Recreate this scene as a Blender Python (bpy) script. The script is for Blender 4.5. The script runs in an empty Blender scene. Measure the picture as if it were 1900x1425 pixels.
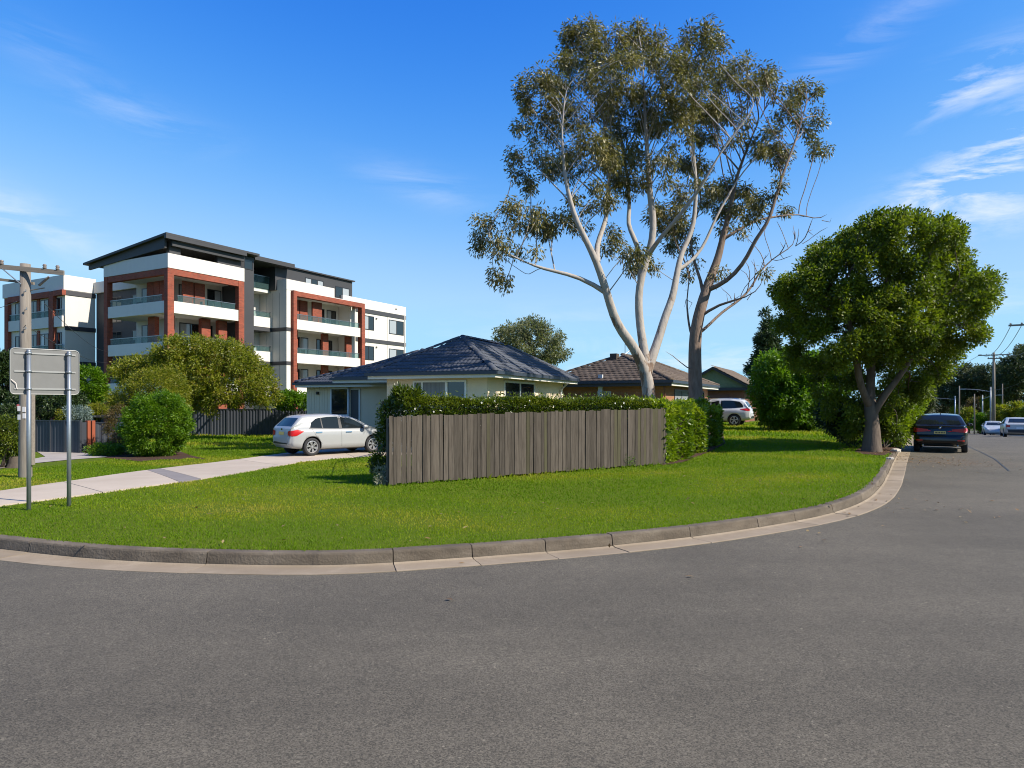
import bpy, math, random
import numpy as np
from mathutils import Vector, Matrix
from mathutils.bvhtree import BVHTree
from mathutils.geometry import delaunay_2d_cdt

random.seed(7)
SC = bpy.context.scene
COL = SC.collection
rad = math.radians

# ------------------------------------------------------------------ camera, sky, sun, exposure
FPX, CX, HY, EYE = 1267.0, 950.0, 748.0, 1.85      # photograph 1900x1425: focal length, centre, horizon row, eye height
cam_data = bpy.data.cameras.new('camera')
cam = bpy.data.objects.new('camera', cam_data)
COL.objects.link(cam)
cam.location = (0, 0, EYE)
cam.rotation_euler = (rad(90), 0, 0)
cam_data.sensor_width = 36.0
cam_data.lens = 36.0 * FPX / 1900.0
cam_data.shift_y = (HY - 712.5) / 1900.0
cam_data.clip_start = 0.1
cam_data.clip_end = 3000
SC.camera = cam

SUN_AZ, SUN_EL = 113.0, 41.0        # azimuth clockwise from +Y
SUN_VEC = Vector((math.cos(rad(SUN_EL)) * math.sin(rad(SUN_AZ)), math.cos(rad(SUN_EL)) * math.cos(rad(SUN_AZ)), math.sin(rad(SUN_EL))))
sun_data = bpy.data.lights.new('sun', 'SUN')
sun_data.energy = 3.75
sun_data.angle = rad(0.6)
sun_data.color = (1.0, 0.93, 0.82)
sun = bpy.data.objects.new('sun', sun_data)
COL.objects.link(sun)
sun.rotation_euler = (-SUN_VEC).to_track_quat('-Z', 'Y').to_euler()

SC.view_settings.view_transform = 'Standard'
SC.view_settings.look = 'None'
SC.view_settings.gamma = 1.0
SC.view_settings.use_curve_mapping = False
SC.view_settings.exposure = 1.14
SC.cycles.use_denoising = True
SC.cycles.pixel_filter_type = 'BLACKMAN_HARRIS'
SC.cycles.filter_width = 1.05
SC.cycles.max_bounces = 8
SC.cycles.transparent_max_bounces = 8

W = bpy.data.worlds.new('World')
SC.world = W
W.use_nodes = True
wn, wl = W.node_tree.nodes, W.node_tree.links
wn.clear()
def N(tree, t, **kw):
    n = tree.nodes.new(t)
    for k, v in kw.items():
        if k.startswith('i_'):
            n.inputs[k[2:].replace('_', ' ')].default_value = v
        else:
            setattr(n, k, v)
    return n
T = W.node_tree
sky = N(T, 'ShaderNodeTexSky', sky_type='NISHITA', sun_disc=False, sun_elevation=rad(SUN_EL), sun_rotation=rad(SUN_AZ),
        altitude=0.0, air_density=1.0, dust_density=0.2, ozone_density=3.0)
sepc = N(T, 'ShaderNodeSeparateColor')
wl.new(sky.outputs['Color'], sepc.inputs[0])
tc = N(T, 'ShaderNodeTexCoord')
sep = N(T, 'ShaderNodeSeparateXYZ')
wl.new(tc.outputs['Generated'], sep.inputs[0])
def wmath(op, a, b=None, clamp=False):
    n = N(T, 'ShaderNodeMath', operation=op, use_clamp=clamp)
    for i, v in enumerate((a, b)):
        if v is None: continue
        if isinstance(v, (int, float)): n.inputs[i].default_value = v
        else: wl.new(v, n.inputs[i])
    return n.outputs[0]
# clear polarised air: each channel of the sky gets its own contrast
SKY_S = 0.11
def chan(o, k, p, top):
    """contrast, then a soft shoulder towards the horizon's brightness"""
    x = wmath('MULTIPLY', wmath('POWER', wmath('MULTIPLY', o, SKY_S), p), k / top)
    e = wmath('SUBTRACT', 1.0, wmath('EXPONENT', wmath('MULTIPLY', x, -1.0)))
    return wmath('MULTIPLY', e, top / SKY_S)
cc = N(T, 'ShaderNodeCombineColor')
SKY_K = 0.70
wl.new(chan(sepc.outputs[0], 45.3 * SKY_K, 3.3, 0.27 * SKY_K), cc.inputs[0])
wl.new(chan(sepc.outputs[1], 4.96 * SKY_K, 1.95, 0.50 * SKY_K), cc.inputs[1])
wl.new(chan(sepc.outputs[2], 5.2 * SKY_K, 1.47, 0.68 * SKY_K), cc.inputs[2])
# thin cirrus: wisps stretched along the wind, thicker in a few banks
zz = wmath('MAXIMUM', sep.outputs['Z'], 0.03)
den = wmath('ADD', zz, 0.12)
px = wmath('DIVIDE', sep.outputs['X'], den)
py = wmath('DIVIDE', sep.outputs['Y'], den)
cmb = N(T, 'ShaderNodeCombineXYZ')
wl.new(sep.outputs['X'], cmb.inputs[0]); wl.new(sep.outputs['Z'], cmb.inputs[1]); wl.new(sep.outputs['Y'], cmb.inputs[2])
mp = N(T, 'ShaderNodeMapping')
mp.inputs['Rotation'].default_value = (0, 0, rad(-27))
mp.inputs['Scale'].default_value = (1.5, 6.5, 1.5)
wl.new(cmb.outputs[0], mp.inputs['Vector'])
ns = N(T, 'ShaderNodeTexNoise')
ns.inputs['Scale'].default_value = 3.4
ns.inputs['Detail'].default_value = 9
ns.inputs['Roughness'].default_value = 0.62
ns.inputs['Distortion'].default_value = 0.45
wl.new(mp.outputs[0], ns.inputs['Vector'])
rp = N(T, 'ShaderNodeMapRange', clamp=True)
rp.inputs['From Min'].default_value = 0.44
rp.inputs['From Max'].default_value = 0.66
wl.new(ns.outputs['Fac'], rp.inputs['Value'])
def bank(px_, py_, rx, ry, amp, tilt=0.0):
    """a bank of cirrus about one direction of the sky"""
    d = Vector(((px_ - CX) / FPX, 1.0, (HY - py_) / FPX)).normalized()
    right = Vector((d.y, -d.x, 0)).normalized()
    up = right.cross(d)
    a = right * math.cos(tilt) + up * math.sin(tilt)
    b = -right * math.sin(tilt) + up * math.cos(tilt)
    def dot(v):
        n = N(T, 'ShaderNodeVectorMath', operation='DOT_PRODUCT')
        wl.new(tc.outputs['Generated'], n.inputs[0]); n.inputs[1].default_value = v
        return n.outputs['Value']
    q = wmath('ADD', wmath('POWER', wmath('DIVIDE', dot(a), rx), 2.0), wmath('POWER', wmath('DIVIDE', dot(b), ry), 2.0))
    g = wmath('EXPONENT', wmath('MULTIPLY', q, -1.0))
    g = wmath('MULTIPLY', g, wmath('GREATER_THAN', dot(d), 0.0))
    return wmath('MULTIPLY', g, amp)
tot = None
for b in ((1845, 290, 0.13, 0.028, 1.9, 0.48), (1890, 340, 0.10, 0.038, 1.3, 0.3), (1800, 152, 0.06, 0.02, 0.5, 0.25), (1815, 150, 0.07, 0.03, 0.5, 0.3), (1620, 60, 0.10, 0.02, 0.3, 0.4),
          (260, 215, 0.08, 0.022, 0.26, -0.2), (10, 405, 0.09, 0.03, 0.55, -0.25), (785, 345, 0.08, 0.022, 0.24, -0.25), (1320, 670, 0.2, 0.025, 0.5, 0.0),
          (80, 85, 0.05, 0.02, 0.18, -0.2), (1100, 620, 0.3, 0.04, 0.25, 0.0), (1760, 590, 0.14, 0.03, 0.35, 0.2), (1500, 690, 0.3, 0.02, 0.3, 0.0)):
    g = bank(*b)
    tot = g if tot is None else wmath('ADD', tot, g)
cl = wmath('MULTIPLY', rp.outputs[0], tot, clamp=True)
cl = wmath('MULTIPLY', cl, 0.85)
mixc = N(T, 'ShaderNodeMix', data_type='RGBA')
wl.new(cl, mixc.inputs['Factor'])
wl.new(cc.outputs[0], mixc.inputs[6])
mixc.inputs[7].default_value = (4.2, 4.35, 4.7, 1)
bg = N(T, 'ShaderNodeBackground')
bg.inputs['Strength'].default_value = SKY_S
wl.new(mixc.outputs[2], bg.inputs['Color'])
wo = N(T, 'ShaderNodeOutputWorld')
wl.new(bg.outputs[0], wo.inputs['Surface'])

# ------------------------------------------------------------------ materials
MATS = {}
def mat(name, col, rough=0.7, metal=0.0, noise=None, noise2=None, bump=None, spec=0.5, rnd=0.0, coord='Object', coat=0.0, alpha=None):
    """principled material; noise = (scale, amount, colour2) blotches, noise2 finer, bump = (scale, strength), rnd = value spread per object"""
    m = bpy.data.materials.new(name)
    m.use_nodes = True
    t = m.node_tree
    L = t.links
    p = t.nodes['Principled BSDF']
    p.inputs['Roughness'].default_value = rough
    p.inputs['Metallic'].default_value = metal
    p.inputs['Specular IOR Level'].default_value = spec
    p.inputs['Coat Weight'].default_value = coat
    p.inputs['Coat Roughness'].default_value = 0.05
    tcn = N(t, 'ShaderNodeTexCoord')
    vec = tcn.outputs[coord]
    oi = None
    if rnd:
        oi = N(t, 'ShaderNodeObjectInfo')
        ad = N(t, 'ShaderNodeVectorMath', operation='ADD')
        sc_ = N(t, 'ShaderNodeVectorMath', operation='SCALE')
        sc_.inputs[0].default_value = (17.0, 31.0, 23.0)
        L.new(oi.outputs['Random'], sc_.inputs['Scale'])
        L.new(vec, ad.inputs[0]); L.new(sc_.outputs[0], ad.inputs[1])
        vec = ad.outputs[0]
    cur = None
    base = N(t, 'ShaderNodeRGB'); base.outputs[0].default_value = (*col, 1)
    cur = base.outputs[0]
    for nz, det in ((noise, 5), (noise2, 3)):
        if not nz: continue
        n = N(t, 'ShaderNodeTexNoise')
        s = nz[0]
        if isinstance(s, tuple):
            mpn = N(t, 'ShaderNodeMapping'); mpn.inputs['Scale'].default_value = s
            L.new(vec, mpn.inputs['Vector']); L.new(mpn.outputs[0], n.inputs['Vector'])
            n.inputs['Scale'].default_value = 1.0
        else:
            n.inputs['Scale'].default_value = s
            L.new(vec, n.inputs['Vector'])
        n.inputs['Detail'].default_value = det
        n.inputs['Roughness'].default_value = 0.6
        r = N(t, 'ShaderNodeMapRange', clamp=True)
        r.inputs['From Min'].default_value = 0.34; r.inputs['From Max'].default_value = 0.66
        r.inputs['To Max'].default_value = nz[1]
        L.new(n.outputs['Fac'], r.inputs['Value'])
        mx = N(t, 'ShaderNodeMix', data_type='RGBA')
        L.new(r.outputs[0], mx.inputs['Factor']); L.new(cur, mx.inputs[6]); mx.inputs[7].default_value = (*nz[2], 1)
        cur = mx.outputs[2]
    if rnd:
        r = N(t, 'ShaderNodeMapRange')
        r.inputs['To Min'].default_value = 1 - rnd; r.inputs['To Max'].default_value = 1 + rnd
        L.new(oi.outputs['Random'], r.inputs['Value'])
        hv = N(t, 'ShaderNodeHueSaturation')
        L.new(r.outputs[0], hv.inputs['Value']); L.new(cur, hv.inputs['Color'])
        cur = hv.outputs[0]
    L.new(cur, p.inputs['Base Color'])
    if bump:
        n = N(t, 'ShaderNodeTexNoise')
        s = bump[0]
        if isinstance(s, tuple):
            mpn = N(t, 'ShaderNodeMapping'); mpn.inputs['Scale'].default_value = s
            L.new(vec, mpn.inputs['Vector']); L.new(mpn.outputs[0], n.inputs['Vector'])
            n.inputs['Scale'].default_value = 1.0
        else:
            n.inputs['Scale'].default_value = s
            L.new(vec, n.inputs['Vector'])
        n.inputs['Detail'].default_value = 4
        b = N(t, 'ShaderNodeBump'); b.inputs['Strength'].default_value = bump[1]; b.inputs['Distance'].default_value = bump[2] if len(bump) > 2 else 0.02
        L.new(n.outputs['Fac'], b.inputs['Height']); L.new(b.outputs[0], p.inputs['Normal'])
    if alpha is not None:
        p.inputs['Alpha'].default_value = alpha
    MATS[name] = m
    return m

def brick_mat(name, c1, c2, mortar, bw=0.23, bh=0.076, ms=0.010, bump=0.4):
    m = bpy.data.materials.new(name); m.use_nodes = True
    t = m.node_tree; L = t.links; p = t.nodes['Principled BSDF']
    p.inputs['Roughness'].default_value = 0.85
    tcn = N(t, 'ShaderNodeTexCoord'); sp = N(t, 'ShaderNodeSeparateXYZ'); L.new(tcn.outputs['Object'], sp.inputs[0])
    ad = N(t, 'ShaderNodeMath', operation='ADD'); L.new(sp.outputs[0], ad.inputs[0]); L.new(sp.outputs[1], ad.inputs[1])
    cm = N(t, 'ShaderNodeCombineXYZ'); L.new(ad.outputs[0], cm.inputs[0]); L.new(sp.outputs[2], cm.inputs[1])
    b = N(t, 'ShaderNodeTexBrick')
    b.inputs['Color1'].default_value = (*c1, 1); b.inputs['Color2'].default_value = (*c2, 1); b.inputs['Mortar'].default_value = (*mortar, 1)
    b.inputs['Scale'].default_value = 1.0; b.inputs['Mortar Size'].default_value = ms
    b.inputs['Brick Width'].default_value = bw; b.inputs['Row Height'].default_value = bh
    L.new(cm.outputs[0], b.inputs['Vector'])
    n = N(t, 'ShaderNodeTexNoise'); n.inputs['Scale'].default_value = 1.3; n.inputs['Detail'].default_value = 5; L.new(tcn.outputs['Object'], n.inputs['Vector'])
    hv = N(t, 'ShaderNodeHueSaturation')
    r = N(t, 'ShaderNodeMapRange'); r.inputs['From Min'].default_value = .3; r.inputs['From Max'].default_value = .7; r.inputs['To Min'].default_value = .82; r.inputs['To Max'].default_value = 1.15
    L.new(n.outputs['Fac'], r.inputs['Value']); L.new(r.outputs[0], hv.inputs['Value']); L.new(b.outputs['Color'], hv.inputs['Color'])
    L.new(hv.outputs[0], p.inputs['Base Color'])
    bp = N(t, 'ShaderNodeBump'); bp.inputs['Strength'].default_value = bump; bp.inputs['Distance'].default_value = 0.01; bp.invert = True
    L.new(b.outputs['Fac'], bp.inputs['Height']); L.new(bp.outputs[0], p.inputs['Normal'])
    MATS[name] = m
    return m

def leaf_mat(name, cols, trans=0.35, rough=0.5, spec=0.35):
    """leaf colours run along the per-leaf random attribute 'tint'"""
    m = bpy.data.materials.new(name); m.use_nodes = True
    t = m.node_tree; L = t.links; p = t.nodes['Principled BSDF']
    p.inputs['Roughness'].default_value = rough; p.inputs['Specular IOR Level'].default_value = spec
    a = N(t, 'ShaderNodeAttribute', attribute_name='tint')
    cr = N(t, 'ShaderNodeValToRGB')
    e = cr.color_ramp.elements
    while len(e) < len(cols): e.new(0.5)
    for i, c in enumerate(cols):
        e[i].position = i / (len(cols) - 1); e[i].color = (*c, 1)
    L.new(a.outputs['Fac'], cr.inputs[0])
    L.new(cr.outputs[0], p.inputs['Base Color'])
    tr = N(t, 'ShaderNodeBsdfTranslucent')
    br = N(t, 'ShaderNodeMix', data_type='RGBA'); br.blend_type = 'MULTIPLY'; br.inputs['Factor'].default_value = 1.0
    L.new(cr.outputs[0], br.inputs[6]); br.inputs[7].default_value = (1.35, 1.5, 0.7, 1)
    L.new(br.outputs[2], tr.inputs['Color'])
    mx = N(t, 'ShaderNodeMixShader'); mx.inputs[0].default_value = trans
    L.new(p.outputs[0], mx.inputs[1]); L.new(tr.outputs[0], mx.inputs[2])
    L.new(mx.outputs[0], t.nodes['Material Output'].inputs['Surface'])
    MATS[name] = m
    return m

def glass_mat(name, col, rough=0.04, ior=1.5):
    """dark glazing seen from outside in daylight: mirrors the sky over a dim room"""
    m = mat(name, col, rough=rough, spec=0.9)
    m.node_tree.nodes['Principled BSDF'].inputs['IOR'].default_value = ior
    return m

# ------------------------------------------------------------------ tags and mesh builders
def tag(o, label=None, cat=None, group=None, kind=None):
    if label: o['label'] = label
    if cat: o['category'] = cat
    if group: o['group'] = group
    if kind: o['kind'] = kind
    return o
def thing(name, label, cat, loc=(0, 0, 0), rz=0.0, group=None):
    o = bpy.data.objects.new(name, None)
    o.empty_display_size = 0.3
    COL.objects.link(o)
    o.location = loc; o.rotation_euler = (0, 0, rz)
    return tag(o, label, cat, group)
def link(name, me, parent=None, label=None, kind=None):
    o = bpy.data.objects.new(name, me)
    COL.objects.link(o)
    if parent is not None: o.parent = parent
    if label: o['label'] = label
    if kind: o['kind'] = kind
    return o
def copy_tree(o, parent=None):
    c = o.copy(); COL.objects.link(c)
    if parent is not None:
        c.parent = parent
        for k in ('label', ):
            pass
    for ch in list(o.children):
        copy_tree(ch, c)
    return c

class MB:
    """collects shapes, builds one mesh"""
    def __init__(s): s.v = []; s.f = []; s.m = []; s.mats = []; s.cm = 0
    def use(s, m):
        if m not in s.mats: s.mats.append(m)
        s.cm = s.mats.index(m); return s
    def add(s, vs, fs):
        b = len(s.v); s.v.extend([tuple(q) for q in vs])
        for f in fs: s.f.append([b + i for i in f]); s.m.append(s.cm)
        return s
    def box(s, x0, x1, y0, y1, z0, z1, M=None):
        vs = [Vector((x, y, z)) for z in (z0, z1) for y in (y0, y1) for x in (x0, x1)]
        if M is not None: vs = [M @ q for q in vs]
        return s.add(vs, [(0, 2, 3, 1), (4, 5, 7, 6), (0, 1, 5, 4), (2, 6, 7, 3), (0, 4, 6, 2), (1, 3, 7, 5)])
    def quad(s, a, b, c, d): return s.add([a, b, c, d], [(0, 1, 2, 3)])
    def prism(s, poly, d):
        """poly: planar 3D points, extruded by vector d"""
        n = len(poly); d = Vector(d)
        p0 = [Vector(q) for q in poly]; p1 = [q + d for q in p0]
        fs = [tuple(reversed(range(n))), tuple(range(n, 2 * n))] + [(i, (i + 1) % n, n + (i + 1) % n, n + i) for i in range(n)]
        return s.add(p0 + p1, fs)
    def tube(s, pts, rs, n=8, cap=True):
        pts = [Vector(p) for p in pts]
        if isinstance(rs, (int, float)): rs = [rs] * len(pts)
        t0 = (pts[1] - pts[0]).normalized()
        u = t0.orthogonal().normalized()
        rings = []
        for i, p in enumerate(pts):
            t = (pts[min(i + 1, len(pts) - 1)] - pts[max(i - 1, 0)]).normalized()
            u = (u - t * u.dot(t))
            u = u.normalized() if u.length > 1e-6 else t.orthogonal().normalized()
            w = t.cross(u)
            rings.append([p + (u * math.cos(2 * math.pi * k / n) + w * math.sin(2 * math.pi * k / n)) * rs[i] for k in range(n)])
        vs = [q for r in rings for q in r]
        fs = [(i * n + k, i * n + (k + 1) % n, (i + 1) * n + (k + 1) % n, (i + 1) * n + k) for i in range(len(pts) - 1) for k in range(n)]
        if cap: fs += [tuple(reversed(range(n))), tuple(range((len(pts) - 1) * n, len(pts) * n))]
        return s.add(vs, fs)
    def lathe(s, prof, axis='Y', n=24, c=(0, 0, 0)):
        """prof: (radius, along) pairs"""
        vs = []
        for r, a in prof:
            for k in range(n):
                x, y = r * math.cos(2 * math.pi * k / n), r * math.sin(2 * math.pi * k / n)
                q = (x, a, y) if axis == 'Y' else ((x, y, a) if axis == 'Z' else (a, x, y))
                vs.append((q[0] + c[0], q[1] + c[1], q[2] + c[2]))
        m = len(prof)
        fs = [(i * n + k, i * n + (k + 1) % n, (i + 1) * n + (k + 1) % n, (i + 1) * n + k) for i in range(m - 1) for k in range(n)]
        return s.add(vs, fs)
    def mesh(s, name, m=None, smooth=False):
        me = bpy.data.meshes.new(name)
        me.from_pydata(s.v, [], s.f)
        if m is not None: me.materials.append(m)
        else:
            for q in s.mats: me.materials.append(q)
            me.polygons.foreach_set('material_index', s.m)
        if smooth: me.polygons.foreach_set('use_smooth', [True] * len(me.polygons))
        me.validate(); me.update()
        return me
    def build(s, name, m=None, parent=None, smooth=False, label=None, kind=None):
        return link(name, s.mesh(name, m, smooth), parent, label, kind)

def np_mesh(name, V, Fq, m, smooth=False, tint=None):
    """V (n,3), Fq (k,3|4) -> mesh"""
    me = bpy.data.meshes.new(name)
    V = np.ascontiguousarray(V, dtype=np.float32); Fq = np.ascontiguousarray(Fq, dtype=np.int32)
    k = Fq.shape[1]
    me.vertices.add(len(V)); me.vertices.foreach_set('co', V.ravel())
    me.loops.add(Fq.size); me.loops.foreach_set('vertex_index', Fq.ravel())
    me.polygons.add(len(Fq)); me.polygons.foreach_set('loop_start', np.arange(0, Fq.size, k, dtype=np.int32))
    me.materials.append(m)
    if smooth: me.polygons.foreach_set('use_smooth', np.ones(len(Fq), dtype=bool))
    if tint is not None:
        a = me.attributes.new('tint', 'FLOAT', 'FACE'); a.data.foreach_set('value', np.ascontiguousarray(tint, dtype=np.float32))
    me.update(calc_edges=True)
    return me

# ------------------------------------------------------------------ pixels of the photograph -> places on the ground
def P(px, py, d): return Vector(((px - CX) / FPX * d, d, EYE + (HY - py) / FPX * d))
def sstep(a, b, x):
    t = np.clip((np.asarray(x, dtype=float) - a) / (b - a), 0, 1); return t * t * (3 - 2 * t)
RD = Vector((0.523, 0.852)); RD.normalize()        # the street that leads away on the right
RN = Vector((RD.y, -RD.x)); RO = Vector((12.7, 22.1))
def road_st(x, y):
    dx, dy = np.asarray(x, float) - RO.x, np.asarray(y, float) - RO.y
    return dx * RD.x + dy * RD.y, dx * RN.x + dy * RN.y
def Hroad(x, y):
    s, l = road_st(x, y)
    t = np.clip(s - 8.0, 0, 130)
    drop = np.where(t < 20, t * t / 40 * 0.034, (t - 10) * 0.034)
    return -drop * sstep(-9.0, -0.5, l)
road_px = [(0, 1039), (180, 1056), (382, 1064), (520, 1066.5), (650, 1065), (880, 1050), (1125, 1029), (1283, 1012), (1400, 995), (1520, 974), (1590, 957), (1640, 936), (1663, 915), (1675, 888), (1683, 854), (1691, 832), (1698, 815)]
pts = [(-46, 33), (-28, 20.6), (-19, 14.6), (-13.2, 11.3), (-9.0, 9.25)]
for a, b in road_px:
    d = EYE * FPX / (b - HY); pts.append(((a - CX) / FPX * d, d))
for s in (25, 50, 90, 140): pts.append((RO.x + RD.x * s, RO.y + RD.y * s))
def catmull(pts, step):
    P_ = [np.array(p, float) for p in pts]; P_ = [2 * P_[0] - P_[1]] + P_ + [2 * P_[-1] - P_[-2]]
    out = []
    for i in range(1, len(P_) - 2):
        p0, p1, p2, p3 = P_[i - 1:i + 3]
        n = max(2, int(np.linalg.norm(p2 - p1) / step))
        for k in range(n):
            t = k / n
            out.append(0.5 * ((2 * p1) + (-p0 + p2) * t + (2 * p0 - 5 * p1 + 4 * p2 - p3) * t * t + (-p0 + 3 * p1 - 3 * p2 + p3) * t ** 3))
    out.append(P_[-2]); return np.array(out)
def resample(c, step):
    d = np.r_[0, np.cumsum(np.linalg.norm(np.diff(c, axis=0), axis=1))]
    s = np.linspace(0, d[-1], int(d[-1] / step) + 1)
    return np.c_[[np.interp(s, d, c[:, k]) for k in range(c.shape[1])]].T, s
EDGE, EDGE_S = resample(catmull(pts, 0.1), 0.12)
for _ in range(14):                                   # ease the measured points into one sweep
    EDGE[1:-1] = 0.25 * EDGE[:-2] + 0.5 * EDGE[1:-1] + 0.25 * EDGE[2:]
tg = np.gradient(EDGE, axis=0); tg /= np.linalg.norm(tg, axis=1)[:, None]
EDGE_N = np.c_[-tg[:, 1], tg[:, 0]]                   # towards the lawn
def edge_sd(x, y):
    """signed distance to the road edge, positive on the lawn"""
    x = np.atleast_1d(np.asarray(x, float)); y = np.atleast_1d(np.asarray(y, float))
    out = np.empty(len(x)); E = EDGE[::3]; En = EDGE_N[::3]
    for i in range(0, len(x), 20000):
        dx = x[i:i + 20000, None] - E[None, :, 0]; dy = y[i:i + 20000, None] - E[None, :, 1]
        k = np.argmin(dx * dx + dy * dy, axis=1); r = np.arange(len(k))
        sg = np.sign(dx[r, k] * En[k, 0] + dy[r, k] * En[k, 1])
        out[i:i + 20000] = np.sqrt(dx[r, k] ** 2 + dy[r, k] ** 2) * np.where(sg == 0, 1, sg)
    return out
GUT, KW = 0.36, 0.17
def Hland(x, y):
    x = np.asarray(x, float); y = np.asarray(y, float)
    h = 0.14 + Hroad(x, y)
    h = h - 0.17 * sstep(13.5, 22, y) * sstep(2.5, -5.5, x) - 0.08 * sstep(16, 24, y) * sstep(-7, -13, x)
    h = h + 0.22 * sstep(19, 30, y) * sstep(1.0, 9.0, x) * sstep(2, -6, road_st(x, y)[1])
    return h
def G(px, py, land=True):
    """point of the ground seen at a pixel of the photograph"""
    d = EYE * FPX / max(py - HY, 6)
    for _ in range(12):
        x = (px - CX) / FPX * d
        z = float(Hland(x, d) if land else Hroad(x, d))
        d = (EYE - z) * FPX / max(py - HY, 6)
    return Vector(((px - CX) / FPX * d, d, z))
def inpoly(x, y, poly):
    x = np.asarray(x); y = np.asarray(y); c = np.zeros(x.shape, bool); n = len(poly)
    for i in range(n):
        x0, y0 = poly[i][0], poly[i][1]; x1, y1 = poly[(i + 1) % n][0], poly[(i + 1) % n][1]
        k = ((y0 > y) != (y1 > y)) & (x < (x1 - x0) * (y - y0) / ((y1 - y0) or 1e-9) + x0)
        c ^= k
    return c
# ------------------------------------------------------------------ ground surfaces
def asphalt():
    m = bpy.data.materials.new('asphalt'); m.use_nodes = True
    t = m.node_tree; L = t.links; p = t.nodes['Principled BSDF']
    p.inputs['Roughness'].default_value = 0.82; p.inputs['Specular IOR Level'].default_value = 0.3
    tcn = N(t, 'ShaderNodeTexCoord'); v = tcn.outputs['Object']
    def noise(s, det=4, r=0.6):
        n = N(t, 'ShaderNodeTexNoise'); n.inputs['Scale'].default_value = s; n.inputs['Detail'].default_value = det; n.inputs['Roughness'].default_value = r
        L.new(v, n.inputs['Vector']); return n.outputs['Fac']
    def rng(x, a, b, c, d):
        r = N(t, 'ShaderNodeMapRange', clamp=True)
        for k, q in zip(('From Min', 'From Max', 'To Min', 'To Max'), (a, b, c, d)): r.inputs[k].default_value = q
        L.new(x, r.inputs['Value']); return r.outputs[0]
    def mul(a, b):
        n = N(t, 'ShaderNodeMath', operation='MULTIPLY'); L.new(a, n.inputs[0]); L.new(b, n.inputs[1]); return n.outputs[0]
    vo = N(t, 'ShaderNodeTexVoronoi'); vo.inputs['Scale'].default_value = 120; L.new(v, vo.inputs['Vector'])
    sc = N(t, 'ShaderNodeSeparateColor'); L.new(vo.outputs['Color'], sc.inputs[0])
    stones = rng(sc.outputs[0], 0.0, 1.0, 0.5, 1.5)
    vo2 = N(t, 'ShaderNodeTexVoronoi'); vo2.inputs['Scale'].default_value = 60; L.new(v, vo2.inputs['Vector'])
    sc2 = N(t, 'ShaderNodeSeparateColor'); L.new(vo2.outputs['Color'], sc2.inputs[0])
    pale = rng(sc2.outputs[1], 0.99, 0.998, 1.0, 1.6)
    f = mul(mul(stones, pale), mul(rng(noise(0.35, 4), 0.3, 0.7, 0.82, 1.16), rng(noise(4.5, 5), 0.3, 0.7, 0.93, 1.07)))
    # oil and rubber stains, long wheel tracks
    f = mul(f, rng(noise(0.9, 6, 0.7), 0.62, 0.74, 1.0, 0.72))
    mpn = N(t, 'ShaderNodeMapping'); mpn.inputs['Rotation'].default_value = (0, 0, rad(-58)); mpn.inputs['Scale'].default_value = (0.12, 1.1, 1)
    L.new(v, mpn.inputs['Vector']); nn = N(t, 'ShaderNodeTexNoise'); nn.inputs['Scale'].default_value = 1; nn.inputs['Detail'].default_value = 3; L.new(mpn.outputs[0], nn.inputs['Vector'])
    f = mul(f, rng(nn.outputs['Fac'], 0.35, 0.65, 0.93, 1.07))
    hv = N(t, 'ShaderNodeHueSaturation'); hv.inputs['Color'].default_value = (0.089, 0.0765, 0.056, 1); L.new(f, hv.inputs['Value'])
    # leaf litter and rust by the gutter under the tree
    dm = N(t, 'ShaderNodeVectorMath', operation='DISTANCE'); L.new(v, dm.inputs[0]); dm.inputs[1].default_value = (13.6, 21.6, 0)
    lit = mul(rng(dm.outputs['Value'], 0.2, 2.6, 1.0, 0.0), rng(noise(3.2, 6, 0.7), 0.42, 0.62, 0.0, 0.75))
    mx = N(t, 'ShaderNodeMix', data_type='RGBA'); L.new(lit, mx.inputs['Factor']); L.new(hv.outputs[0], mx.inputs[6]); mx.inputs[7].default_value = (0.10, 0.062, 0.035, 1)
    L.new(mx.outputs[2], p.inputs['Base Color'])
    b = N(t, 'ShaderNodeBump'); b.inputs['Strength'].default_value = 0.6; b.inputs['Distance'].default_value = 0.007
    L.new(mul(sc.outputs[0], noise(30, 3)), b.inputs['Height']); L.new(b.outputs[0], p.inputs['Normal'])
    return m
M_ASPH = asphalt()
def conc(name, c1, c2, stain, s=1.0, amt=0.8):
    return mat(name, c1, 0.85, noise=(1.6 * s, 0.7, c2), noise2=(5.5 * s, amt, stain), bump=(60, 0.35, 0.01), spec=0.3, rnd=0.07)
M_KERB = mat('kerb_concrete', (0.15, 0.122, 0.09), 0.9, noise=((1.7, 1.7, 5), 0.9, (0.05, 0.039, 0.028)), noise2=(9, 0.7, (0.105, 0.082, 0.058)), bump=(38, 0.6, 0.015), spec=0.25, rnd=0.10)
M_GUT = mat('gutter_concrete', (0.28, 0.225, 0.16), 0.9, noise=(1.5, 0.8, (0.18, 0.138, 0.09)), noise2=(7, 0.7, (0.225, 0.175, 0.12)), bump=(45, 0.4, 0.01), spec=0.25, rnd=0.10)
M_DRIVE = mat('driveway_concrete', (0.42, 0.35, 0.275), 0.87, noise=(0.7, 0.7, (0.31, 0.25, 0.19)), noise2=(4.5, 0.5, (0.36, 0.30, 0.235)), bump=(40, 0.3, 0.008), spec=0.3, rnd=0.05)
M_DRIVE2 = mat('crossing_concrete', (0.21, 0.185, 0.17), 0.85, noise=(2.2, 0.6, (0.15, 0.135, 0.125)), bump=(40, 0.3, 0.008), spec=0.3)
M_PATH = mat('path_concrete', (0.34, 0.30, 0.26), 0.85, noise=(1.2, 0.7, (0.24, 0.21, 0.18)), bump=(40, 0.3, 0.008), spec=0.3)
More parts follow.
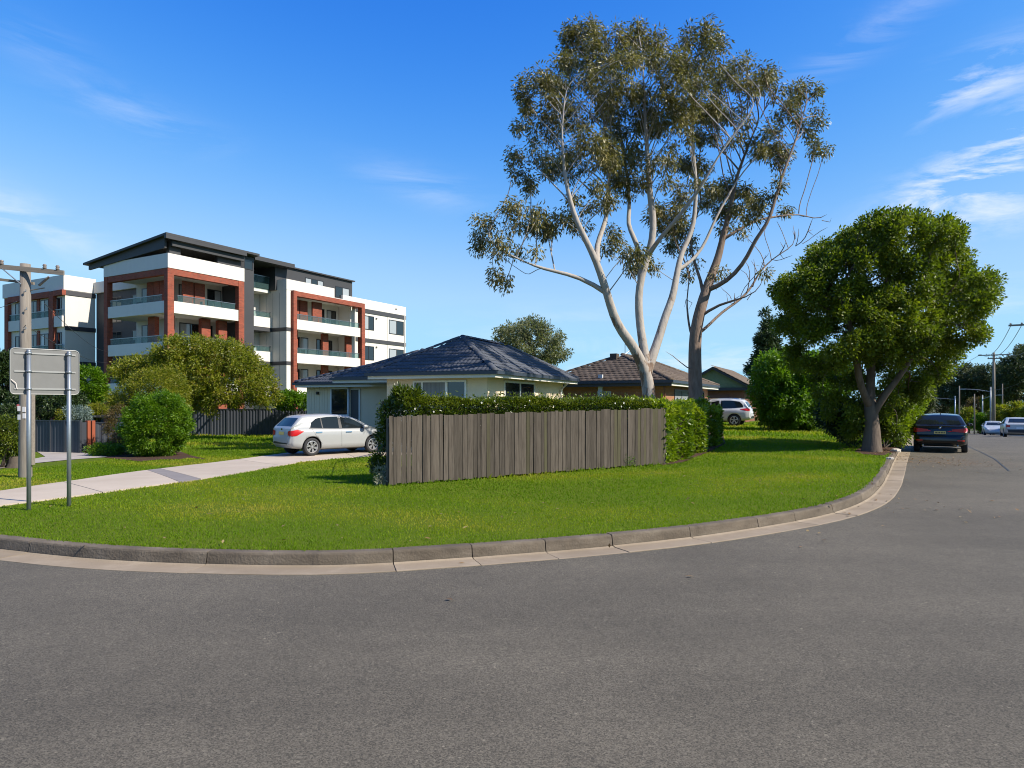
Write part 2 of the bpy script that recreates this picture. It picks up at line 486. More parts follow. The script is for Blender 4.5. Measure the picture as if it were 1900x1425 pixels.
M_SOIL = mat('garden_soil', (0.07, 0.042, 0.028), 0.95, noise=(5, 0.8, (0.11, 0.065, 0.045)), noise2=(22, 0.7, (0.04, 0.025, 0.018)), bump=(25, 1.0, 0.05), spec=0.1)
M_TURF = mat('turf', (0.085, 0.13, 0.006), 0.95, noise=(0.5, 0.6, (0.13, 0.145, 0.012)), noise2=(7, 0.7, (0.065, 0.10, 0.005)), bump=(50, 0.9, 0.04), spec=0.1)
M_FAR = mat('far_ground', (0.05, 0.065, 0.025), 0.95, noise=(0.05, 0.7, (0.09, 0.075, 0.04)), spec=0.1)

# wide terrain under everything
def grid_mesh(name, xs, ys, fz, m, keep=None):
    X, Y = np.meshgrid(xs, ys, indexing='ij'); x, y = X.ravel(), Y.ravel()
    z = fz(x, y); nx, ny = len(xs), len(ys)
    i, j = np.meshgrid(np.arange(nx - 1), np.arange(ny - 1), indexing='ij')
    a = (i * ny + j).ravel(); F = np.c_[a, a + ny, a + ny + 1, a + 1]
    if keep is not None:
        k = keep(x, y); F = F[k[F].any(axis=1)]
    used = np.unique(F); rm = np.zeros(len(x), int); rm[used] = np.arange(len(used))
    return np_mesh(name, np.c_[x, y, z][used], rm[F], m)
gx = np.r_[-1400, -600, -300, -150, np.arange(-100, 141, 10), 200, 300, 600, 1400]
gy = np.r_[-1400, -600, -200, -100, np.arange(-60, 181, 10), 250, 400, 700, 1400]
tag(link('terrain', grid_mesh('terrain', gx, gy, lambda x, y: np.minimum(Hroad(x, y), Hland(x, y)) - 0.9, M_FAR)), kind='structure')

# roadway
rx = np.r_[np.arange(-60, -12, 2.0), np.arange(-12, 30, 0.5), np.arange(30, 100, 2.0)]
ry = np.r_[np.arange(-24, 0, 2.0), np.arange(0, 40, 0.5), np.arange(40, 150, 2.0)]
def road_keep(x, y):
    s, l = road_st(x, y)
    return (edge_sd(x, y) < 0.10) & ((l < 7.35) | (s < -4))
tag(link('road', grid_mesh('road', rx, ry, lambda x, y: Hroad(x, y), M_ASPH, road_keep)), kind='structure')
# sealed joint line wandering down the middle of the street
jm = MB(); jp = [G(1790, 826, False), G(1822, 840, False), G(1846, 852, False), G(1872, 874, False)]
for a, b in zip(jp, jp[1:]):
    d = (b - a); n = Vector((-d.y, d.x, 0)).normalized() * 0.022
    z = Vector((0, 0, 0.006)); jm.quad(a - n + z, b - n + z, b + n + z, a + n + z)
M_SEAL = mat('bitumen_seal', (0.022, 0.021, 0.02), 0.6)
tag(jm.build('road_seal', M_SEAL), kind='structure')

# lawn
sd_k = GUT + KW
def off(i, d): return EDGE[i] + EDGE_N[i] * d
NE = len(EDGE)
bi = list(range(0, NE, 4))
bd = [off(i, sd_k - 0.012) for i in bi]
bd = [Vector(b) for b in bd]
outer = [Vector((82, 150)), Vector((-75, 150)), Vector((-75, 50))]
poly = bd + outer
gxx, gyy = np.meshgrid(np.r_[np.arange(-74, -16, 4.0), np.arange(-16, 24, 0.7), np.arange(24, 82, 4.0)], np.r_[np.arange(6, 40, 0.7), np.arange(40, 150, 4.0)], indexing='ij')
gxx = gxx.ravel(); gyy = gyy.ravel()
k = inpoly(gxx, gyy, poly); gxx, gyy = gxx[k], gyy[k]
k = edge_sd(gxx, gyy) > sd_k + 0.25; gxx, gyy = gxx[k], gyy[k]
vv = poly + [Vector((a, b)) for a, b in zip(gxx, gyy)]
r = delaunay_2d_cdt(vv, [], [list(range(len(poly)))], 1, 1e-5)
LV = np.array([(q.x, q.y) for q in r[0]]); LF = [f for f in r[2]]
lz = Hland(LV[:, 0], LV[:, 1])
me = bpy.data.meshes.new('lawn'); me.from_pydata([(a, b, c) for (a, b), c in zip(LV, lz)], [], LF); me.materials.append(M_TURF)
me.polygons.foreach_set('use_smooth', [True] * len(me.polygons)); me.update()
tag(link('lawn', me), kind='structure')

# kerb stones and gutter slabs, each between its own joints
kx = np.array([(EDGE[i] + EDGE_N[i] * GUT)[0] / (EDGE[i] + EDGE_N[i] * GUT)[1] * FPX + CX for i in range(NE)])
near_i = int(np.argmin(np.abs(kx - 560) + 1e4 * (EDGE[:, 1] > 12)))
far_i = int(np.argmin(np.abs(EDGE[:, 1] - 13.2) + 1e4 * (EDGE[:, 0] < 0)))
joints = []
for px_ in (-140, 52, 388, 737, 880, 1006, 1131, 1286, 1411, 1475, 1545, 1600):
    seg = np.arange(max(0, near_i - 120), far_i)
    joints.append(int(seg[np.argmin(np.abs(kx[seg] - px_))]))
i = joints[-1]
while EDGE_S[min(i, NE - 1)] < EDGE_S[-1] - 2:
    step = 1.5 if EDGE[i][1] < 30 else 3.0
    j = i + int(step / 0.12)
    if j >= NE - 2 or EDGE[j][1] > 110: break
    joints.append(j); i = j
i = joints[0]; left = []
while i > 30 and EDGE[i][0] > -30:
    i -= 20; left.append(i)
joints = left[::-1] + joints
kerb = thing('kerb', None, None); kerb['kind'] = 'structure'
gut = thing('gutter', None, None); gut['kind'] = 'structure'
rs = np.random.RandomState(3)
def strip(i0, i1, prof, name, m, parent):
    """sweep a closed cross-section (offset from the road edge, height) from one joint to the next"""
    g = 0.006
    n = max(2, min(16, (i1 - i0) // 3)); V = []
    c0 = EDGE_S[i0] + g; c1 = EDGE_S[i1] - g
    jz = rs.uniform(-0.004, 0.004); jo = rs.uniform(-0.004, 0.004)
    for q in np.linspace(c0, c1, n):
        x, y = np.interp(q, EDGE_S, EDGE[:, 0]), np.interp(q, EDGE_S, EDGE[:, 1])
        nx, ny = np.interp(q, EDGE_S, EDGE_N[:, 0]), np.interp(q, EDGE_S, EDGE_N[:, 1])
        h = float(Hroad(x, y))
        for o, z in prof: V.append((x + nx * (o + jo), y + ny * (o + jo), h + z + jz))
    k = len(prof); o0 = V[0]
    F = [(a * k + b, a * k + (b + 1) % k, (a + 1) * k + (b + 1) % k, (a + 1) * k + b) for a in range(n - 1) for b in range(k)]
    F += [tuple(reversed(range(k))), tuple(range((n - 1) * k, n * k))]
    F = [tuple(reversed(f)) for f in F]
    mb = MB(); mb.add([(a - o0[0], b - o0[1], c - o0[2]) for a, b, c in V], F)
    o = mb.build(name, m, parent); o.location = o0
    return o
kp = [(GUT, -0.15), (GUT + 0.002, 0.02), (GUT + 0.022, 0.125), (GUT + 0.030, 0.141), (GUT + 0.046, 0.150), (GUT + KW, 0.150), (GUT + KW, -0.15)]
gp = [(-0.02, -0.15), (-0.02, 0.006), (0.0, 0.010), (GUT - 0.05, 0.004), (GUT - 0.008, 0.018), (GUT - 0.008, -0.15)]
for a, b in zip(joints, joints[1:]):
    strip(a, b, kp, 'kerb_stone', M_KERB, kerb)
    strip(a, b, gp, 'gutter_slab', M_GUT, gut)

# driveway in slabs, footpath band across it
DR_N = [(-420, 1008), (-180, 968), (0, 940), (180, 917), (360, 892.5), (430, 881.5), (500, 868.5), (560, 857.5), (640, 850), (720, 846), (790, 843)]
DR_F = [(-420, 960), (-180, 934), (0, 913), (140, 893), (275, 873.5), (345, 865), (430, 855), (505, 845), (560, 838), (640, 829), (700, 824)]
dn = np.array([G(*q)[:2] for q in DR_N]); df = np.array([G(*q)[:2] for q in DR_F])
def along(c, t):
    d = np.r_[0, np.cumsum(np.linalg.norm(np.diff(c, axis=0), axis=1))]
    return np.array([np.interp(t * d[-1], d, c[:, 0]), np.interp(t * d[-1], d, c[:, 1])])
def par(c, q):
    ts = np.linspace(0, 1, 2000); pp = np.array([along(c, t) for t in ts]); return ts[np.argmin(np.linalg.norm(pp - np.array(q), axis=1))]
DRIVE_POLY = [tuple(p) for p in dn] + [tuple(p) for p in df[::-1]]
tn = [0.0, par(dn, G(-60, 949)[:2]), par(dn, G(190, 915.6)[:2]), par(dn, G(334, 896)[:2]), par(dn, G(372, 890.5)[:2]), par(dn, G(520, 865)[:2]), 0.86, 1.0]
tf = [0.0, par(df, G(-60, 920)[:2]), par(df, G(120, 896)[:2]), par(df, G(273, 873.8)[:2]), par(df, G(296, 871)[:2]), par(df, G(440, 853.6)[:2]), 0.86, 1.0]
drive = thing('driveway', None, None); drive['kind'] = 'structure'
def slab(a0, a1, b0, b1, m, up, name, parent):
    n = 8; V = []
    for t in np.linspace(0, 1, n):
        p = along(dn, a0 + (a1 - a0) * t); q = along(df, b0 + (b1 - b0) * t)
        for w in np.linspace(0, 1, 5):
            r_ = p + (q - p) * w; V.append((r_[0], r_[1], float(Hland(*r_)) + up))
    k = 5; top = [(i * k + j, (i + 1) * k + j, (i + 1) * k + j + 1, i * k + j + 1) for i in range(n - 1) for j in range(k - 1)]
    top = [tuple(reversed(f)) for f in top]
    rim = [j for j in range(k)] + [i * k + k - 1 for i in range(1, n)] + [(n - 1) * k + j for j in range(k - 2, -1, -1)] + [i * k for i in range(n - 2, 0, -1)]
    b = len(V); V += [(V[i][0], V[i][1], V[i][2] - 0.1) for i in rim]
    sides = [(rim[i], rim[(i + 1) % len(rim)], b + (i + 1) % len(rim), b + i) for i in range(len(rim))]
    o0 = V[0]; mb = MB(); mb.add([(x - o0[0], y - o0[1], z - o0[2]) for x, y, z in V], top + sides)
    o = mb.build(name, m, parent); o.location = o0; return o
for i in range(7):
    e = 0.0006
    slab(tn[i] + e, tn[i + 1] - e, tf[i] + e, tf[i + 1] - e, M_DRIVE2 if i == 3 else M_DRIVE, 0.028, 'concrete_slab', drive)
def flat_patch(name, pix, m, up, world=None):
    pg = [Vector(G(*q)[:2]) for q in pix] if world is None else [Vector(q) for q in world]
    xs = [p.x for p in pg]; ys = [p.y for p in pg]
    gx_, gy_ = np.meshgrid(np.arange(min(xs), max(xs), 0.5), np.arange(min(ys), max(ys), 0.5)); gx_, gy_ = gx_.ravel(), gy_.ravel()
    k_ = inpoly(gx_, gy_, pg); vs = pg + [Vector((a, b)) for a, b in zip(gx_[k_], gy_[k_])]
    r_ = delaunay_2d_cdt(vs, [], [list(range(len(pg)))], 1, 1e-5)
    me_ = bpy.data.meshes.new(name); me_.from_pydata([(q.x, q.y, float(Hland(q.x, q.y)) + up) for q in r_[0]], [], r_[2]); me_.materials.append(m)
    for f in me_.polygons: 
        if f.normal.z < 0: me_.flip_normals(); break
    tag(link(name, me_), kind='structure'); return [tuple(p) for p in pg]
PATH_POLY = flat_patch('footpath', [(-60, 880), (0, 870), (60, 860.5), (130, 853.5), (200, 848.5), (172, 842.5), (150, 840), (66, 837), (76, 843), (84, 848), (40, 856), (0, 863), (-60, 871)], M_PATH, 0.016)
BED_POLY = flat_patch('garden_bed', [(172, 846), (215, 852), (262, 857), (300, 853), (330, 853), (352, 850), (385, 853), (352, 845), (330, 836), (200, 832), (170, 838)], M_SOIL, 0.014)
BED2_POLY = flat_patch('hedge_bed', [(1228, 864), (1262, 860), (1292, 849), (1322, 836), (1346, 824), (1340, 800), (1240, 815), (1225, 840)], M_SOIL, 0.016)
BED3_POLY = flat_patch('tree_bed', [(1585, 838), (1600, 843), (1640, 846), (1662, 838), (1664, 830), (1640, 824), (1600, 828)], M_SOIL, 0.012)

# verge and kerb on the far side of the street
vm = MB()
ss = np.r_[np.arange(-2, 40, 3.0), np.arange(40, 133, 8.0)]
ls = (7.3, 7.45, 7.46, 9.0, 12, 20, 45)
for i, s in enumerate(ss):
    for j, l in enumerate(ls):
        x, y = RO.x + RD.x * s + RN.x * l, RO.y + RD.y * s + RN.y * l
        vm.v.append((x, y, float(Hroad(x, y)) + (0.0 if j == 0 else 0.13) + (0.02 * (l - 9) if l > 9 else 0)))
for i in range(len(ss) - 1):
    for j in range(len(ls) - 1):
        a = i * len(ls) + j; vm.f.append([a, a + 1, a + len(ls) + 1, a + len(ls)][::-1]); vm.m.append(0 if j < 2 else 1)
vm.mats = [M_GUT, M_TURF]
tag(vm.build('verge'), kind='structure')

# grass blades
FA_, FB_ = G(722, 902).xy, G(1232, 862).xy
def grass(name, n, region, dens, hgt, wid, seed, m):
    """upright two-triangle blades over a region; dens(x, y) in 0..1 thins them with distance"""
    q = np.random.RandomState(seed)
    x0, x1, y0, y1 = region
    x = q.uniform(x0, x1, n); y = q.uniform(y0, y1, n)
    k_ = q.uniform(0, 1, n) < dens(x, y)
    k_ &= np.abs(x) < 0.78 * y + 1.0
    x, y = x[k_], y[k_]
    sd = edge_sd(x, y); k_ = sd > sd_k + 0.005 - 0.055 * q.uniform(0, 1, len(sd)) ** 2
    for pg in (DRIVE_POLY, PATH_POLY, BED_POLY, BED2_POLY, BED3_POLY): k_ &= ~inpoly(x, y, pg)
    x, y, sd = x[k_], y[k_], sd[k_]; n = len(x)
    z = np.where(sd > sd_k, Hland(x, y), Hroad(x, y) + 0.15) - 0.004
    clump = 0.5 + 0.5 * np.sin(x * 2.1 + 1.3 * np.sin(y * 1.7)) * np.sin(y * 2.6 + np.sin(x * 1.1))
    h = hgt * q.uniform(0.55, 1.25, n) * (0.8 + 0.4 * clump) * (1 + 0.045 * np.maximum(y - 10, 0))
    h *= 1 + 0.6 * np.exp(-((sd - sd_k) / 0.06) ** 2)
    ft = np.clip(((x - FA_.x) * (FB_.x - FA_.x) + (y - FA_.y) * (FB_.y - FA_.y)) / (FB_ - FA_).length_squared, 0, 1)
    fdist = np.hypot(x - FA_.x - ft * (FB_.x - FA_.x), y - FA_.y - ft * (FB_.y - FA_.y))
    h *= 1 + 1.6 * np.exp(-(fdist / 0.12) ** 2) * q.uniform(0.2, 1.2, n)      # long grass the mower misses along the palings
    w = wid * q.uniform(0.7, 1.4, n) * (1 + 0.10 * np.maximum(y - 9, 0))
    a = q.uniform(0, 2 * np.pi, n); le = q.uniform(0.1, 0.85, n) * h; la = q.uniform(0, 2 * np.pi, n)
    dx, dy = np.cos(a) * w / 2, np.sin(a) * w / 2
    mx_, my_ = x + np.cos(la) * le * 0.35, y + np.sin(la) * le * 0.35
    V = np.empty((n, 4, 3))
    V[:, 0] = np.c_[x - dx, y - dy, z]; V[:, 1] = np.c_[x + dx, y + dy, z]
    V[:, 2] = np.c_[mx_ + dx * .8, my_ + dy * .8, z + h * 0.6]; V[:, 3] = np.c_[x + np.cos(la) * le - dx * 0.1, y + np.sin(la) * le - dy * 0.1, z + h]
    b = np.arange(n)[:, None] * 4
    F = np.concatenate([b + np.array([[0, 1, 2]]), b + np.array([[0, 2, 3]])])
    t = q.uniform(0, 1, n)
    dry = np.clip(0.5 + 0.28 * np.sin(x * 0.9 + 2.0 * np.sin(y * 0.55)) * np.sin(y * 1.3 + 1.1 * np.sin(x * 0.7)) + 0.25 * np.sin(x * 0.37 + y * 0.8) + q.normal(0, 0.1, n), 0, 1)
    dry2 = np.clip(0.5 + 0.5 * np.sin(x * 2.3 + 1.7 * np.sin(y * 2.1)) * np.sin(y * 3.1 + np.sin(x * 1.9)), 0, 1)
    dry = np.clip((dry - 0.32) * 1.7, 0, 1)
    t = np.clip(0.34 * t + (0.44 * dry + 0.30 * dry2 * dry) * (1 - 0.8 * np.exp(-((sd - sd_k) / 0.7) ** 2)), 0, 1)
    return tag(link(name, np_mesh(name, V.reshape(-1, 3), F, m, tint=np.r_[t, t])), name.replace('_', ' '), None, None, 'stuff')
M_GRASS = leaf_mat('grass_blade', [(0.080, 0.150, 0.003), (0.125, 0.205, 0.004), (0.185, 0.245, 0.006), (0.275, 0.265, 0.020), (0.35, 0.29, 0.06)], trans=0.45, rough=0.6, spec=0.2)
grass('lawn_grass', 900000, (-14, 20, 7.2, 30), lambda x, y: np.clip(1.3 * (8.5 / y) ** 1.5, 0.10, 1.0), 0.031, 0.0085, 5, M_GRASS)
grass('lawn_grass', 130000, (-20, 34, 30, 50), lambda x, y: np.clip(0.5 + 0 * x, 0, 1), 0.05, 0.016, 6, M_GRASS)
# ------------------------------------------------------------------ building materials
M_BRICK = brick_mat('red_brick', (0.285, 0.053, 0.023), (0.185, 0.034, 0.016), (0.16, 0.08, 0.05), ms=0.008)
M_BROWN_BRICK = brick_mat('tan_brick', (0.33, 0.135, 0.055), (0.27, 0.105, 0.045), (0.25, 0.16, 0.10), ms=0.009)
M_RENDER = mat('white_render', (0.60, 0.565, 0.51), 0.8, noise=(0.6, 0.35, (0.53, 0.50, 0.455)), noise2=((3, 3, 0.5), 0.2, (0.48, 0.455, 0.415)), bump=(40, 0.15, 0.004), spec=0.3)
M_CREAM = mat('cream_cladding', (0.74, 0.60, 0.42), 0.7, noise=(0.8, 0.3, (0.66, 0.53, 0.37)), noise2=((4, 4, 0.6), 0.2, (0.60, 0.48, 0.34)), spec=0.35)
M_CHAR = mat('charcoal_cladding', (0.036, 0.036, 0.039), 0.6, noise=(0.9, 0.4, (0.046, 0.045, 0.047)), spec=0.4)
M_BAND = mat('dark_band', (0.040, 0.040, 0.044), 0.6)
M_ALU = mat('window_frame_black', (0.018, 0.018, 0.020), 0.4)
M_WALU = mat('window_frame_white', (0.72, 0.71, 0.68), 0.4)
M_SOFFIT = mat('soffit_white', (0.58, 0.56, 0.52), 0.8, noise=(1, 0.2, (0.5, 0.48, 0.45)))
M_GLASS = glass_mat('dark_glass', (0.012, 0.016, 0.018))
M_CURT = glass_mat('curtained_glass', (0.30, 0.32, 0.33), 0.08)
M_RAIL = mat('rail_metal', (0.22, 0.23, 0.24), 0.35, metal=0.8)
def clear_glass():
    m = bpy.data.materials.new('balustrade_glass'); m.use_nodes = True
    t = m.node_tree; p = t.nodes['Principled BSDF']
    p.inputs['Base Color'].default_value = (0.10, 0.17, 0.17, 1); p.inputs['Roughness'].default_value = 0.05; p.inputs['Specular IOR Level'].default_value = 0.8
    tr = N(t, 'ShaderNodeBsdfTransparent'); tr.inputs[0].default_value = (0.72, 0.84, 0.84, 1)
    mx = N(t, 'ShaderNodeMixShader'); mx.inputs[0].default_value = 0.22
    t.links.new(tr.outputs[0], mx.inputs[1]); t.links.new(p.outputs[0], mx.inputs[2]); t.links.new(mx.outputs[0], t.nodes['Material Output'].inputs['Surface'])
    return m
M_BAL = clear_glass()
M_TRIMF = mat('dark_furniture', (0.05, 0.045, 0.04), 0.7)

# ------------------------------------------------------------------ the apartment block (local x runs along the sunny front, local y along the shaded front)
AO = Vector((-23.7, 47.0, 0.0)); UX = Vector((0.49, 0.872, 0)); UX.normalize(); VY = Vector((-UX.y, UX.x, 0))
apt = thing('apartment_building', 'four storey white apartment block with red brick frames and charcoal top floor', 'apartment block', AO, math.atan2(UX.y, UX.x))
def ax(px, y=0.0):
    """local x on the plane local-y = y of what is seen in column px"""
    r = (px - CX) / FPX; bx, by = AO.x + VY.x * y, AO.y + VY.y * y
    return (r * by - bx) / (UX.x - r * UX.y)
def ay(px, x=0.0):
    r = (px - CX) / FPX; bx, by = AO.x + UX.x * x, AO.y + UX.y * x
    return (r * by - bx) / (VY.x - r * VY.y)
def az(py, x, y): return EYE + (HY - py) / FPX * (AO.y + UX.y * x + VY.y * y)
def abox(name, m, *boxes, parent=apt, label=None):
    mb = MB()
    for b in boxes: mb.box(*b)
    return mb.build(name, m, parent, label=label)
BOT = -1.6
LV = [(-0.40, 0.45), (2.48, 3.30), (5.30, 6.12), (8.12, 8.95)]     # the white balcony fronts
# solid cores
abox('wall', M_RENDER, (2.5, 6.3, 2.5, 7.6, BOT, 11.19))
abox('wall', M_RENDER, (7.47, 10.48, 3.2, 8, BOT, 11.18))
abox('wall', M_RENDER, (10.5, 19.0, 2.4, 9, BOT, 11.2))
abox('wall', M_RENDER, (10.52, 10.95, 0.0, 2.38, BOT, 11.2))
abox('wall', M_RENDER, (19.05, 27.3, 0.9, 9, BOT, 11.15))
abox('wall', M_CHAR, (6.36, 7.45, 0.25, 7.5, BOT, 13.25), label='tall charcoal wall between the two white balcony bays')
abox('wall', M_CHAR, (3.4, 6.3, 7.7, 14.6, BOT, 11.0), label='charcoal link wall behind the corner bay')
abox('wall', M_RENDER, (1.0, 3.38, 14.72, 24.4, BOT, 11.1))
# recessed dark joints beside the link
# roof parapets
abox('parapet', M_RENDER, (0.0, 6.34, -0.02, 0.2, 11.2, 12.2), (0.0, 0.2, 0.2, 7.62, 11.2, 12.2))
abox('parapet', M_RENDER, (10.5, 16.0, -0.02, 0.2, 11.2, 12.08), (10.5, 10.7, 0.2, 2.4, 11.2, 12.08))
abox('parapet', M_RENDER, (18.0, 27.32, 0.86, 1.06, 10.95, 11.85), (18.0, 18.2, 1.06, 6.0, 10.95, 11.85))
abox('parapet', M_RENDER, (0.86, 3.4, 14.68, 14.9, 11.0, 12.2), (0.86, 1.06, 14.9, 24.4, 11.0, 12.2), (3.2, 3.4, 7.6, 14.67, 11.0, 11.9))
# terrace decks and balcony slabs, their undersides pale
for z0, z1 in LV + [(11.0, 11.9)]:
    zt = z0 + 0.28
    abox('floor_slab', M_SOFFIT, (0.22, 2.5, 0.22, 7.6, z0 + 0.02, zt), (2.5, 6.3, 0.22, 2.5, z0 + 0.02, zt))
    abox('floor_slab', M_SOFFIT, (7.47, 10.48, 1.9, 3.2, z0 + 0.02, zt)); abox('floor_slab', M_SOFFIT, (10.97, 19.2, 0.02, 2.4, z0 + 0.02, zt))
def balcony(boxes, z0, z1): return abox('balcony_front', M_RENDER, *[(a, b, c, d, z0, z1) for a, b, c, d in boxes])
for z0, z1 in LV:
    balcony([(0.04, 0.2, 0.42, 7.15)], z0, z1)
    balcony([(0.49, 5.83, 0.04, 0.2)], z0, z1)
    balcony([(7.47, 10.5, 1.72, 1.88)], z0, z1)
    balcony([(11.39, 19.27, -0.12, 0.02)], z0 - 0.1, z1 - 0.1)
# brick columns and beams
for b in ((0, 0.48, 0, 0.4, BOT, 11.19), (0.0, 0.4, 7.16, 7.6, BOT, 11.19), (5.84, 6.34, 0.0, 0.4, BOT, 11.19)):
    abox('brick_column', M_BRICK, b)
abox('brick_beam', M_BRICK, (0.02, 0.36, 0.41, 7.15, 10.76, 11.18)); abox('brick_beam', M_BRICK, (0.49, 5.83, 0.02, 0.36, 10.76, 11.18))
for b in ((11.0, 11.38, -0.3, 0.2, BOT, 11.19), (19.28, 19.72, -0.3, 0.2, BOT, 10.75)):
    abox('brick_column', M_BRICK, b)
abox('brick_beam', M_BRICK, (11.39, 19.72, -0.28, 0.2, 10.76, 11.17)); abox('brick_beam', M_BRICK, (19.30, 19.70, 0.21, 0.88, 10.78, 11.15))
for x0, x1, z in ((10.96, 11.0, 8.0), (10.96, 11.0, 5.2)): pass
# dark joint bands
for z in (10.55, 7.75, 4.9): abox('band', M_BAND, (19.73, 27.33, 0.84, 0.9, z, z + 0.36))
for z in (7.8, 5.0, 2.2): abox('band', M_BAND, (7.5, 10.5, 1.75, 3.2, z, z + 0.3), (10.49, 10.95, -0.03, 2.3, z, z + 0.3))
for z in (10.6, 7.75, 4.9): abox('band', M_BAND, (0.95, 3.4, 14.66, 14.71, z, z + 0.35))
# glass balustrades above the balcony fronts
def balustrade(x0, x1, y0, y1, z, h=0.42):
    n = max(2, int(round(max(x1 - x0, y1 - y0) / 1.3)))
    o = abox('balustrade', M_RAIL, (x0, x1, y0, y1, z + h, z + h + 0.05))
    if x1 - x0 > y1 - y0:
        for i in range(n):
            a, b = x0 + (x1 - x0) * i / n, x0 + (x1 - x0) * (i + 1) / n
            abox('glass_pane', M_BAL, (a + 0.02, b - 0.02, y0 + 0.02, y0 + 0.032, z + 0.003, z + h - 0.003), parent=o)
    else:
        for i in range(n):
            a, b = y0 + (y1 - y0) * i / n, y0 + (y1 - y0) * (i + 1) / n
            abox('glass_pane', M_BAL, (x0 + 0.02, x0 + 0.032, a + 0.02, b - 0.02, z + 0.003, z + h - 0.003), parent=o)
for z0, z1 in LV:
    balustrade(0.1, 0.15, 0.82, 6.98, z1); balustrade(0.82, 5.62, 0.1, 0.15, z1)
    balustrade(11.5, 19.2, -0.06, -0.01, z1 - 0.1); balustrade(7.5, 10.45, 1.78, 1.83, z1)
balustrade(7.47, 10.45, 1.78, 1.83, 11.3, 1.0)
# windows: frame, panes (facing -y, 'F', or -x, 'S')
def win(face, p0, a0, a1, z0, z1, panes=2, mats=None, fr=None, name='window', parent=apt, t=0.07, proud=0.03, sill=False):
    fr = fr or M_ALU
    mb = MB()
    def bx(a, b, c, d, e0, e1):
        if face == 'F': mb.box(a, b, p0 + e0, p0 + e1, c, d)
        else: mb.box(p0 + e0, p0 + e1, a, b, c, d)
    bx(a0, a1, z0, z0 + t, -proud, 0.05); bx(a0, a1, z1 - t, z1, -proud, 0.05)
    bx(a0, a0 + t, z0 + t, z1 - t, -proud, 0.05); bx(a1 - t, a1, z0 + t, z1 - t, -proud, 0.05)
    for i in range(1, panes):
        c = a0 + (a1 - a0) * i / panes; bx(c - t / 2, c + t / 2, z0 + t, z1 - t, -proud, 0.05)
    o = mb.build(name, fr, parent)
    for i in range(panes):
        c, d = a0 + (a1 - a0) * i / panes + t / 2 + 0.002, a0 + (a1 - a0) * (i + 1) / panes - t / 2 - 0.002
        if i == 0: c += t / 2
        if i == panes - 1: d -= t / 2
        g = MB()
        if face == 'F': g.box(c, d, p0 - 0.012, p0 - 0.004, z0 + t + 0.002, z1 - t - 0.002)
        else: g.box(p0 - 0.012, p0 - 0.004, c, d, z0 + t + 0.002, z1 - t - 0.002)
        g.build('pane', (mats or [M_GLASS])[i % len(mats or [M_GLASS])], o)
    return o
GC = [M_GLASS, M_CURT]; CG = [M_CURT, M_GLASS]; GG = [M_GLASS]; CC = [M_CURT]
# shaded front of the corner bay: sliding doors and brick screens
for k, (z0, z1) in enumerate(LV):
    f = z0 + 0.28; h = f + 2.25
    win('S', 2.5, 5.4, 6.9, f, h, 2, GG); win('S', 2.5, 3.0, 3.7, f, h, 1, GG)
    if k == 3:
        for a in (2.0, 2.75): abox('brick_screen', M_BRICK, (1.2, 1.34, a, a + 0.7, f, 10.7))
        abox('brick_screen', M_BRICK, (1.2, 1.34, 3.5, 4.25, f, 10.7))
    else:
        abox('brick_screen', M_BRICK, (1.0, 1.35, 1.2, 1.8, f, z0 + 2.8)); abox('brick_screen', M_BRICK, (1.0, 1.35, 3.0, 3.8, f, z0 + 2.8))
# sunny front of the corner bay
for k, (z0, z1) in enumerate(LV):
    f = z0 + 0.28; h = f + 2.25
    if k == 3:
        win('F', 2.5, 2.55, 3.1, f, h, 1, CC); win('F', 2.5, 4.95, 6.2, f, h, 2, GC)
        for a in (2.0, 2.95): abox('brick_screen', M_BRICK, (a, a + 0.85, 1.2, 1.34, f, 10.7))
    else:
        win('F', 2.5, 2.6, 4.4, f, h, 2, CG); win('F', 2.5, 4.9, 5.4, f, h, 1, GG)
        for a in (3.3, 4.75): abox('brick_screen', M_BRICK, (a, a + 0.75, 0.9, 1.25, f, z0 + 2.8))
# recess windows
for z0, z1 in LV: win('F', 3.2, 7.6, 9.0, z0 + 0.28, z0 + 2.4, 2, GC)
# second bay
for k, (z0, z1) in enumerate(LV):
    f = z0 + 0.2; h = f + 2.2
    if k == 3:
        abox('brick_screen', M_BRICK, (11.9, 12.75, 0.9, 1.05, f, 10.69)); abox('brick_screen', M_BRICK, (12.85, 13.7, 0.9, 1.05, f, 10.69)); abox('brick_screen', M_BRICK, (13.9, 15.0, 0.5, 0.65, f, 10.69))
        win('F', 2.4, 16.1, 17.2, f, h, 1, GG); win('F', 2.4, 17.5, 18.7, f, h, 2, CG)
    else:
        abox('brick_screen', M_BRICK, (11.6, 12.4, 0.7, 0.95, f, z0 + 2.75)); abox('brick_screen', M_BRICK, (15.3, 16.0, 0.7, 0.95, f, z0 + 2.75)); abox('brick_screen', M_BRICK, (18.3, 19.0, 0.7, 0.95, f, z0 + 2.75))
        win('F', 2.4, 12.5, 14.2, f, h, 2, GG if k == 2 else CG); win('F', 2.4, 14.3, 15.2, f, h, 1, CC); win('F', 2.4, 16.2, 18.2, f, h, 2, GG)
# plain right-hand wall: two windows a floor
for (pa, pb, ya, yb) in ((674, 694, 586, 612), (722, 749, 595, 621), (674, 694, 642, 668), (722, 749, 648, 674), (674, 694, 698, 724), (722, 749, 701, 727)):
    x0, x1 = ax(pa, 0.88), ax(pb, 0.88); xm = (x0 + x1) / 2
    win('F', 0.9, x0, x1, az(yb, xm, 0.88), az(ya, xm, 0.88), 2, CG if pa > 700 else (CG if ya < 600 else GG))
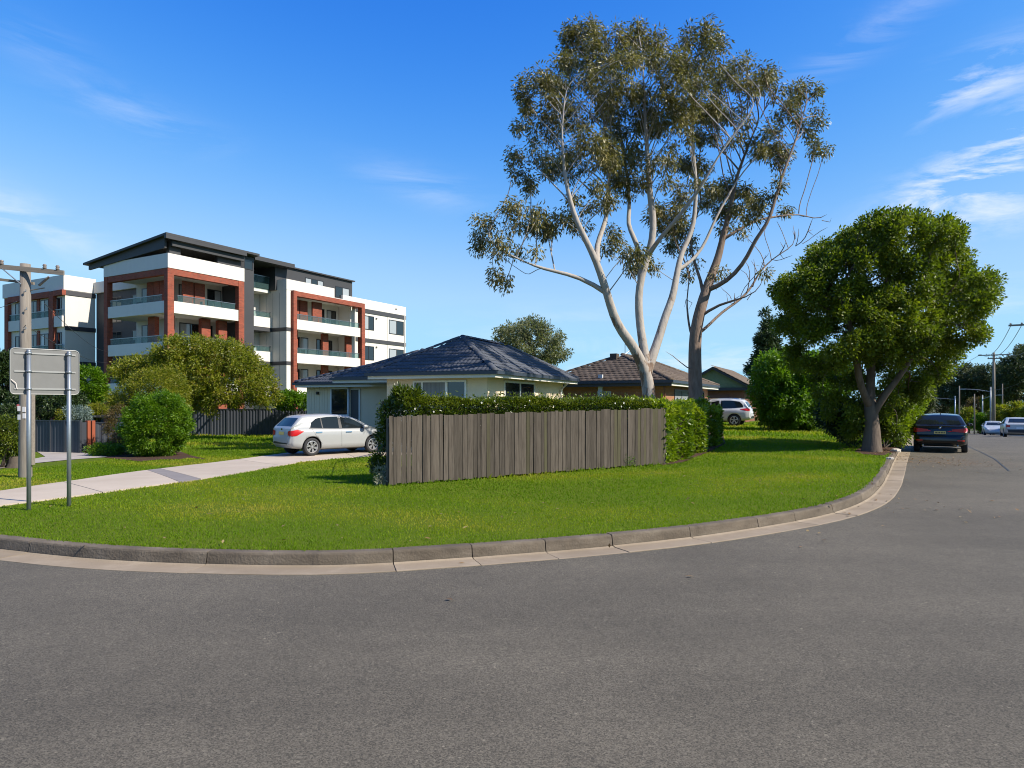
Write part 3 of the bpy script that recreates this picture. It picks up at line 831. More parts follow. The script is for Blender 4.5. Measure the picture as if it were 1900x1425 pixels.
# left wing: shaded balconies in a brick frame
abox('brick_column', M_BRICK, (0.7, 1.15, ay(98, 0.7), ay(90, 0.7), BOT, 10.9)); abox('brick_column', M_BRICK, (0.7, 1.15, ay(14, 0.7), ay(8, 0.7), BOT, 10.9))
ya_, yb_ = ay(98, 0.7), ay(8, 0.7)
abox('brick_beam', M_BRICK, (0.7, 1.0, 14.6, ya_ - 0.01, 10.55, 10.98)); abox('brick_beam', M_BRICK, (0.7, 1.0, ay(90, 0.7) + 0.01, ay(14, 0.7) - 0.01, 10.5, 10.98))
for z0, z1 in LV:
    abox('balcony_front', M_RENDER, (0.76, 0.9, ay(90, 0.76) + 0.02, ay(14, 0.76) - 0.02, z0 - 0.1, z1 - 0.05)); abox('balcony_front', M_RENDER, (0.76, 0.9, 14.75, ya_ - 0.02, z0 - 0.1, z1 - 0.05))
    balustrade(0.8, 0.85, ay(90, 0.8) + 0.05, ay(14, 0.8) - 0.05, z1 - 0.05, 0.5); balustrade(0.8, 0.85, 14.8, ya_ - 0.05, z1 - 0.05, 0.5)
    f = z0 + 0.1
    for a in (15.2, 17.2, 19.0, 21.3): win('S', 1.0, a, a + 1.2, f, f + 2.2, 2, GC if a < 18 else GG)
    abox('brick_screen', M_BRICK, (0.93, 0.99, 18.5, 18.9, f, f + 2.5))
for z0, z1 in LV[1:]:
    win('S', 3.4, 8.4, 9.6, z0 + 0.3, z0 + 2.4, 2, GG); win('S', 3.4, 11.0, 12.4, z0 + 0.3, z0 + 2.4, 2, GG)
# charcoal top storey: set back, with a raked roof over the corner terrace
abox('penthouse_wall', M_CHAR, (2.6, 6.3, 2.9, 9.5, 11.95, 13.1)); abox('penthouse_wall', M_CHAR, (7.47, 10.3, 3.2, 9.4, 11.2, 13.1)); abox('penthouse_wall', M_CHAR, (10.32, 19.5, 1.1, 9.4, 11.22, 13.30))
abox('penthouse_column', M_CHAR, (0.3, 1.15, 0.25, 0.6, 12.2, 13.1)); abox('penthouse_wall', M_CHAR, (4.2, 6.34, 0.3, 0.6, 12.2, 13.1))
rf = MB()
rf.prism([(-0.35, -0.35, 13.35), (7.5, -0.35, 13.35), (7.5, 9.7, 12.25), (-0.35, 9.7, 12.25)], (0, 0, 0.16))
rf.prism([(-0.35, -0.35, 13.12), (6.3, -0.35, 13.12), (6.3, -0.15, 13.12), (-0.35, -0.15, 13.12)], (0, 0, 0.225))
rf.build('roof', M_CHAR, apt)
so = MB(); so.prism([(-0.1, -0.1, 13.29), (6.3, -0.1, 13.29), (6.3, 9.4, 12.2), (-0.1, 9.4, 12.2)], (0, 0, 0.04)); so.build('soffit', mat('grey_soffit', (0.10, 0.097, 0.09), 0.8), apt)
abox('fascia_beam', M_CHAR, (0.3, 6.3, -0.08, 0.12, 12.74, 13.1))
sb = MB(); sb.prism([(-0.1, 0.2, 12.55), (-0.1, 0.2, 13.28), (-0.1, 9.4, 12.2), (-0.1, 9.4, 11.9)], (0.15, 0, 0)); sb.build('fascia_beam', M_CHAR, apt)
abox('roof', M_CHAR, (7.52, 11.6, 0.2, 9.5, 13.14, 13.48)); abox('roof', M_CHAR, (11.62, 19.7, 0.9, 9.5, 13.31, 13.42)); abox('roof', M_CHAR, (2.9, 8.2, 3.0, 8, 13.58, 13.85)); abox('gutter_pipe', M_CHAR, (19.51, 20.0, 2.2, 2.4, 12.3, 12.45))
win('F', 0.25, 6.5, 7.35, 12.25, 13.05, 1, GG)
win('F', 1.1, ax(566, 1.1), ax(600, 1.1), 11.95, 12.8, 3, CG); win('F', 1.1, ax(622, 1.1), ax(648, 1.1), 11.6, 12.6, 2, GC); win('F', 3.2, 7.6, 8.8, 11.3, 13.0, 2, GG)
for z in (8.6, 11.5): abox('wall_vent', M_BAND, (20.9, 21.1, 0.85, 0.9, z - 1.0, z - 0.9))

# panel joints, downpipes, lamps and balcony furniture
for x in (21.6, 24.4): abox('panel_joint', M_BAND, (x, x + 0.025, 0.893, 0.899, BOT, 11.0))
for y in (0.8, 1.6): abox('panel_joint', M_BAND, (10.513, 10.519, y, y + 0.02, BOT, 11.0))
dp = MB(); dp.tube([(27.1, 0.83, BOT), (27.1, 0.83, 11.0)], 0.05, 8); dp.build('downpipe', M_RENDER, apt, True)
dp = MB(); dp.tube([(7.6, 1.6, BOT), (7.6, 1.6, 11.9)], 0.05, 8); dp.build('downpipe', M_CHAR, apt, True)
for x, z in ((22.6, 10.1), (22.6, 7.3), (25.6, 11.4)): abox('wall_lamp', M_BAND, (x, x + 0.16, 0.80, 0.895, z, z + 0.12))
for x, y, z in ((3.4, 1.0, 8.4), (4.4, 1.1, 8.4), (1.2, 5.0, 8.4), (13.0, 0.5, 5.5), (17.0, 0.6, 5.5), (15.4, 0.5, 8.3), (1.1, 5.6, 5.6)):
    abox('balcony_chair', M_TRIMF, (x, x + 0.5, y, y + 0.5, z + 0.40, z + 0.46), (x, x + 0.06, y, y + 0.5, z + 0.461, z + 0.95), (x, x + 0.05, y, y + 0.05, z, z + 0.399), (x + 0.45, x + 0.5, y, y + 0.05, z, z + 0.399), (x, x + 0.05, y + 0.45, y + 0.5, z, z + 0.399), (x + 0.45, x + 0.5, y + 0.45, y + 0.5, z, z + 0.399))
# ------------------------------------------------------------------ tiled roofs
def tile_mesh(name, w, l, m, wave=0.028, th=0.022, nx=5, rolls=1):
    """one interlocking roof tile: x across, y up the slope, wavy in section, front lip showing its thickness"""
    V = []; xs = np.linspace(-w / 2, w / 2, nx)
    for j, (y, z) in enumerate(((0, th), (l * 1.12, 0.0))):
        for x in xs: V.append((x, y, z + wave * (0.5 - 0.5 * math.cos(2 * math.pi * rolls * (x / w + 0.5)))))
    for x in xs: V.append((x, 0.0, -0.012))
    F = [(i, i + 1, nx + i + 1, nx + i) for i in range(nx - 1)] + [(2 * nx + i, 2 * nx + i + 1, i + 1, i) for i in range(nx - 1)]
    me = bpy.data.meshes.new(name); me.from_pydata(V, [], F); me.materials.append(m)
    me.polygons.foreach_set('use_smooth', [True] * (nx - 1) + [False] * (nx - 1)); me.update(); return me
def tile_spots(poly, w, l, rs, off=0.035):
    """matrices of the tiles that cover a roof plane; poly[0]->poly[1] is its eave"""
    p = [Vector(q) for q in poly]; e = (p[1] - p[0]).normalized()
    n = (p[1] - p[0]).cross(p[2] - p[0]).normalized()
    if n.z < 0: n = -n
    up = n.cross(e)
    if up.z < 0: up = -up
    q2 = [((q - p[0]).dot(e), (q - p[0]).dot(up)) for q in p]
    x0, x1 = min(a for a, b in q2), max(a for a, b in q2); y1 = max(b for a, b in q2)
    out = []; r = 0; y = -0.05
    ex = up.cross(n)
    if ex.dot(e) < 0: ex = -ex
    while y < y1:
        x = x0 + (w / 2 if r % 2 else 0)
        while x < x1 + w:
            if inpoly(np.array([x]), np.array([y + l * 0.45]), q2)[0]:
                pos = p[0] + e * x + up * y + n * (off + rs.uniform(-0.003, 0.003))
                M = Matrix((ex, up, n)).transposed().to_4x4(); M.translation = pos
                if M.determinant() < 0: M[0][0] *= -1; M[1][0] *= -1; M[2][0] *= -1
                out.append(M @ Matrix.Rotation(rs.uniform(-0.008, 0.008), 4, 'Z'))
            x += w
        y += l; r += 1
    return out
def hip_planes(x0, x1, y0, y1, ze, r0, r1, zr):
    """eave rectangle and ridge r0-r1 (x, y); four planes, eave first"""
    a, b, c, d = (x0, y0, ze), (x1, y0, ze), (x1, y1, ze), (x0, y1, ze)
    R0, R1 = (*r0, zr), (*r1, zr)
    return a, b, c, d, R0, R1
def ridge_caps(root, lines, m, step=0.36, r=0.085):
    cap = MB()
    n = 6
    for j, y in enumerate((0.0, step * 1.06)):
        for k in range(n):
            t = math.pi * k / (n - 1); rr = r * (1.0 if j else 1.12)
            cap.v.append((rr * 1.25 * math.cos(t), y, rr * math.sin(t) - 0.01))
    cap.f = [[k, k + 1, n + k + 1, n + k][::-1] for k in range(n - 1)] + [list(range(n))]; cap.m = [0] * len(cap.f)
    me = cap.mesh('ridge_tile', m, True)
    for a, b in lines:
        a, b = Vector(a), Vector(b); d = b - a; L = d.length; d.normalize()
        s = Vector((d.y, -d.x, 0)).normalized(); u = s.cross(d)
        if u.z < 0: u = -u; s = -s
        for i in range(int(L / step)):
            M = Matrix((s, d, u)).transposed().to_4x4(); M.translation = a + d * (i * step) + u * 0.05
            o = link('ridge_tile', me, root); o.matrix_local = M
def tiles_out(root, mats, m, w, l, limit, eye_local, wave=0.028, rolls=1):
    """the nearest tiles become parts, the rest one joined part"""
    me = tile_mesh('roof_tile', w, l, m, wave, nx=4 * rolls + 1, rolls=rolls)
    mats.sort(key=lambda M: (M.translation - eye_local).length)
    for M in mats[:limit]:
        o = link('roof_tile', me, root); o.matrix_local = M
    rest = mats[limit:]
    if rest:
        base = np.array([v.co for v in me.vertices]); F = np.array([list(p.vertices) for p in me.polygons]); nb = len(base)
        V = np.concatenate([base @ np.array(M.to_3x3()).T + np.array(M.translation) for M in rest])
        FF = np.concatenate([F + i * nb for i in range(len(rest))])
        link('roof_tile_rows', np_mesh('roof_tile_rows', V, FF, m, True), root, kind='stuff')
    return me

M_NAVY = mat('navy_tile', (0.070, 0.076, 0.090), 0.7, noise=(3, 0.5, (0.055, 0.060, 0.070)), noise2=(14, 0.3, (0.088, 0.094, 0.108)), rnd=0.14, spec=0.22)
M_BROWNT = mat('brown_tile', (0.105, 0.078, 0.060), 0.9, noise=(1.2, 0.8, (0.15, 0.118, 0.09)), noise2=(9, 0.7, (0.06, 0.046, 0.037)), rnd=0.22, spec=0.15)
M_GREENT = mat('mossy_shingle', (0.20, 0.24, 0.125), 0.9, noise=(2, 0.8, (0.28, 0.30, 0.17)), noise2=(8, 0.6, (0.13, 0.155, 0.09)), rnd=0.2, spec=0.15)
M_GUTTERS = mat('eave_gutter_navy', (0.030, 0.037, 0.05), 0.4)
M_FASCIA = mat('fascia_paint', (0.66, 0.62, 0.54), 0.6, noise=(2, 0.3, (0.55, 0.51, 0.44)))
M_DOOR = mat('dark_door', (0.060, 0.058, 0.06), 0.5)
M_PIPE = mat('downpipe', (0.50, 0.50, 0.50), 0.45)

# ------------------------------------------------------------------ house one: cream walls, navy tiles
HA = rad(67.0)
HO = Vector((-0.59, 24.0, 0.0)); HZ = float(Hland(-3.0, 27.0)) - 0.02
HX = Vector((math.cos(HA), math.sin(HA), 0)); HYv = Vector((-HX.y, HX.x, 0))
h1 = thing('brick_bungalow', 'single storey cream bungalow with a navy tiled hip roof behind the paling fence', 'house', (HO.x, HO.y, 0), HA)
h1.name = 'cream_bungalow'
def loc_eye(o, a): return Matrix.Rotation(-a, 4, 'Z') @ (Vector((0, 0, EYE)) - o)
def hx(px, y):
    r = (px - CX) / FPX; bx, by = HO.x + HYv.x * y, HO.y + HYv.y * y
    return (r * by - bx) / (HX.x - r * HX.y)
def hy(px, x):
    r = (px - CX) / FPX; bx, by = HO.x + HX.x * x, HO.y + HX.y * x
    return (r * by - bx) / (HYv.x - r * HYv.y)
def hbox(name, m, *b, parent=h1, label=None):
    mb = MB()
    for q in b: mb.box(*q)
    return mb.build(name, m, parent, label=label)
ZE = 2.98
hbox('wall', M_CREAM, (0.55, 9.0, 0.55, 4.85, -0.3, ZE - 0.12))
hbox('wall', M_CREAM, (5.75, 9.0, 4.87, 12.95, -0.3, ZE - 0.22))
# cladding boards: shadow lines on the front walls
bd_ = MB()
for z in np.arange(0.2, 2.8, 0.3):
    bd_.box(0.541, 0.549, 0.56, 4.84, z, z + 0.285); bd_.box(0.56, 8.99, 0.541, 0.549, z, z + 0.285)
bd_.build('weatherboard', M_CREAM, h1, kind='stuff')
bv = MB()
for y in np.arange(11.75, 12.9, 0.16): bv.box(5.735, 5.749, y, y + 0.145, 0.0, ZE - 0.25)
bv.build('board_cladding', M_CREAM, h1, kind='stuff')
# windows
w1a, w1b = hy(866, 0.55), hy(767, 0.55)
win('S', 0.539, w1a, w1b, 0.95, 2.70, 1, GG, M_WALU, parent=h1, t=0.07, proud=0.04).name = 'window'
cut1, cut2 = hy(828, 0.5), hy(783, 0.5)
hbox('window_mullion', M_WALU, (0.49, 0.53, cut1 - 0.05, cut1 + 0.05, 1.02, 2.63)); hbox('window_mullion', M_WALU, (0.49, 0.53, cut2 - 0.035, cut2 + 0.035, 1.02, 2.63))
hbox('curtain', mat('curtain_cloth', (0.20, 0.21, 0.21), 0.5, noise=((14, 14, 0.4), 0.8, (0.10, 0.105, 0.11))), (0.518, 0.525, cut1 + 0.06, w1b - 0.09, 1.05, 2.62))
w2a, w2b = hx(934, 0.55), hx(991, 0.55)
win('F', 0.539, w2a, w2b, 0.95, 2.72, 2, GG, M_WALU, parent=h1, t=0.08, proud=0.04)
win('S', 5.745, 10.45, 11.55, 0.5, 2.62, 1, GG, M_WALU, parent=h1, t=0.08, proud=0.05)
hbox('window_mullion', M_WALU, (5.69, 5.74, 10.53, 11.47, 1.22, 1.29))
hbox('door', M_DOOR, (5.70, 5.745, 9.86, 10.32, 0.0, 2.5)); hbox('door_frame', M_WALU, (5.69, 5.747, 9.78, 9.85, 0.0, 2.55), (5.69, 5.747, 9.86, 10.4, 2.51, 2.56))
hbox('letter_panel', mat('brown_plaque', (0.09, 0.05, 0.04), 0.6), (5.71, 5.748, 8.25, 8.55, 1.55, 1.95))
hbox('wall_lamp', M_ALU, (5.60, 5.74, 12.25, 12.35, 2.28, 2.42))
hbox('porch_wall', M_CREAM, (5.62, 5.70, 4.9, 8.1, -0.2, 2.74)) if False else None
pp = MB(); pp.tube([(5.58, 10.36, 0), (5.58, 10.36, 2.7)], 0.05, 10); pp.build('downpipe', M_PIPE, h1, smooth=True)
pp = MB(); x_ = hx(1040, 0.5); pp.tube([(x_, 0.12, 2.78), (x_, 0.45, 2.52), (x_, 0.48, 2.4), (x_, 0.48, 0)], 0.042, 10); pp.build('downpipe', M_PIPE, h1, smooth=True)
# roofs
hips = [((0, 9.6, 0, 5.35), ZE, (2.7, 2.68), (6.9, 2.68), ZE + 1.50),
        ((2.34, 9.6, 2.9, 8.8), ZE - 0.04, (5.0, 5.9), (7.6, 5.9), ZE + 1.22),
        ((5.2, 11.8, 2.9, 13.3), ZE - 0.13, (8.5, 7.0), (8.5, 5.0), ZE + 1.52)]
spots = []; capl = []; rsx = np.random.RandomState(11)
rfb = MB(); gt = MB(); fa = MB(); sf = MB()
for (x0, x1, y0, y1), ze, r0, r1, zr in hips:
    a, b, c, d, R0, R1 = hip_planes(x0, x1, y0, y1, ze, r0, r1, zr)
    along_x = abs(r1[0] - r0[0]) > abs(r1[1] - r0[1])
    if along_x: pl = [(d, a, R0), (a, b, R1, R0), (b, c, R1), (c, d, R0, R1)]; capl_ = [(a, R0), (d, R0), (b, R1), (c, R1), (R0, R1)]
    else: pl = [(d, a, R1, R0), (a, b, R1), (b, c, R0, R1), (c, d, R0)]; capl_ = [(d, R0), (c, R0), (a, R1), (b, R1), (R0, R1)]
    capl += capl_
    for q in pl: rfb.add(q, [tuple(range(len(q)))])
    vis = pl[:2] if along_x else [pl[0], pl[3]]
    for q in vis: spots += tile_spots(q, 0.34, 0.30, rsx)
    # gutter, fascia and soffit round the eave
    for (p0, p1, nx_, ny_) in ((a, b, 0, -1), (d, a, -1, 0), (c, d, 0, 1), (b, c, 1, 0)):
        xa, xb = sorted((p0[0], p1[0])); ya2, yb2 = sorted((p0[1], p1[1]))
        g = 0.10
        if nx_: gt.box(xa - g if nx_ < 0 else xa + 0.001, xa - 0.001 if nx_ < 0 else xa + g, ya2 - g, yb2 + g, ze - 0.10, ze + 0.015); fa.box(xa + (0.0 if nx_ < 0 else -0.03), xa + (0.03 if nx_ < 0 else 0.0), ya2 + 0.03, yb2 - 0.03, ze - 0.22, ze - 0.03)
        else: gt.box(xa - g + 0.001, xb + g - 0.001, ya2 - g if ny_ < 0 else ya2 + 0.001, ya2 - 0.001 if ny_ < 0 else ya2 + g, ze - 0.099, ze + 0.014); fa.box(xa, xb, ya2 + (0.0 if ny_ < 0 else -0.03), ya2 + (0.03 if ny_ < 0 else 0.0), ze - 0.219, ze - 0.031)
    sf.box(x0 + 0.03, x1 - 0.03, y0 + 0.03, y1 - 0.03, ze - 0.2, ze - 0.17 + 0.003 * len(sf.v) / 8)
rfb.build('roof', M_NAVY, h1); gt.build('eave_gutter', M_GUTTERS, h1); fa.build('fascia', M_FASCIA, h1); sf.build('soffit', M_SOFFIT, h1)
eye1 = loc_eye(Vector((HO.x, HO.y, 0)), HA)
def hidden_by_others(M):
    p = M.translation
    for (x0, x1, y0, y1), ze, r0, r1, zr in hips:
        if x0 + .2 < p.x < x1 - .2 and y0 + .2 < p.y < y1 - .2:
            k = 0.53
            zc = ze + min(min(p.x - x0, x1 - p.x) * (zr - ze) / max(min(abs(r0[0] - x0), 9), .1), min(p.y - y0, y1 - p.y) * (zr - ze) / max(abs(r0[1] - y0) if abs(r1[0] - r0[0]) > .1 else abs(y1 - r0[1]), .1), zr - ze)
            if p.z < zc - 0.18: return True
    return False
spots = [M for M in spots if not hidden_by_others(M)]
tiles_out(h1, spots, M_NAVY, 0.34, 0.30, 296, eye1, 0.024, 2)
ridge_caps(h1, capl, M_NAVY)

# ------------------------------------------------------------------ house two: tan brick, brown tiles
H2A = rad(63.0); H2 = Vector((8.18, 35.0, 0)); H2Z = float(Hland(8, 36)) - 0.05
h2 = thing('brick_bungalow', 'single storey tan brick bungalow with a weathered brown tiled roof behind the white gum', 'house', H2, H2A)
Z2 = 3.02
hbox('wall', M_BROWN_BRICK, (0.6, 12.4, 0.6, 7.0, -0.2, Z2 - 0.14), parent=h2)
a, b, c, d, R0, R1 = hip_planes(0, 13.0, 0, 7.6, Z2, (3.7, 3.8), (9.2, 3.8), Z2 + 1.62)
pl2 = [(d, a, R0), (a, b, R1, R0), (b, c, R1), (c, d, R0, R1)]
r2 = MB()
for q in pl2: r2.add(q, [tuple(range(len(q)))])
r2.build('roof', M_BROWNT, h2)
g2 = MB(); g2.box(-0.1, -0.001, -0.1, 7.7, Z2 - 0.12, Z2 + 0.02); g2.box(-0.099, 13.1, -0.1, -0.001, Z2 - 0.119, Z2 + 0.019); g2.build('eave_gutter', M_GUTTERS, h2)
f2 = MB(); f2.box(0, 0.03, 0, 7.6, Z2 - 0.28, Z2 - 0.03); f2.build('fascia', M_BAND, h2); f3 = MB(); f3.box(0.031, 13, 0, 0.03, Z2 - 0.26, Z2 - 0.03); f3.build('fascia', M_FASCIA, h2)
s2 = MB(); s2.box(0.03, 12.97, 0.03, 7.57, Z2 - 0.24, Z2 - 0.2); s2.build('soffit', M_SOFFIT, h2)
sp2 = []; rsx = np.random.RandomState(12)
for q in pl2[:2]: sp2 += tile_spots(q, 0.34, 0.34, rsx)
tiles_out(h2, sp2, M_BROWNT, 0.34, 0.34, 290, loc_eye(H2, H2A), wave=0.02)
ridge_caps(h2, [(a, R0), (d, R0), (b, R1), (R0, R1)], M_BROWNT, 0.4, 0.1)
def gx2(px, y):
    V2 = Vector((-math.sin(H2A), math.cos(H2A))); U2 = Vector((math.cos(H2A), math.sin(H2A)))
    r = (px - CX) / FPX; bx, by = H2.x + V2.x * y, H2.y + V2.y * y
    return (r * by - bx) / (U2.x - r * U2.y)
def gy2(px, x):
    V2 = Vector((-math.sin(H2A), math.cos(H2A))); U2 = Vector((math.cos(H2A), math.sin(H2A)))
    r = (px - CX) / FPX; bx, by = H2.x + U2.x * x, H2.y + U2.y * x
    return (r * by - bx) / (V2.x - r * V2.y)
win('F', 0.6, gx2(1251, 0.6), gx2(1277, 0.6), 0.7, 2.62, 2, CC, parent=h2, t=0.08)
win('F', 0.6, gx2(1298, 0.6), gx2(1306, 0.6), 0.4, 2.62, 1, GG, parent=h2, t=0.08)
win('S', 0.6, gy2(1134, 0.6), gy2(1108, 0.6), 1.1, 2.5, 2, CC, M_PIPE, parent=h2, t=0.07)
px1 = MB(); yv = gy2(1114, 0.3); px1.box(0.25, 0.42, yv - 0.12, yv + 0.12, 0.5, 3.4); px1.build('flue', M_PIPE, h2)
px1 = MB(); px1.tube([(0.4, 0.5, 2.75), (0.52, 0.5, 2.5), (0.52, 0.5, 0)], 0.045, 8); px1.build('downpipe', mat('brown_pipe', (0.16, 0.06, 0.04), 0.5), h2, smooth=True)
an = MB(); an.tube([(4.2, 3.8, 4.6), (4.2, 3.8, 6.0)], 0.02, 6); an.tube([(3.8, 3.8, 4.62), (4.5, 3.5, 5.05)], 0.03, 6); an.build('aerial', M_RAIL, h2)
px1 = MB(); px1.box(2.9, 3.4, 3.9, 4.3, 4.2, 4.72); px1.build('roof_vent', M_BROWNT, h2)

# ------------------------------------------------------------------ house three: mossy shingled gable
H3A = rad(63.0); H3 = P(1392, 720, 52.0); H3.z = 0
h3 = thing('gabled_house', 'small brick house with a mossy green shingled gable beside the white four wheel drive', 'house', H3, H3A)
M_RED3 = brick_mat('orange_brick', (0.20, 0.062, 0.028), (0.16, 0.05, 0.024), (0.15, 0.09, 0.06))
Z3 = 3.05; wd = 5.6; hgt = 1.65
hbox('wall', M_RED3, (0.5, 9.5, 0.5, wd - 0.5, -0.3, Z3 - 0.1), parent=h3)
r3 = MB(); r3.prism([(0.0, -0.3, Z3 - 0.06), (0.0, wd / 2, Z3 + hgt), (0.0, wd + 0.3, Z3 - 0.06), (0.0, wd + 0.3, Z3 - 0.2), (0.0, wd / 2, Z3 + hgt - 0.14), (0, -0.3, Z3 - 0.2)], (10.5, 0, 0)); r3.build('roof', M_BROWNT, h3)
gab = MB(); gab.prism([(0.3, 0.1, Z3), (0.3, wd / 2, Z3 + hgt - 0.14), (0.3, wd - 0.1, Z3)], (0.1, 0, 0)); gab.build('gable', M_GREENT, h3)
sh = MB(); rs3 = np.random.RandomState(5)
for k in range(12):
    z = Z3 + 0.02 + k * 0.125; hw = (wd / 2 - 0.2) * (1 - (k * 0.125 + 0.16) / hgt)
    y = wd / 2 - hw
    while y < wd / 2 + hw - 0.1:
        w_ = rs3.uniform(0.14, 0.24); t_ = rs3.uniform(0.015, 0.035); sh.box(0.3 - t_, 0.296, y, min(y + w_ - 0.012, wd / 2 + hw), z, z + 0.135); y += w_
sh.build('shingle_rows', M_GREENT, h3, kind='stuff')
ba = MB(); ba.box(-0.02, 0.1, -0.2, wd / 2, 0, 0.01) if False else None
ba.prism([(-0.02, -0.32, Z3 - 0.1), (-0.02, wd / 2, Z3 + hgt - 0.02), (-0.02, wd / 2, Z3 + hgt - 0.2), (-0.02, -0.32, Z3 - 0.28)], (0.03, 0, 0)); ba.prism([(-0.02, wd + 0.32, Z3 - 0.1), (-0.02, wd / 2, Z3 + hgt - 0.02), (-0.02, wd / 2, Z3 + hgt - 0.2), (-0.02, wd + 0.32, Z3 - 0.28)], (0.03, 0, 0)); ba.build('barge_board', M_CHAR, h3)
hbox('fascia', M_CHAR, (0.1, 0.3, -0.2, wd + 0.2, Z3 - 0.22, Z3 - 0.005), parent=h3)
hbox('garage_door', mat('brown_door', (0.13, 0.05, 0.03), 0.6, noise=((1, 1, 12), 0.5, (0.09, 0.035, 0.02))), (0.44, 0.49, 1.6, 4.6, 0, 2.5), parent=h3)
tr3 = tile_spots([(0, -0.3, Z3 - 0.05), (10.5, -0.3, Z3 - 0.05), (10.5, wd / 2, Z3 + hgt), (0, wd / 2, Z3 + hgt)], 0.34, 0.34, rs3)
tiles_out(h3, tr3, M_BROWNT, 0.34, 0.34, 0, Vector((0, 0, 0)), 0.02)
# ------------------------------------------------------------------ paling fence
M_PALING = mat('weathered_timber', (0.074, 0.060, 0.047), 0.9, noise=((22, 22, 1.3), 0.9, (0.034, 0.027, 0.021)), noise2=((60, 60, 3.0), 0.5, (0.112, 0.094, 0.076)), bump=((70, 70, 2.5), 0.5, 0.006), rnd=0.3, spec=0.2)
M_LICHEN = mat('mossy_timber', (0.075, 0.070, 0.038), 0.9, noise=((20, 20, 1.5), 0.8, (0.05, 0.04, 0.028)), bump=((70, 70, 2.5), 0.5, 0.006), rnd=0.2, spec=0.2)
FA, FB = G(722, 902), G(1232, 862)
fence = thing('paling_fence', 'weathered grey timber paling fence in front of the cream bungalow', 'fence', (FA.x, FA.y, FA.z), math.atan2(FB.y - FA.y, FB.x - FA.x))
FL = (FB.xy - FA.xy).length
zA, zB = EYE + (HY - 772) / FPX * FA.y - FA.z, EYE + (HY - 757) / FPX * FB.y - FA.z
rs = np.random.RandomState(21)
x = 0.0; k = 0
while x < FL:
    w = rs.uniform(0.085, 0.15); lap = rs.uniform() < 0.25
    t = x / FL; top = zA + (zB - zA) * t + rs.uniform(-0.024, 0.016); bot = (FB.z - FA.z) * t + 0.03 + rs.uniform(-0.015, 0.02)
    y = -0.016 if lap else rs.uniform(-0.006, 0.004)
    h = top - bot; mb = MB(); lean = rs.uniform(-0.004, 0.004)
    a = w / 2 - (0.0 if lap else 0.005)
    mb.prism([(-a, 0, 0), (a, 0, 0), (a + lean, 0, h * 0.5), (a + lean, 0, h - rs.uniform(0, 0.01)), (-a + lean, 0, h), (-a + lean, 0, h * 0.5)], (0, 0.015, 0))
    o = mb.build('fence_board', M_LICHEN if rs.uniform() < (0.06 + 0.25 * (t > 0.7)) else M_PALING, fence)
    o.location = (x + w / 2, y, bot); o.rotation_euler = (rs.uniform(-0.008, 0.008), 0, rs.uniform(-0.03, 0.03))
    x += w + 0.001; k += 1
for z in (0.3, zA - 0.22):
    mb = MB(); mb.prism([(0, 0.02, z), (FL, 0.02, z + (zB - zA) * 1.0), (FL, 0.02, z + 0.07 + (zB - zA)), (0, 0.02, z + 0.07)], (0, 0.04, 0)); mb.build('rail', M_PALING, fence)
for q in np.linspace(0.06, FL - 0.06, 5):
    mb = MB(); mb.box(q - 0.05, q + 0.05, 0.061, 0.16, -0.2, zA + (zB - zA) * q / FL - 0.05); mb.build('fence_post', M_PALING, fence)

# ------------------------------------------------------------------ sheet steel fences at the back
M_STEEL = mat('slate_sheet', (0.042, 0.047, 0.058), 0.45, noise=(0.8, 0.4, (0.05, 0.055, 0.066)), rnd=0.06, spec=0.4)
M_STEEL2 = mat('slate_cap', (0.035, 0.038, 0.046), 0.4)
M_RUST = mat('rust_red_post', (0.26, 0.062, 0.026), 0.7, noise=((8, 8, 1), 0.4, (0.18, 0.045, 0.02)))
def sheet_fence(name, label, A, B, h, n, red=()):
    A, B = Vector(A), Vector(B); L = (B - A).xy.length
    f = thing(name, label, 'fence', (A.x, A.y, A.z), math.atan2(B.y - A.y, B.x - A.x))
    dz = B.z - A.z
    for i in range(n):
        a, b = L * i / n + 0.035, L * (i + 1) / n - 0.035
        m = max(3, int((b - a) / 0.17)); V = []
        for j in range(m * 4 + 1):
            ph = j % 4; xx = a + (b - a) * j / (m * 4); yy = (0.0, 0.0, 0.03, 0.03)[ph]
            V += [(xx, yy, dz * i / n), (xx, yy, dz * i / n + h - 0.04)]
        mb = MB(); mb.add(V, [(2 * j, 2 * j + 2, 2 * j + 3, 2 * j + 1) for j in range(m * 4)])
        mb.build('fence_panel', M_STEEL, f)
        mb = MB(); mb.box(a, b, -0.02, 0.05, dz * i / n + h - 0.038, dz * i / n + h); mb.build('top_rail', M_STEEL2, f)
    for i in range(n + 1):
        mb = MB(); mb.box(L * i / n - 0.033, L * i / n + 0.033, -0.03, 0.06, dz * i / n - 0.2, dz * i / n + h + 0.01); mb.build('fence_post', M_RUST if i in red else M_STEEL2, f)
    return f
sheet_fence('steel_fence', 'slate grey sheet steel fence running from the olive tree to the cream bungalow', G(330, 808.5), G(572, 808), 1.62, 8)
q0, q1 = G(56, 838), G(150, 845); sheet_fence('steel_fence', 'slate grey sheet steel fence panel behind the power pole', G(40, 838), G(148, 841), 1.28, 4)
q0 = G(176, 838); q1 = G(215, 837)
sheet_fence('steel_fence', 'dark ribbed steel fence behind the round bush, right of the red gate posts', q0, q1, 1.18, 1)
gate = thing('garden_gate', 'dark garden gate between two rust red posts beside the round bush', 'gate', G(149, 840), math.atan2((q0 - G(149, 840)).y, (q0 - G(149, 840)).x))
gl = (q0 - G(149, 840)).xy.length
mb = MB(); mb.box(0.03, gl * 0.42, 0, 0.04, 0.06, 1.2); mb.build('gate_leaf', M_STEEL, gate)
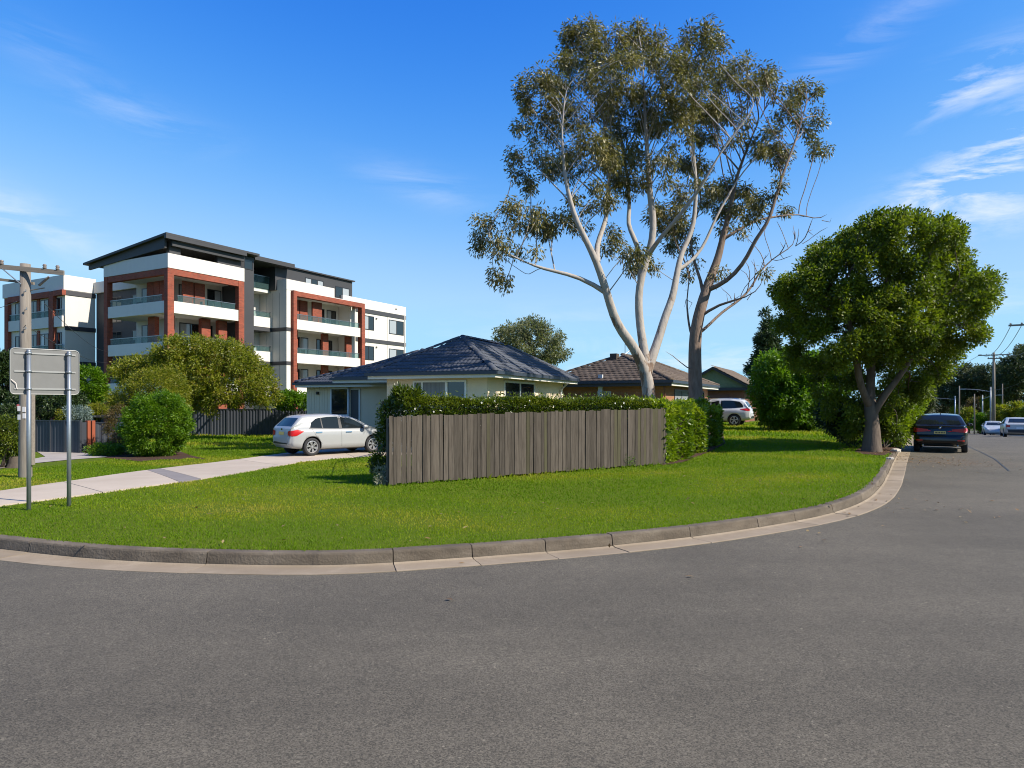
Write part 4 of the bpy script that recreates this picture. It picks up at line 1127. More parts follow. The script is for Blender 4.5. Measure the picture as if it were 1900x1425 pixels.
mb = MB(); mb.box(gl * 0.45, gl * 0.66, -0.04, 0.1, -0.2, 1.26); mb.build('gate_post', M_RUST, gate)
mb = MB(); mb.box(gl * 0.76, gl * 0.98, -0.04, 0.1, -0.2, 1.26); mb.build('gate_post', M_RUST, gate)
wl_ = G(110, 836); wroof = thing('carport_roof', 'low flat dark carport roof behind the grey garden fence', 'carport', ((152 - CX) / FPX * 30.5, 30.5, wl_.z), 0.0)
mb = MB(); mb.box(-0.2, 1.5, 0, 2.5, 1.32, 1.42); mb.build('roof', M_CHAR, wroof)
for x_, y_ in ((0, 0.2), (1.3, 0.2), (0, 2.3), (1.3, 2.3)):
    mb = MB(); mb.box(x_ - .05, x_ + .05, y_ - .05, y_ + .05, -0.3, 1.319); mb.build('post', M_CHAR, wroof)

# ------------------------------------------------------------------ road sign seen from behind
M_SIGN = mat('sign_back', (0.150, 0.147, 0.140), 0.6, metal=0.1, noise=(1.5, 0.5, (0.125, 0.122, 0.116)), noise2=(9, 0.3, (0.175, 0.172, 0.165)))
M_GALV = mat('galvanised_steel', (0.22, 0.245, 0.265), 0.42, metal=0.6, noise=((6, 6, 2), 0.5, (0.30, 0.325, 0.34)), noise2=(25, 0.3, (0.16, 0.18, 0.20)))
M_EDGE = mat('sign_edge', (0.30, 0.295, 0.28), 0.45, metal=0.3)
S0, S1 = G(53.5, 946.5), G(128, 939.5)
sang = math.atan2(S1.y - S0.y, S1.x - S0.x); SL = (S1 - S0).xy.length
sign = thing('road_sign', 'blank grey back of a road sign on two galvanised posts', 'road sign', S0, sang)
stop = EYE + (HY - 650) / FPX * S0.y - S0.z
for q in (0.0, SL):
    mb = MB(); dz = (Hland(*(S0 + (S1 - S0) * (q / SL)).xy) - S0.z); mb.tube([(q, 0, dz - 0.3), (q, 0, stop - 0.02)], 0.032, 14); mb.lathe([(0.033, stop - 0.02), (0.033, stop + 0.01), (0.0, stop + 0.012)], 'Z', 14, (q, 0, 0)); mb.build('post', M_GALV, sign, True)
xl, xr = -0.235, SL + 0.155; zb, zt = stop - 0.70, stop + 0.03; rr = 0.06
pl = []
for cx_, cz_, a0 in ((xr - rr, zt - rr, 0), (xl + rr, zt - rr, 90), (xl + rr, zb + rr, 180), (xr - rr, zb + rr, 270)):
    for k in range(6): t = rad(a0 + 18 * k); pl.append((cx_ + rr * math.cos(t), 0.05, cz_ + rr * math.sin(t)))
mb = MB(); mb.prism(pl, (0, 0.004, 0)); sp = mb.build('sign_panel', M_SIGN, sign)
mb = MB(); loop = [Vector(p) + Vector((0, 0.0, 0)) for p in pl] + [Vector(pl[0]), Vector(pl[1])]; mb.tube(loop, 0.008, 6, False); mb.build('rolled_edge', M_EDGE, sign, True)
for z in (zt - 0.075, (zt + zb) / 2 + 0.0, zb + 0.085):
    mb = MB(); mb.box(xl + 0.05, xr - 0.05, 0.037, 0.0495, z - 0.012, z + 0.012); mb.build('stiffener', M_EDGE, sign)
    for q in (0.0, SL):
        mb = MB(); mb.lathe([(0.040, z - 0.016), (0.043, z - 0.014), (0.043, z + 0.014), (0.040, z + 0.016)], 'Z', 14, (q, 0, 0)); mb.build('clamp', M_GALV, sign, True)
mb = MB(); mb.tube([(xl + 0.01, 0.03, zb + 0.23), (xl + 0.07, 0.028, zb + 0.17), (xl + 0.085, 0.03, zb + 0.08)], 0.006, 6); mb.build('bent_rim', mat('sign_dent', (0.75, 0.66, 0.60), 0.4), sign)

# ------------------------------------------------------------------ power poles and wires
M_POLE = mat('grey_pole_timber', (0.20, 0.172, 0.143), 0.9, noise=((9, 9, 0.7), 0.85, (0.115, 0.097, 0.08)), noise2=((40, 40, 2), 0.5, (0.25, 0.22, 0.185)), bump=((50, 50, 2), 0.6, 0.01), spec=0.2)
M_CROSS = mat('crossarm_timber', (0.22, 0.19, 0.155), 0.9, noise=((2, 20, 20), 0.7, (0.14, 0.12, 0.10)), spec=0.2)
M_INS = mat('insulator', (0.16, 0.13, 0.11), 0.3)
M_WIRE = mat('wire', (0.03, 0.03, 0.033), 0.5)
M_TAG = mat('pole_tag', (0.62, 0.58, 0.56), 0.5); M_TAGR = mat('pole_tag_red', (0.45, 0.10, 0.10), 0.5)
PB = G(47, 886); PT = EYE + (HY - 490) / FPX * PB.y - PB.z
pole = thing('power_pole', 'weathered timber power pole with crossarms behind the road sign', 'power pole', PB, 0)
mb = MB(); mb.tube([(0, 0, -0.4), (0.0, 0, 0.0), (0.005, 0, PT * 0.5), (0.0, 0, PT)], [0.145, 0.140, 0.122, 0.108], 20); mb.build('pole', M_POLE, pole, True)
def insul(x, y, z, par): 
    mb = MB(); mb.lathe([(0.0, z), (0.03, z), (0.045, z + 0.03), (0.028, z + 0.05), (0.045, z + 0.07), (0.03, z + 0.11), (0.0, z + 0.115)], 'Z', 10, (x, y, 0)); return mb.build('insulator', M_INS, par, True)
mb = MB(); mb.prism([(-0.95, -0.16, PT - 0.10), (1.0, -0.16, PT - 0.29), (1.0, -0.16, PT - 0.18), (-0.95, -0.16, PT + 0.01)], (0, 0.04, 0)); ca = mb.build('crossarm', M_CROSS, pole)
mb = MB(); mb.prism([(-0.75, 0.125, PT - 0.36), (0.1, 0.125, PT - 0.46), (0.1, 0.125, PT - 0.40), (-0.75, 0.125, PT - 0.30)], (0, 0.05, 0)); mb.build('crossarm', M_CROSS, pole)
for x_ in (-0.75, -0.45, 0.55, 0.85): insul(x_, -0.14, PT - 0.10 - 0.097 * (x_ + 0.95) + 0.105, pole)
mb = MB(); mb.tube([(0.0, -0.14, PT - 0.5), (-0.45, -0.15, PT - 0.12)], 0.014, 6); mb.build('brace', M_GALV, pole)
mb = MB(); mb.tube([(0.1, 0.0, PT - 0.62), (0.45, 0.0, PT - 0.56)], 0.012, 6); mb.tube([(0.32, 0, PT - 0.5), (0.56, 0, PT - 0.3)], 0.03, 8); mb.build('fuse_switch', M_INS, pole)
for x_, z_ in ((0.07, PT - 0.68), (0.09, PT - 1.1), (0.07, PT - 1.55)):
    mb = MB(); mb.tube([(x_ - 0.02, -0.135, z_), (x_ + 0.05, -0.15, z_ + 0.01), (x_ + 0.05, -0.15, z_ + 0.06)], 0.011, 6); mb.build('pole_hook', M_GALV, pole)
for x_, z_, mm in ((-0.06, 1.62, M_TAG), (0.055, 1.60, M_TAG), (-0.055, 1.42, M_PIPE), (0.06, 1.45, M_TAG), (-0.085, 1.66, M_TAGR)):
    mb = MB(); mb.box(x_ - 0.035, x_ + 0.035, -math.sqrt(max(0.0, 0.134 ** 2 - x_ * x_)) - 0.008, -math.sqrt(max(0.0, 0.134 ** 2 - x_ * x_)) + 0.006, z_ - 0.06, z_ + 0.06); mb.build('pole_tag', mm, pole)
mb = MB(); mb.box(0.10, 0.19, -0.06, 0.06, 0.3, 2.4); mb.build('cable_cover', M_CROSS, pole)
def wire(name, label, a, b, sag, r=0.010, group=None, n=14):
    a, b = Vector(a), Vector(b); mb = MB()
    mb.tube([a + (b - a) * (i / n) + Vector((0, 0, -sag * 4 * (i / n) * (1 - i / n))) for i in range(n + 1)], r, 5); o = mb.build(name, M_WIRE); return tag(o, label, 'wire', group)
pw = lambda x_, z_: PB + Vector((x_, -0.14, z_))
GW = 'overhead wires from the timber power pole'
tip = PT - 0.10
for x_, e in ((-0.75, (-40, 20, 7.2)), (-0.45, (-40, 20.8, 7.1))):
    wire('overhead_wire', ('outer' if x_ < -0.6 else 'inner') + ' of the two overhead wires leaving the timber power pole to the left', pw(x_, tip + 0.09 - 0.097 * (x_ + 0.95) + 0.105), e, 0.5, group=GW)
wire('service_wire', 'upper service wire drooping from the timber pole towards the charcoal link wall', pw(0.55, PT - 0.95), AO + UX * 1.5 + VY * 9.5 + Vector((0, 0, 5.9)), 0.35, 0.008)
wire('service_wire', 'lower service wire drooping from the timber pole towards the corner bay of the flats', pw(0.1, PT - 1.45), AO + UX * 0.2 + VY * 7.3 + Vector((0, 0, 4.9)), 0.3, 0.008)
wire('service_wire', 'service wire dropping from the timber pole behind the left wing of the flats', pw(-0.1, PT - 0.9), P(-60, 560, 30), 0.25, 0.008)
# ------------------------------------------------------------------ trees and shrubs
def ell(px, py, rx, ry, d, dd=None, rz=None):
    """ellipsoid of foliage given by where it shows in the photograph, its distance and its depth"""
    c = P(px, py, d); k = d / FPX
    return (np.array(c), np.array([rx * k, (dd if dd is not None else (rx + ry) / 2 * k), ry * k]))
def sample_ell(ells, n, q, shell=0.0):
    """points spread evenly through the union of a set of ellipsoids; shell > 0 crowds them to the surface of each"""
    C0 = np.array([c for c, r in ells]); R0 = np.array([r for c, r in ells])
    vol = np.prod(R0, axis=1) ** 0.85; vol = vol / vol.sum()
    P_, V_ = [], []; got = 0
    while got < n:
        m = max(64, n)
        idx = q.choice(len(ells), m, p=vol)
        v = q.normal(size=(m, 3)); v /= np.linalg.norm(v, axis=1)[:, None]
        u = q.uniform(0, 1, m) ** (1 / (3 + 6 * shell))
        p = C0[idx] + v * u[:, None] * R0[idx]
        cnt = np.zeros(m)
        for c, r in zip(C0, R0): cnt += np.sum(((p - c) / r) ** 2, axis=1) < 1.0
        k = q.uniform(0, 1, m) < 1 / np.maximum(cnt, 1)
        P_.append(p[k]); V_.append(v[k]); got += int(k.sum())
    return np.concatenate(P_)[:n], np.concatenate(V_)[:n]
def leaves(name, pos, dirs, L, Wd, q, m, parent, droop=0.3, tint=None, up=0.3, fold=0.15):
    """one diamond leaf of two triangles per position"""
    n = len(pos)
    d = dirs + q.normal(0, 0.55, (n, 3)); d[:, 2] -= droop
    d /= np.linalg.norm(d, axis=1)[:, None] + 1e-9
    nn = q.normal(0, 0.6, (n, 3)); nn[:, 2] += up
    s = np.cross(d, nn); s /= np.linalg.norm(s, axis=1)[:, None] + 1e-9
    nn = np.cross(s, d)
    l = (L * q.uniform(0.65, 1.3, n))[:, None]; w = (Wd * q.uniform(0.7, 1.3, n))[:, None]
    V = np.empty((n, 4, 3))
    V[:, 0] = pos; V[:, 1] = pos + d * l * 0.45 + s * w * 0.5 + nn * w * fold; V[:, 2] = pos + d * l; V[:, 3] = pos + d * l * 0.45 - s * w * 0.5 + nn * w * fold
    b = np.arange(n)[:, None] * 4
    F = np.concatenate([b + np.array([[0, 1, 2]]), b + np.array([[0, 2, 3]])])
    t = q.uniform(0, 1, n) if tint is None else np.clip(tint, 0, 1)
    return link(name, np_mesh(name, V.reshape(-1, 3), F, m, tint=np.r_[t, t]), parent)
def skeleton(limbs, attr, q, step=0.28, infl=3.0, kill=0.5, iters=120, upb=0.08, jit=0.12, fan=0.0):
    """space colonisation: limbs (polylines, grow flag from which vertex on) reach for the attraction points"""
    pos = []; par = []; grow = []; lr = []
    for li in limbs:
        pl, parent_hint, g0 = li[:3]; rr_ = li[3] if len(li) > 3 else None
        pl = [np.array(p, float) for p in pl]
        if parent_hint is None: prev = -1
        else:
            A = np.array(pos); prev = int(np.argmin(np.linalg.norm(A - pl[0], axis=1)))
        first = True
        tot = sum(np.linalg.norm(b - a) for a, b in zip(pl, pl[1:])); run = 0
        for a, b in zip(pl, pl[1:]):
            k = max(1, int(np.linalg.norm(b - a) / step))
            for i in range(0 if (first and prev == -1) else 1, k + 1):
                pos.append(a + (b - a) * i / k); par.append(prev); prev = len(pos) - 1
                f_ = (run + np.linalg.norm(b - a) * i / k) / tot
                grow.append(f_ >= g0); lr.append(0.0 if rr_ is None else float(np.interp(f_, np.linspace(0, 1, len(rr_)), rr_)))
            first = False; run += np.linalg.norm(b - a)
    n_limb = len(pos)
    A = np.array(attr); alive = np.ones(len(A), bool)
    Pn = np.array(pos); gi = np.where(np.array(grow))[0]
    D = np.full(len(A), 1e9); I = np.zeros(len(A), int); DT_ = np.full(len(A), 1e9)
    def upd(ids):
        for i0 in range(0, len(ids), 400):
            c = ids[i0:i0 + 400]; Q = np.array([pos[i] for i in c])
            dif = A[:, None] - Q[None]; dist = np.linalg.norm(dif, axis=2); np.minimum(DT_, dist.min(1), out=DT_)
            if fan > 0: dist = dist + fan * np.maximum(0, 0.9 * np.linalg.norm(dif[:, :, :2], axis=2) - dif[:, :, 2])
            j = dist.argmin(1); dm = dist[np.arange(len(A)), j]
            k = dm < D; D[k] = dm[k]; I[k] = np.array(c)[j[k]]
    upd(list(gi))
    kids = {}
    for it in range(iters):
        act = np.where(alive & (D < (infl if it > 12 else 99)))[0]
        if len(act) == 0: break
        new = []
        order = I[act]
        for node in np.unique(order):
            aa = act[order == node]; v = A[aa] - pos[node]; v /= np.linalg.norm(v, axis=1)[:, None] + 1e-9
            d = v.mean(0); d[2] += upb; d += q.normal(0, jit, 3); nrm = np.linalg.norm(d)
            if nrm < 1e-6: continue
            if kids.get(node, 0) > 3: D[aa] = 1e9; alive[aa] = False; continue
            kids[node] = kids.get(node, 0) + 1
            pos.append(np.array(pos[node]) + d / nrm * step); par.append(int(node)); new.append(len(pos) - 1)
        if not new: break
        upd(new); alive &= DT_ > kill
    return np.array(pos), np.array(par), n_limb, np.array(lr + [0.0] * (len(pos) - n_limb))
def radii(pos, par, tip, p=2.2, lim=None):
    n = len(pos); acc = np.zeros(n); ch = np.zeros(n, int)
    for i in range(n - 1, -1, -1):
        if ch[i] == 0: acc[i] = tip ** p
        if par[i] >= 0: acc[par[i]] += acc[i]; ch[par[i]] += 1
    return acc ** (1 / p), ch
def wood(name, pos, par, r, m, parent, rmin=0.0, taper_end=True):
    """tubes along the chains of a skeleton"""
    n = len(pos); best = {}
    for i in range(n):
        p = par[i]
        if p >= 0 and (p not in best or r[i] > r[best[p]]): best[p] = i
    starts = [i for i in range(n) if par[i] < 0 or best[par[i]] != i]
    Vs = []; Fs = []; base = 0
    for s in starts:
        ch = [s] if par[s] < 0 else [par[s], s]
        while ch[-1] in best: ch.append(best[ch[-1]])
        if len(ch) < 2 or r[ch[1]] < rmin: continue
        pts = pos[ch].copy(); rr = r[ch].copy()
        if par[s] >= 0: rr[0] = min(rr[0], rr[1] * 1.25)
        if len(pts) > 3:
            for _ in range(2): pts[1:-1] = 0.25 * pts[:-2] + 0.5 * pts[1:-1] + 0.25 * pts[2:]; rr[1:-1] = 0.25 * rr[:-2] + 0.5 * rr[1:-1] + 0.25 * rr[2:]
        rr[-1] *= 0.4
        k = 12 if rr.max() > 0.12 else (7 if rr.max() > 0.04 else (4 if rr.max() > 0.012 else 3))
        t = np.gradient(pts, axis=0); t /= np.linalg.norm(t, axis=1)[:, None] + 1e-9
        u = np.cross(t[0], (0.31, 0.77, 0.55)); u /= np.linalg.norm(u); ring = []
        a = np.arange(k) * 2 * np.pi / k; ca, sa = np.cos(a)[:, None], np.sin(a)[:, None]
        for i in range(len(pts)):
            u = u - t[i] * u.dot(t[i]); u /= np.linalg.norm(u) + 1e-9; w = np.cross(t[i], u)
            ring.append(pts[i] + (ca * u + sa * w) * rr[i])
        Vs.append(np.concatenate(ring)); m_ = len(pts)
        i, j = np.meshgrid(np.arange(m_ - 1), np.arange(k), indexing='ij'); i, j = i.ravel(), j.ravel()
        Fs.append(np.c_[i * k + j, i * k + (j + 1) % k, (i + 1) * k + (j + 1) % k, (i + 1) * k + j] + base); base += m_ * k
    return link(name, np_mesh(name, np.concatenate(Vs), np.concatenate(Fs), m, True), parent)

def tree(name, label, base, limbs, ells, n_attr, n_leaf, leaf, wood_m, leaf_m, seed, trunk_r=None, step=0.28, kill=0.45, tip=0.006, clump=0.35, droop=0.3, shell=0.2, rmax=0.05, cat='tree', group=None, upb=0.08, keep=None, pexp=2.2, bare=(), leafht=None, infl=3.0, fan=0.0):
    """trunk and limbs as given, finer wood grown towards the crown, leaves round its twigs"""
    q = np.random.RandomState(seed)
    root = thing(name, label, cat, base, 0, group)
    B = np.array(base)
    A, _ = sample_ell(ells, n_attr, q, shell)
    if bare: Ab, _ = sample_ell(bare, max(90, n_attr // 4), q, 0.0); nb = len(Ab); A2 = np.concatenate([A, Ab])
    else: A2 = A
    pos, par, nl, lr = skeleton(limbs, A2, q, step=step, kill=kill, upb=upb, infl=infl, fan=fan)
    r, ch = radii(pos, par, tip, pexp)
    if trunk_r is not None: r = r * (trunk_r / max(r.max(), 1e-6)) ** np.clip(r / r.max(), 0.0, 1) 
    r = np.where(lr > 0, lr, r)
    big = r > rmax
    wood('trunk', pos - B, par, np.where(big, r, 0), wood_m, root, rmin=rmax)
    wood('branches', pos - B, par, np.where(big, rmax * 0.9, r), wood_m, root) if (~big).any() else None
    tw = np.where((r < tip * 2.6) & (np.arange(len(pos)) >= nl))[0]
    if bare:
        # leave the dead limbs without leaves
        d = np.min(np.stack([np.sum(((pos[tw] - c) / (rr * 1.15)) ** 2, axis=1) for c, rr in bare]), axis=0); inl = np.min(np.stack([np.sum(((pos[tw] - c) / (rr * 1.1)) ** 2, axis=1) for c, rr in ells]), axis=0)
        tw = tw[(d > 1) | (inl < 0.8)]
    if leafht is not None:
        ht = np.zeros(len(pos), int)
        for i in range(len(pos) - 1, -1, -1):
            if par[i] >= 0: ht[par[i]] = max(ht[par[i]], ht[i] + 1)
        tw = np.array([i for i in range(nl, len(pos)) if ht[i] <= leafht])
        if bare:
            d = np.min(np.stack([np.sum(((pos[tw] - c) / (rr * 1.15)) ** 2, axis=1) for c, rr in bare]), axis=0); inl = np.min(np.stack([np.sum(((pos[tw] - c) / (rr * 1.1)) ** 2, axis=1) for c, rr in ells]), axis=0)
            tw = tw[(d > 1) | (inl < 0.8)]
    if len(tw) == 0: tw = np.arange(nl, len(pos))
    pk = q.choice(tw, n_leaf)
    o = q.normal(0, 1, (n_leaf, 3)); o /= np.linalg.norm(o, axis=1)[:, None]; o *= (q.uniform(0, 1, n_leaf) ** 0.6 * clump)[:, None]
    lp = pos[pk] + o
    cen = np.mean([c for c, _ in ells], axis=0)
    ct = np.random.RandomState(seed + 1).uniform(0, 1, len(pos))
    tint = 0.55 * q.uniform(0, 1, n_leaf) + 0.45 * ct[pk]
    leaves('foliage', lp - B, o / (clump + 1e-6) + (lp - cen) / 14.0, leaf[0], leaf[1], q, leaf_m, root, droop=droop, tint=tint)
    return root
def bark(name, c1, c2, c3, s=1.0):
    return mat(name, c1, 0.85, noise=((3.0 * s, 3.0 * s, 0.9 * s), 0.85, c2), noise2=((9 * s, 9 * s, 2.2 * s), 0.6, c3), bump=((12 * s, 12 * s, 4 * s), 0.7, 0.03), spec=0.2)
M_GUM = bark('white_gum_bark', (0.345, 0.305, 0.262), (0.26, 0.225, 0.19), (0.385, 0.345, 0.30))
def gum_bark():
    """smooth pale bark with shed patches, rough brown stocking at the foot"""
    m = M_GUM; t = m.node_tree; L = t.links; p = t.nodes['Principled BSDF']
    src = p.inputs['Base Color'].links[0].from_socket
    tcn = N(t, 'ShaderNodeTexCoord'); n = N(t, 'ShaderNodeTexNoise'); n.inputs['Scale'].default_value = 2.6; n.inputs['Detail'].default_value = 6; n.inputs['Roughness'].default_value = 0.65
    mp_ = N(t, 'ShaderNodeMapping'); mp_.inputs['Scale'].default_value = (1, 1, 0.45); L.new(tcn.outputs['Object'], mp_.inputs['Vector']); L.new(mp_.outputs[0], n.inputs['Vector'])
    sp = N(t, 'ShaderNodeSeparateXYZ'); L.new(tcn.outputs['Object'], sp.inputs[0])
    hz = N(t, 'ShaderNodeMapRange', clamp=True); hz.inputs['From Min'].default_value = 1.0; hz.inputs['From Max'].default_value = 6.5; hz.inputs['To Min'].default_value = 0.17; hz.inputs['To Max'].default_value = -0.06; L.new(sp.outputs[2], hz.inputs['Value'])
    ad = N(t, 'ShaderNodeMath', operation='ADD'); L.new(n.outputs['Fac'], ad.inputs[0]); L.new(hz.outputs[0], ad.inputs[1])
    r = N(t, 'ShaderNodeMapRange', clamp=True); r.inputs['From Min'].default_value = 0.60; r.inputs['From Max'].default_value = 0.66; L.new(ad.outputs[0], r.inputs['Value'])
    mx = N(t, 'ShaderNodeMix', data_type='RGBA'); L.new(r.outputs[0], mx.inputs['Factor']); L.new(src, mx.inputs[6]); mx.inputs[7].default_value = (0.17, 0.115, 0.08, 1)
    L.new(mx.outputs[2], p.inputs['Base Color'])
gum_bark()
M_IRON = bark('brown_gum_bark', (0.20, 0.14, 0.105), (0.12, 0.082, 0.06), (0.28, 0.215, 0.17))
M_TRUNK = bark('grey_brown_bark', (0.115, 0.085, 0.063), (0.07, 0.052, 0.039), (0.155, 0.12, 0.092))
M_DARKW = bark('dark_bark', (0.075, 0.058, 0.045), (0.05, 0.038, 0.03), (0.10, 0.08, 0.06))
L_GUM = leaf_mat('gum_leaf', [(0.055, 0.055, 0.012), (0.105, 0.094, 0.022), (0.165, 0.14, 0.038), (0.30, 0.245, 0.10)], trans=0.3, rough=0.42, spec=0.5)
L_GREEN = leaf_mat('camphor_leaf', [(0.040, 0.064, 0.006), (0.080, 0.115, 0.007), (0.125, 0.162, 0.009), (0.21, 0.225, 0.013)], trans=0.42, rough=0.45, spec=0.35)
L_OLIVE = leaf_mat('olive_leaf', [(0.070, 0.095, 0.005), (0.135, 0.155, 0.007), (0.20, 0.205, 0.010), (0.25, 0.18, 0.03)], trans=0.42, rough=0.5)
L_BRIGHT = leaf_mat('bright_leaf', [(0.035, 0.090, 0.003), (0.07, 0.15, 0.005), (0.115, 0.205, 0.006), (0.17, 0.25, 0.010)], trans=0.42, rough=0.45)
L_HEDGE = leaf_mat('hedge_leaf', [(0.022, 0.038, 0.005), (0.05, 0.075, 0.006), (0.10, 0.13, 0.009), (0.19, 0.205, 0.022)], trans=0.32, rough=0.32, spec=0.5)
L_LAUREL = leaf_mat('laurel_leaf', [(0.055, 0.10, 0.004), (0.115, 0.17, 0.006), (0.18, 0.235, 0.009), (0.26, 0.30, 0.018)], trans=0.4, rough=0.32, spec=0.5)
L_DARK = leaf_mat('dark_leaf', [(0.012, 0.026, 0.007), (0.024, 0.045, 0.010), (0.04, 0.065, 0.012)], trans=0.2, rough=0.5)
L_BROWN = leaf_mat('bronze_leaf', [(0.06, 0.035, 0.012), (0.09, 0.06, 0.015), (0.07, 0.08, 0.012)], trans=0.25, rough=0.5)
L_GREY = leaf_mat('silver_leaf', [(0.09, 0.13, 0.11), (0.15, 0.20, 0.18), (0.20, 0.24, 0.22)], trans=0.2, rough=0.6)
L_PALE = leaf_mat('pale_leaf', [(0.20, 0.20, 0.13), (0.35, 0.33, 0.25), (0.12, 0.14, 0.05)], trans=0.2, rough=0.6)
L_FAR = leaf_mat('far_leaf', [(0.022, 0.036, 0.012), (0.045, 0.06, 0.018), (0.075, 0.085, 0.028)], trans=0.2, rough=0.6)

def pxl(pts, d, dds=None):
    """a limb traced through the picture at a distance d, with its own depth offsets"""
    out = []
    for i, (a, b) in enumerate(pts):
        o = 0.0 if dds is None else np.interp(i / max(1, len(pts) - 1), np.linspace(0, 1, len(dds)), dds)
        out.append(tuple(P(a, b, d + o)))
    return out
rsg = np.random.RandomState(77)
# --- the white gum
DG = 24.5
gb = Vector(((1207 - CX) / FPX * DG, DG, float(Hland((1207 - CX) / FPX * DG, DG))))
tr0 = [tuple(gb + Vector((0, 0, -0.1)))] + pxl([(1206, 760), (1203, 725), (1200, 690)], DG)
LL = pxl([(1200, 690), (1189, 673), (1176, 642), (1153, 616), (1137, 584), (1127, 545), (1119, 523), (1108, 487), (1095, 461), (1079, 430), (1063, 394), (1048, 330), (1042, 250), (1050, 150)], DG, (0, -1.0, -1.6, -1.5))
LL2 = pxl([(1108, 487), (1106, 455), (1119, 426), (1127, 397), (1131, 330), (1122, 230), (1098, 110)], DG, (-1.2, -0.4, 0.6, 0.8))
LL3 = pxl([(1118, 540), (1098, 523), (1076, 516), (1050, 507), (1010, 500), (975, 487), (940, 470), (905, 450)], DG, (-1.0, -1.4, -1.8))
MM = pxl([(1200, 690), (1198, 662), (1192, 636), (1186, 590), (1184, 552), (1189, 513), (1197, 490), (1207, 461), (1213, 429), (1213, 403), (1206, 365), (1202, 300), (1196, 200), (1192, 95)], DG, (0, 0.3, 0.5, 0.2))
M2 = pxl([(1190, 500), (1187, 468), (1176, 439), (1163, 416), (1169, 390), (1163, 320), (1150, 240), (1140, 120)], DG, (0.3, 1.2, 1.8, 2.0))
M3 = pxl([(1202, 475), (1224, 442), (1250, 413), (1276, 381), (1299, 350), (1332, 290), (1380, 225), (1420, 175)], DG, (0.3, -0.8, -1.6, -1.8))
RR = pxl([(1200, 690), (1208, 668), (1218, 642), (1226, 616), (1236, 581), (1249, 552), (1253, 523), (1258, 500), (1263, 471), (1277, 445), (1288, 415), (1292, 345), (1284, 250), (1292, 150), (1312, 75)], DG, (0, 0.6, 1.4, 1.8))
R2 = pxl([(1258, 505), (1282, 486), (1304, 461), (1330, 400), (1370, 330), (1420, 270), (1490, 200)], DG, (1.0, 1.6, 2.0, 2.0))
cl_g = [(640, 150, 110, 100), (760, 180, 100, 100), (560, 320, 130, 100), (410, 370, 120, 75), (800, 320, 130, 120), (960, 180, 110, 110), (1030, 300, 120, 120), (1220, 140, 100, 80), (1290, 200, 70, 70),
        (1200, 330, 90, 90), (420, 540, 130, 90), (620, 470, 130, 120), (850, 510, 130, 100), (1050, 540, 140, 110), (330, 690, 70, 60), (450, 640, 110, 80), (560, 740, 140, 90), (350, 810, 80, 45),
        (700, 660, 130, 100), (830, 740, 110, 100), (980, 750, 120, 100), (200, 1000, 95, 50), (330, 1000, 130, 75), (450, 1050, 120, 75), (290, 1110, 140, 75), (150, 1130, 65, 70), (175, 1200, 60, 55), (320, 1310, 75, 55),
        (570, 1060, 100, 75), (700, 900, 110, 75), (770, 1110, 45, 70), (760, 1210, 30, 30), (900, 1180, 75, 50), (940, 1260, 70, 45), (250, 1370, 50, 25), (1100, 420, 110, 90), (700, 300, 90, 80)]
cl_b = [(1400, 360, 140, 110), (1500, 400, 100, 120), (1720, 400, 85, 65), (1750, 560, 70, 65), (1780, 660, 45, 40), (1300, 560, 130, 110), (1500, 600, 120, 90), (1180, 760, 85, 60), (1350, 910, 130, 70), (1480, 950, 70, 55),
        (1600, 720, 60, 55), (1570, 890, 32, 32), (1060, 1000, 110, 90), (1100, 1110, 80, 60), (1130, 870, 65, 45), (1250, 860, 80, 50), (1400, 1040, 60, 45), (1620, 975, 50, 22), (1640, 480, 60, 60), (1180, 1240, 40, 60), (1250, 480, 90, 80)]
ge = [ell(840 + .379 * a, 20 + .379 * b, .379 * c * 1.08, .379 * e * 1.08, DG + rsg.uniform(-1.6, 1.8)) for a, b, c, e in cl_g]
limbs_g = [(tr0, None, 2, (0.31, 0.26, 0.235, 0.23, 0.225)), (LL, 1,0.26, (0.19, 0.165, 0.135, 0.10, 0.065, 0.035, 0.014)), (LL2, 1, 0.3, (0.10, 0.075, 0.045, 0.018)), (LL3, 1, 0.35, (0.085, 0.065, 0.04, 0.018)), (MM, 1,0.26, (0.175, 0.145, 0.13, 0.125, 0.085, 0.05, 0.014)), (M2, 1, 0.25, (0.10, 0.075, 0.045, 0.018)), (M3, 1, 0.25, (0.085, 0.06, 0.035, 0.016)), (RR, 1,0.26, (0.165, 0.145, 0.105, 0.08, 0.055, 0.035, 0.013)), (R2, 1, 0.3, (0.07, 0.05, 0.03, 0.015))]
g1 = tree('gum_tree', 'tall white barked gum tree forking in three behind the paling fence', gb, limbs_g, ge, 1150, 56000, (0.155, 0.046), M_GUM, L_GUM, 5, trunk_r=0.30, step=0.30, kill=0.34, tip=0.012, clump=0.33, droop=0.8, shell=0.1, leafht=1, infl=99.0, fan=1.3, upb=0.12, rmax=0.035)
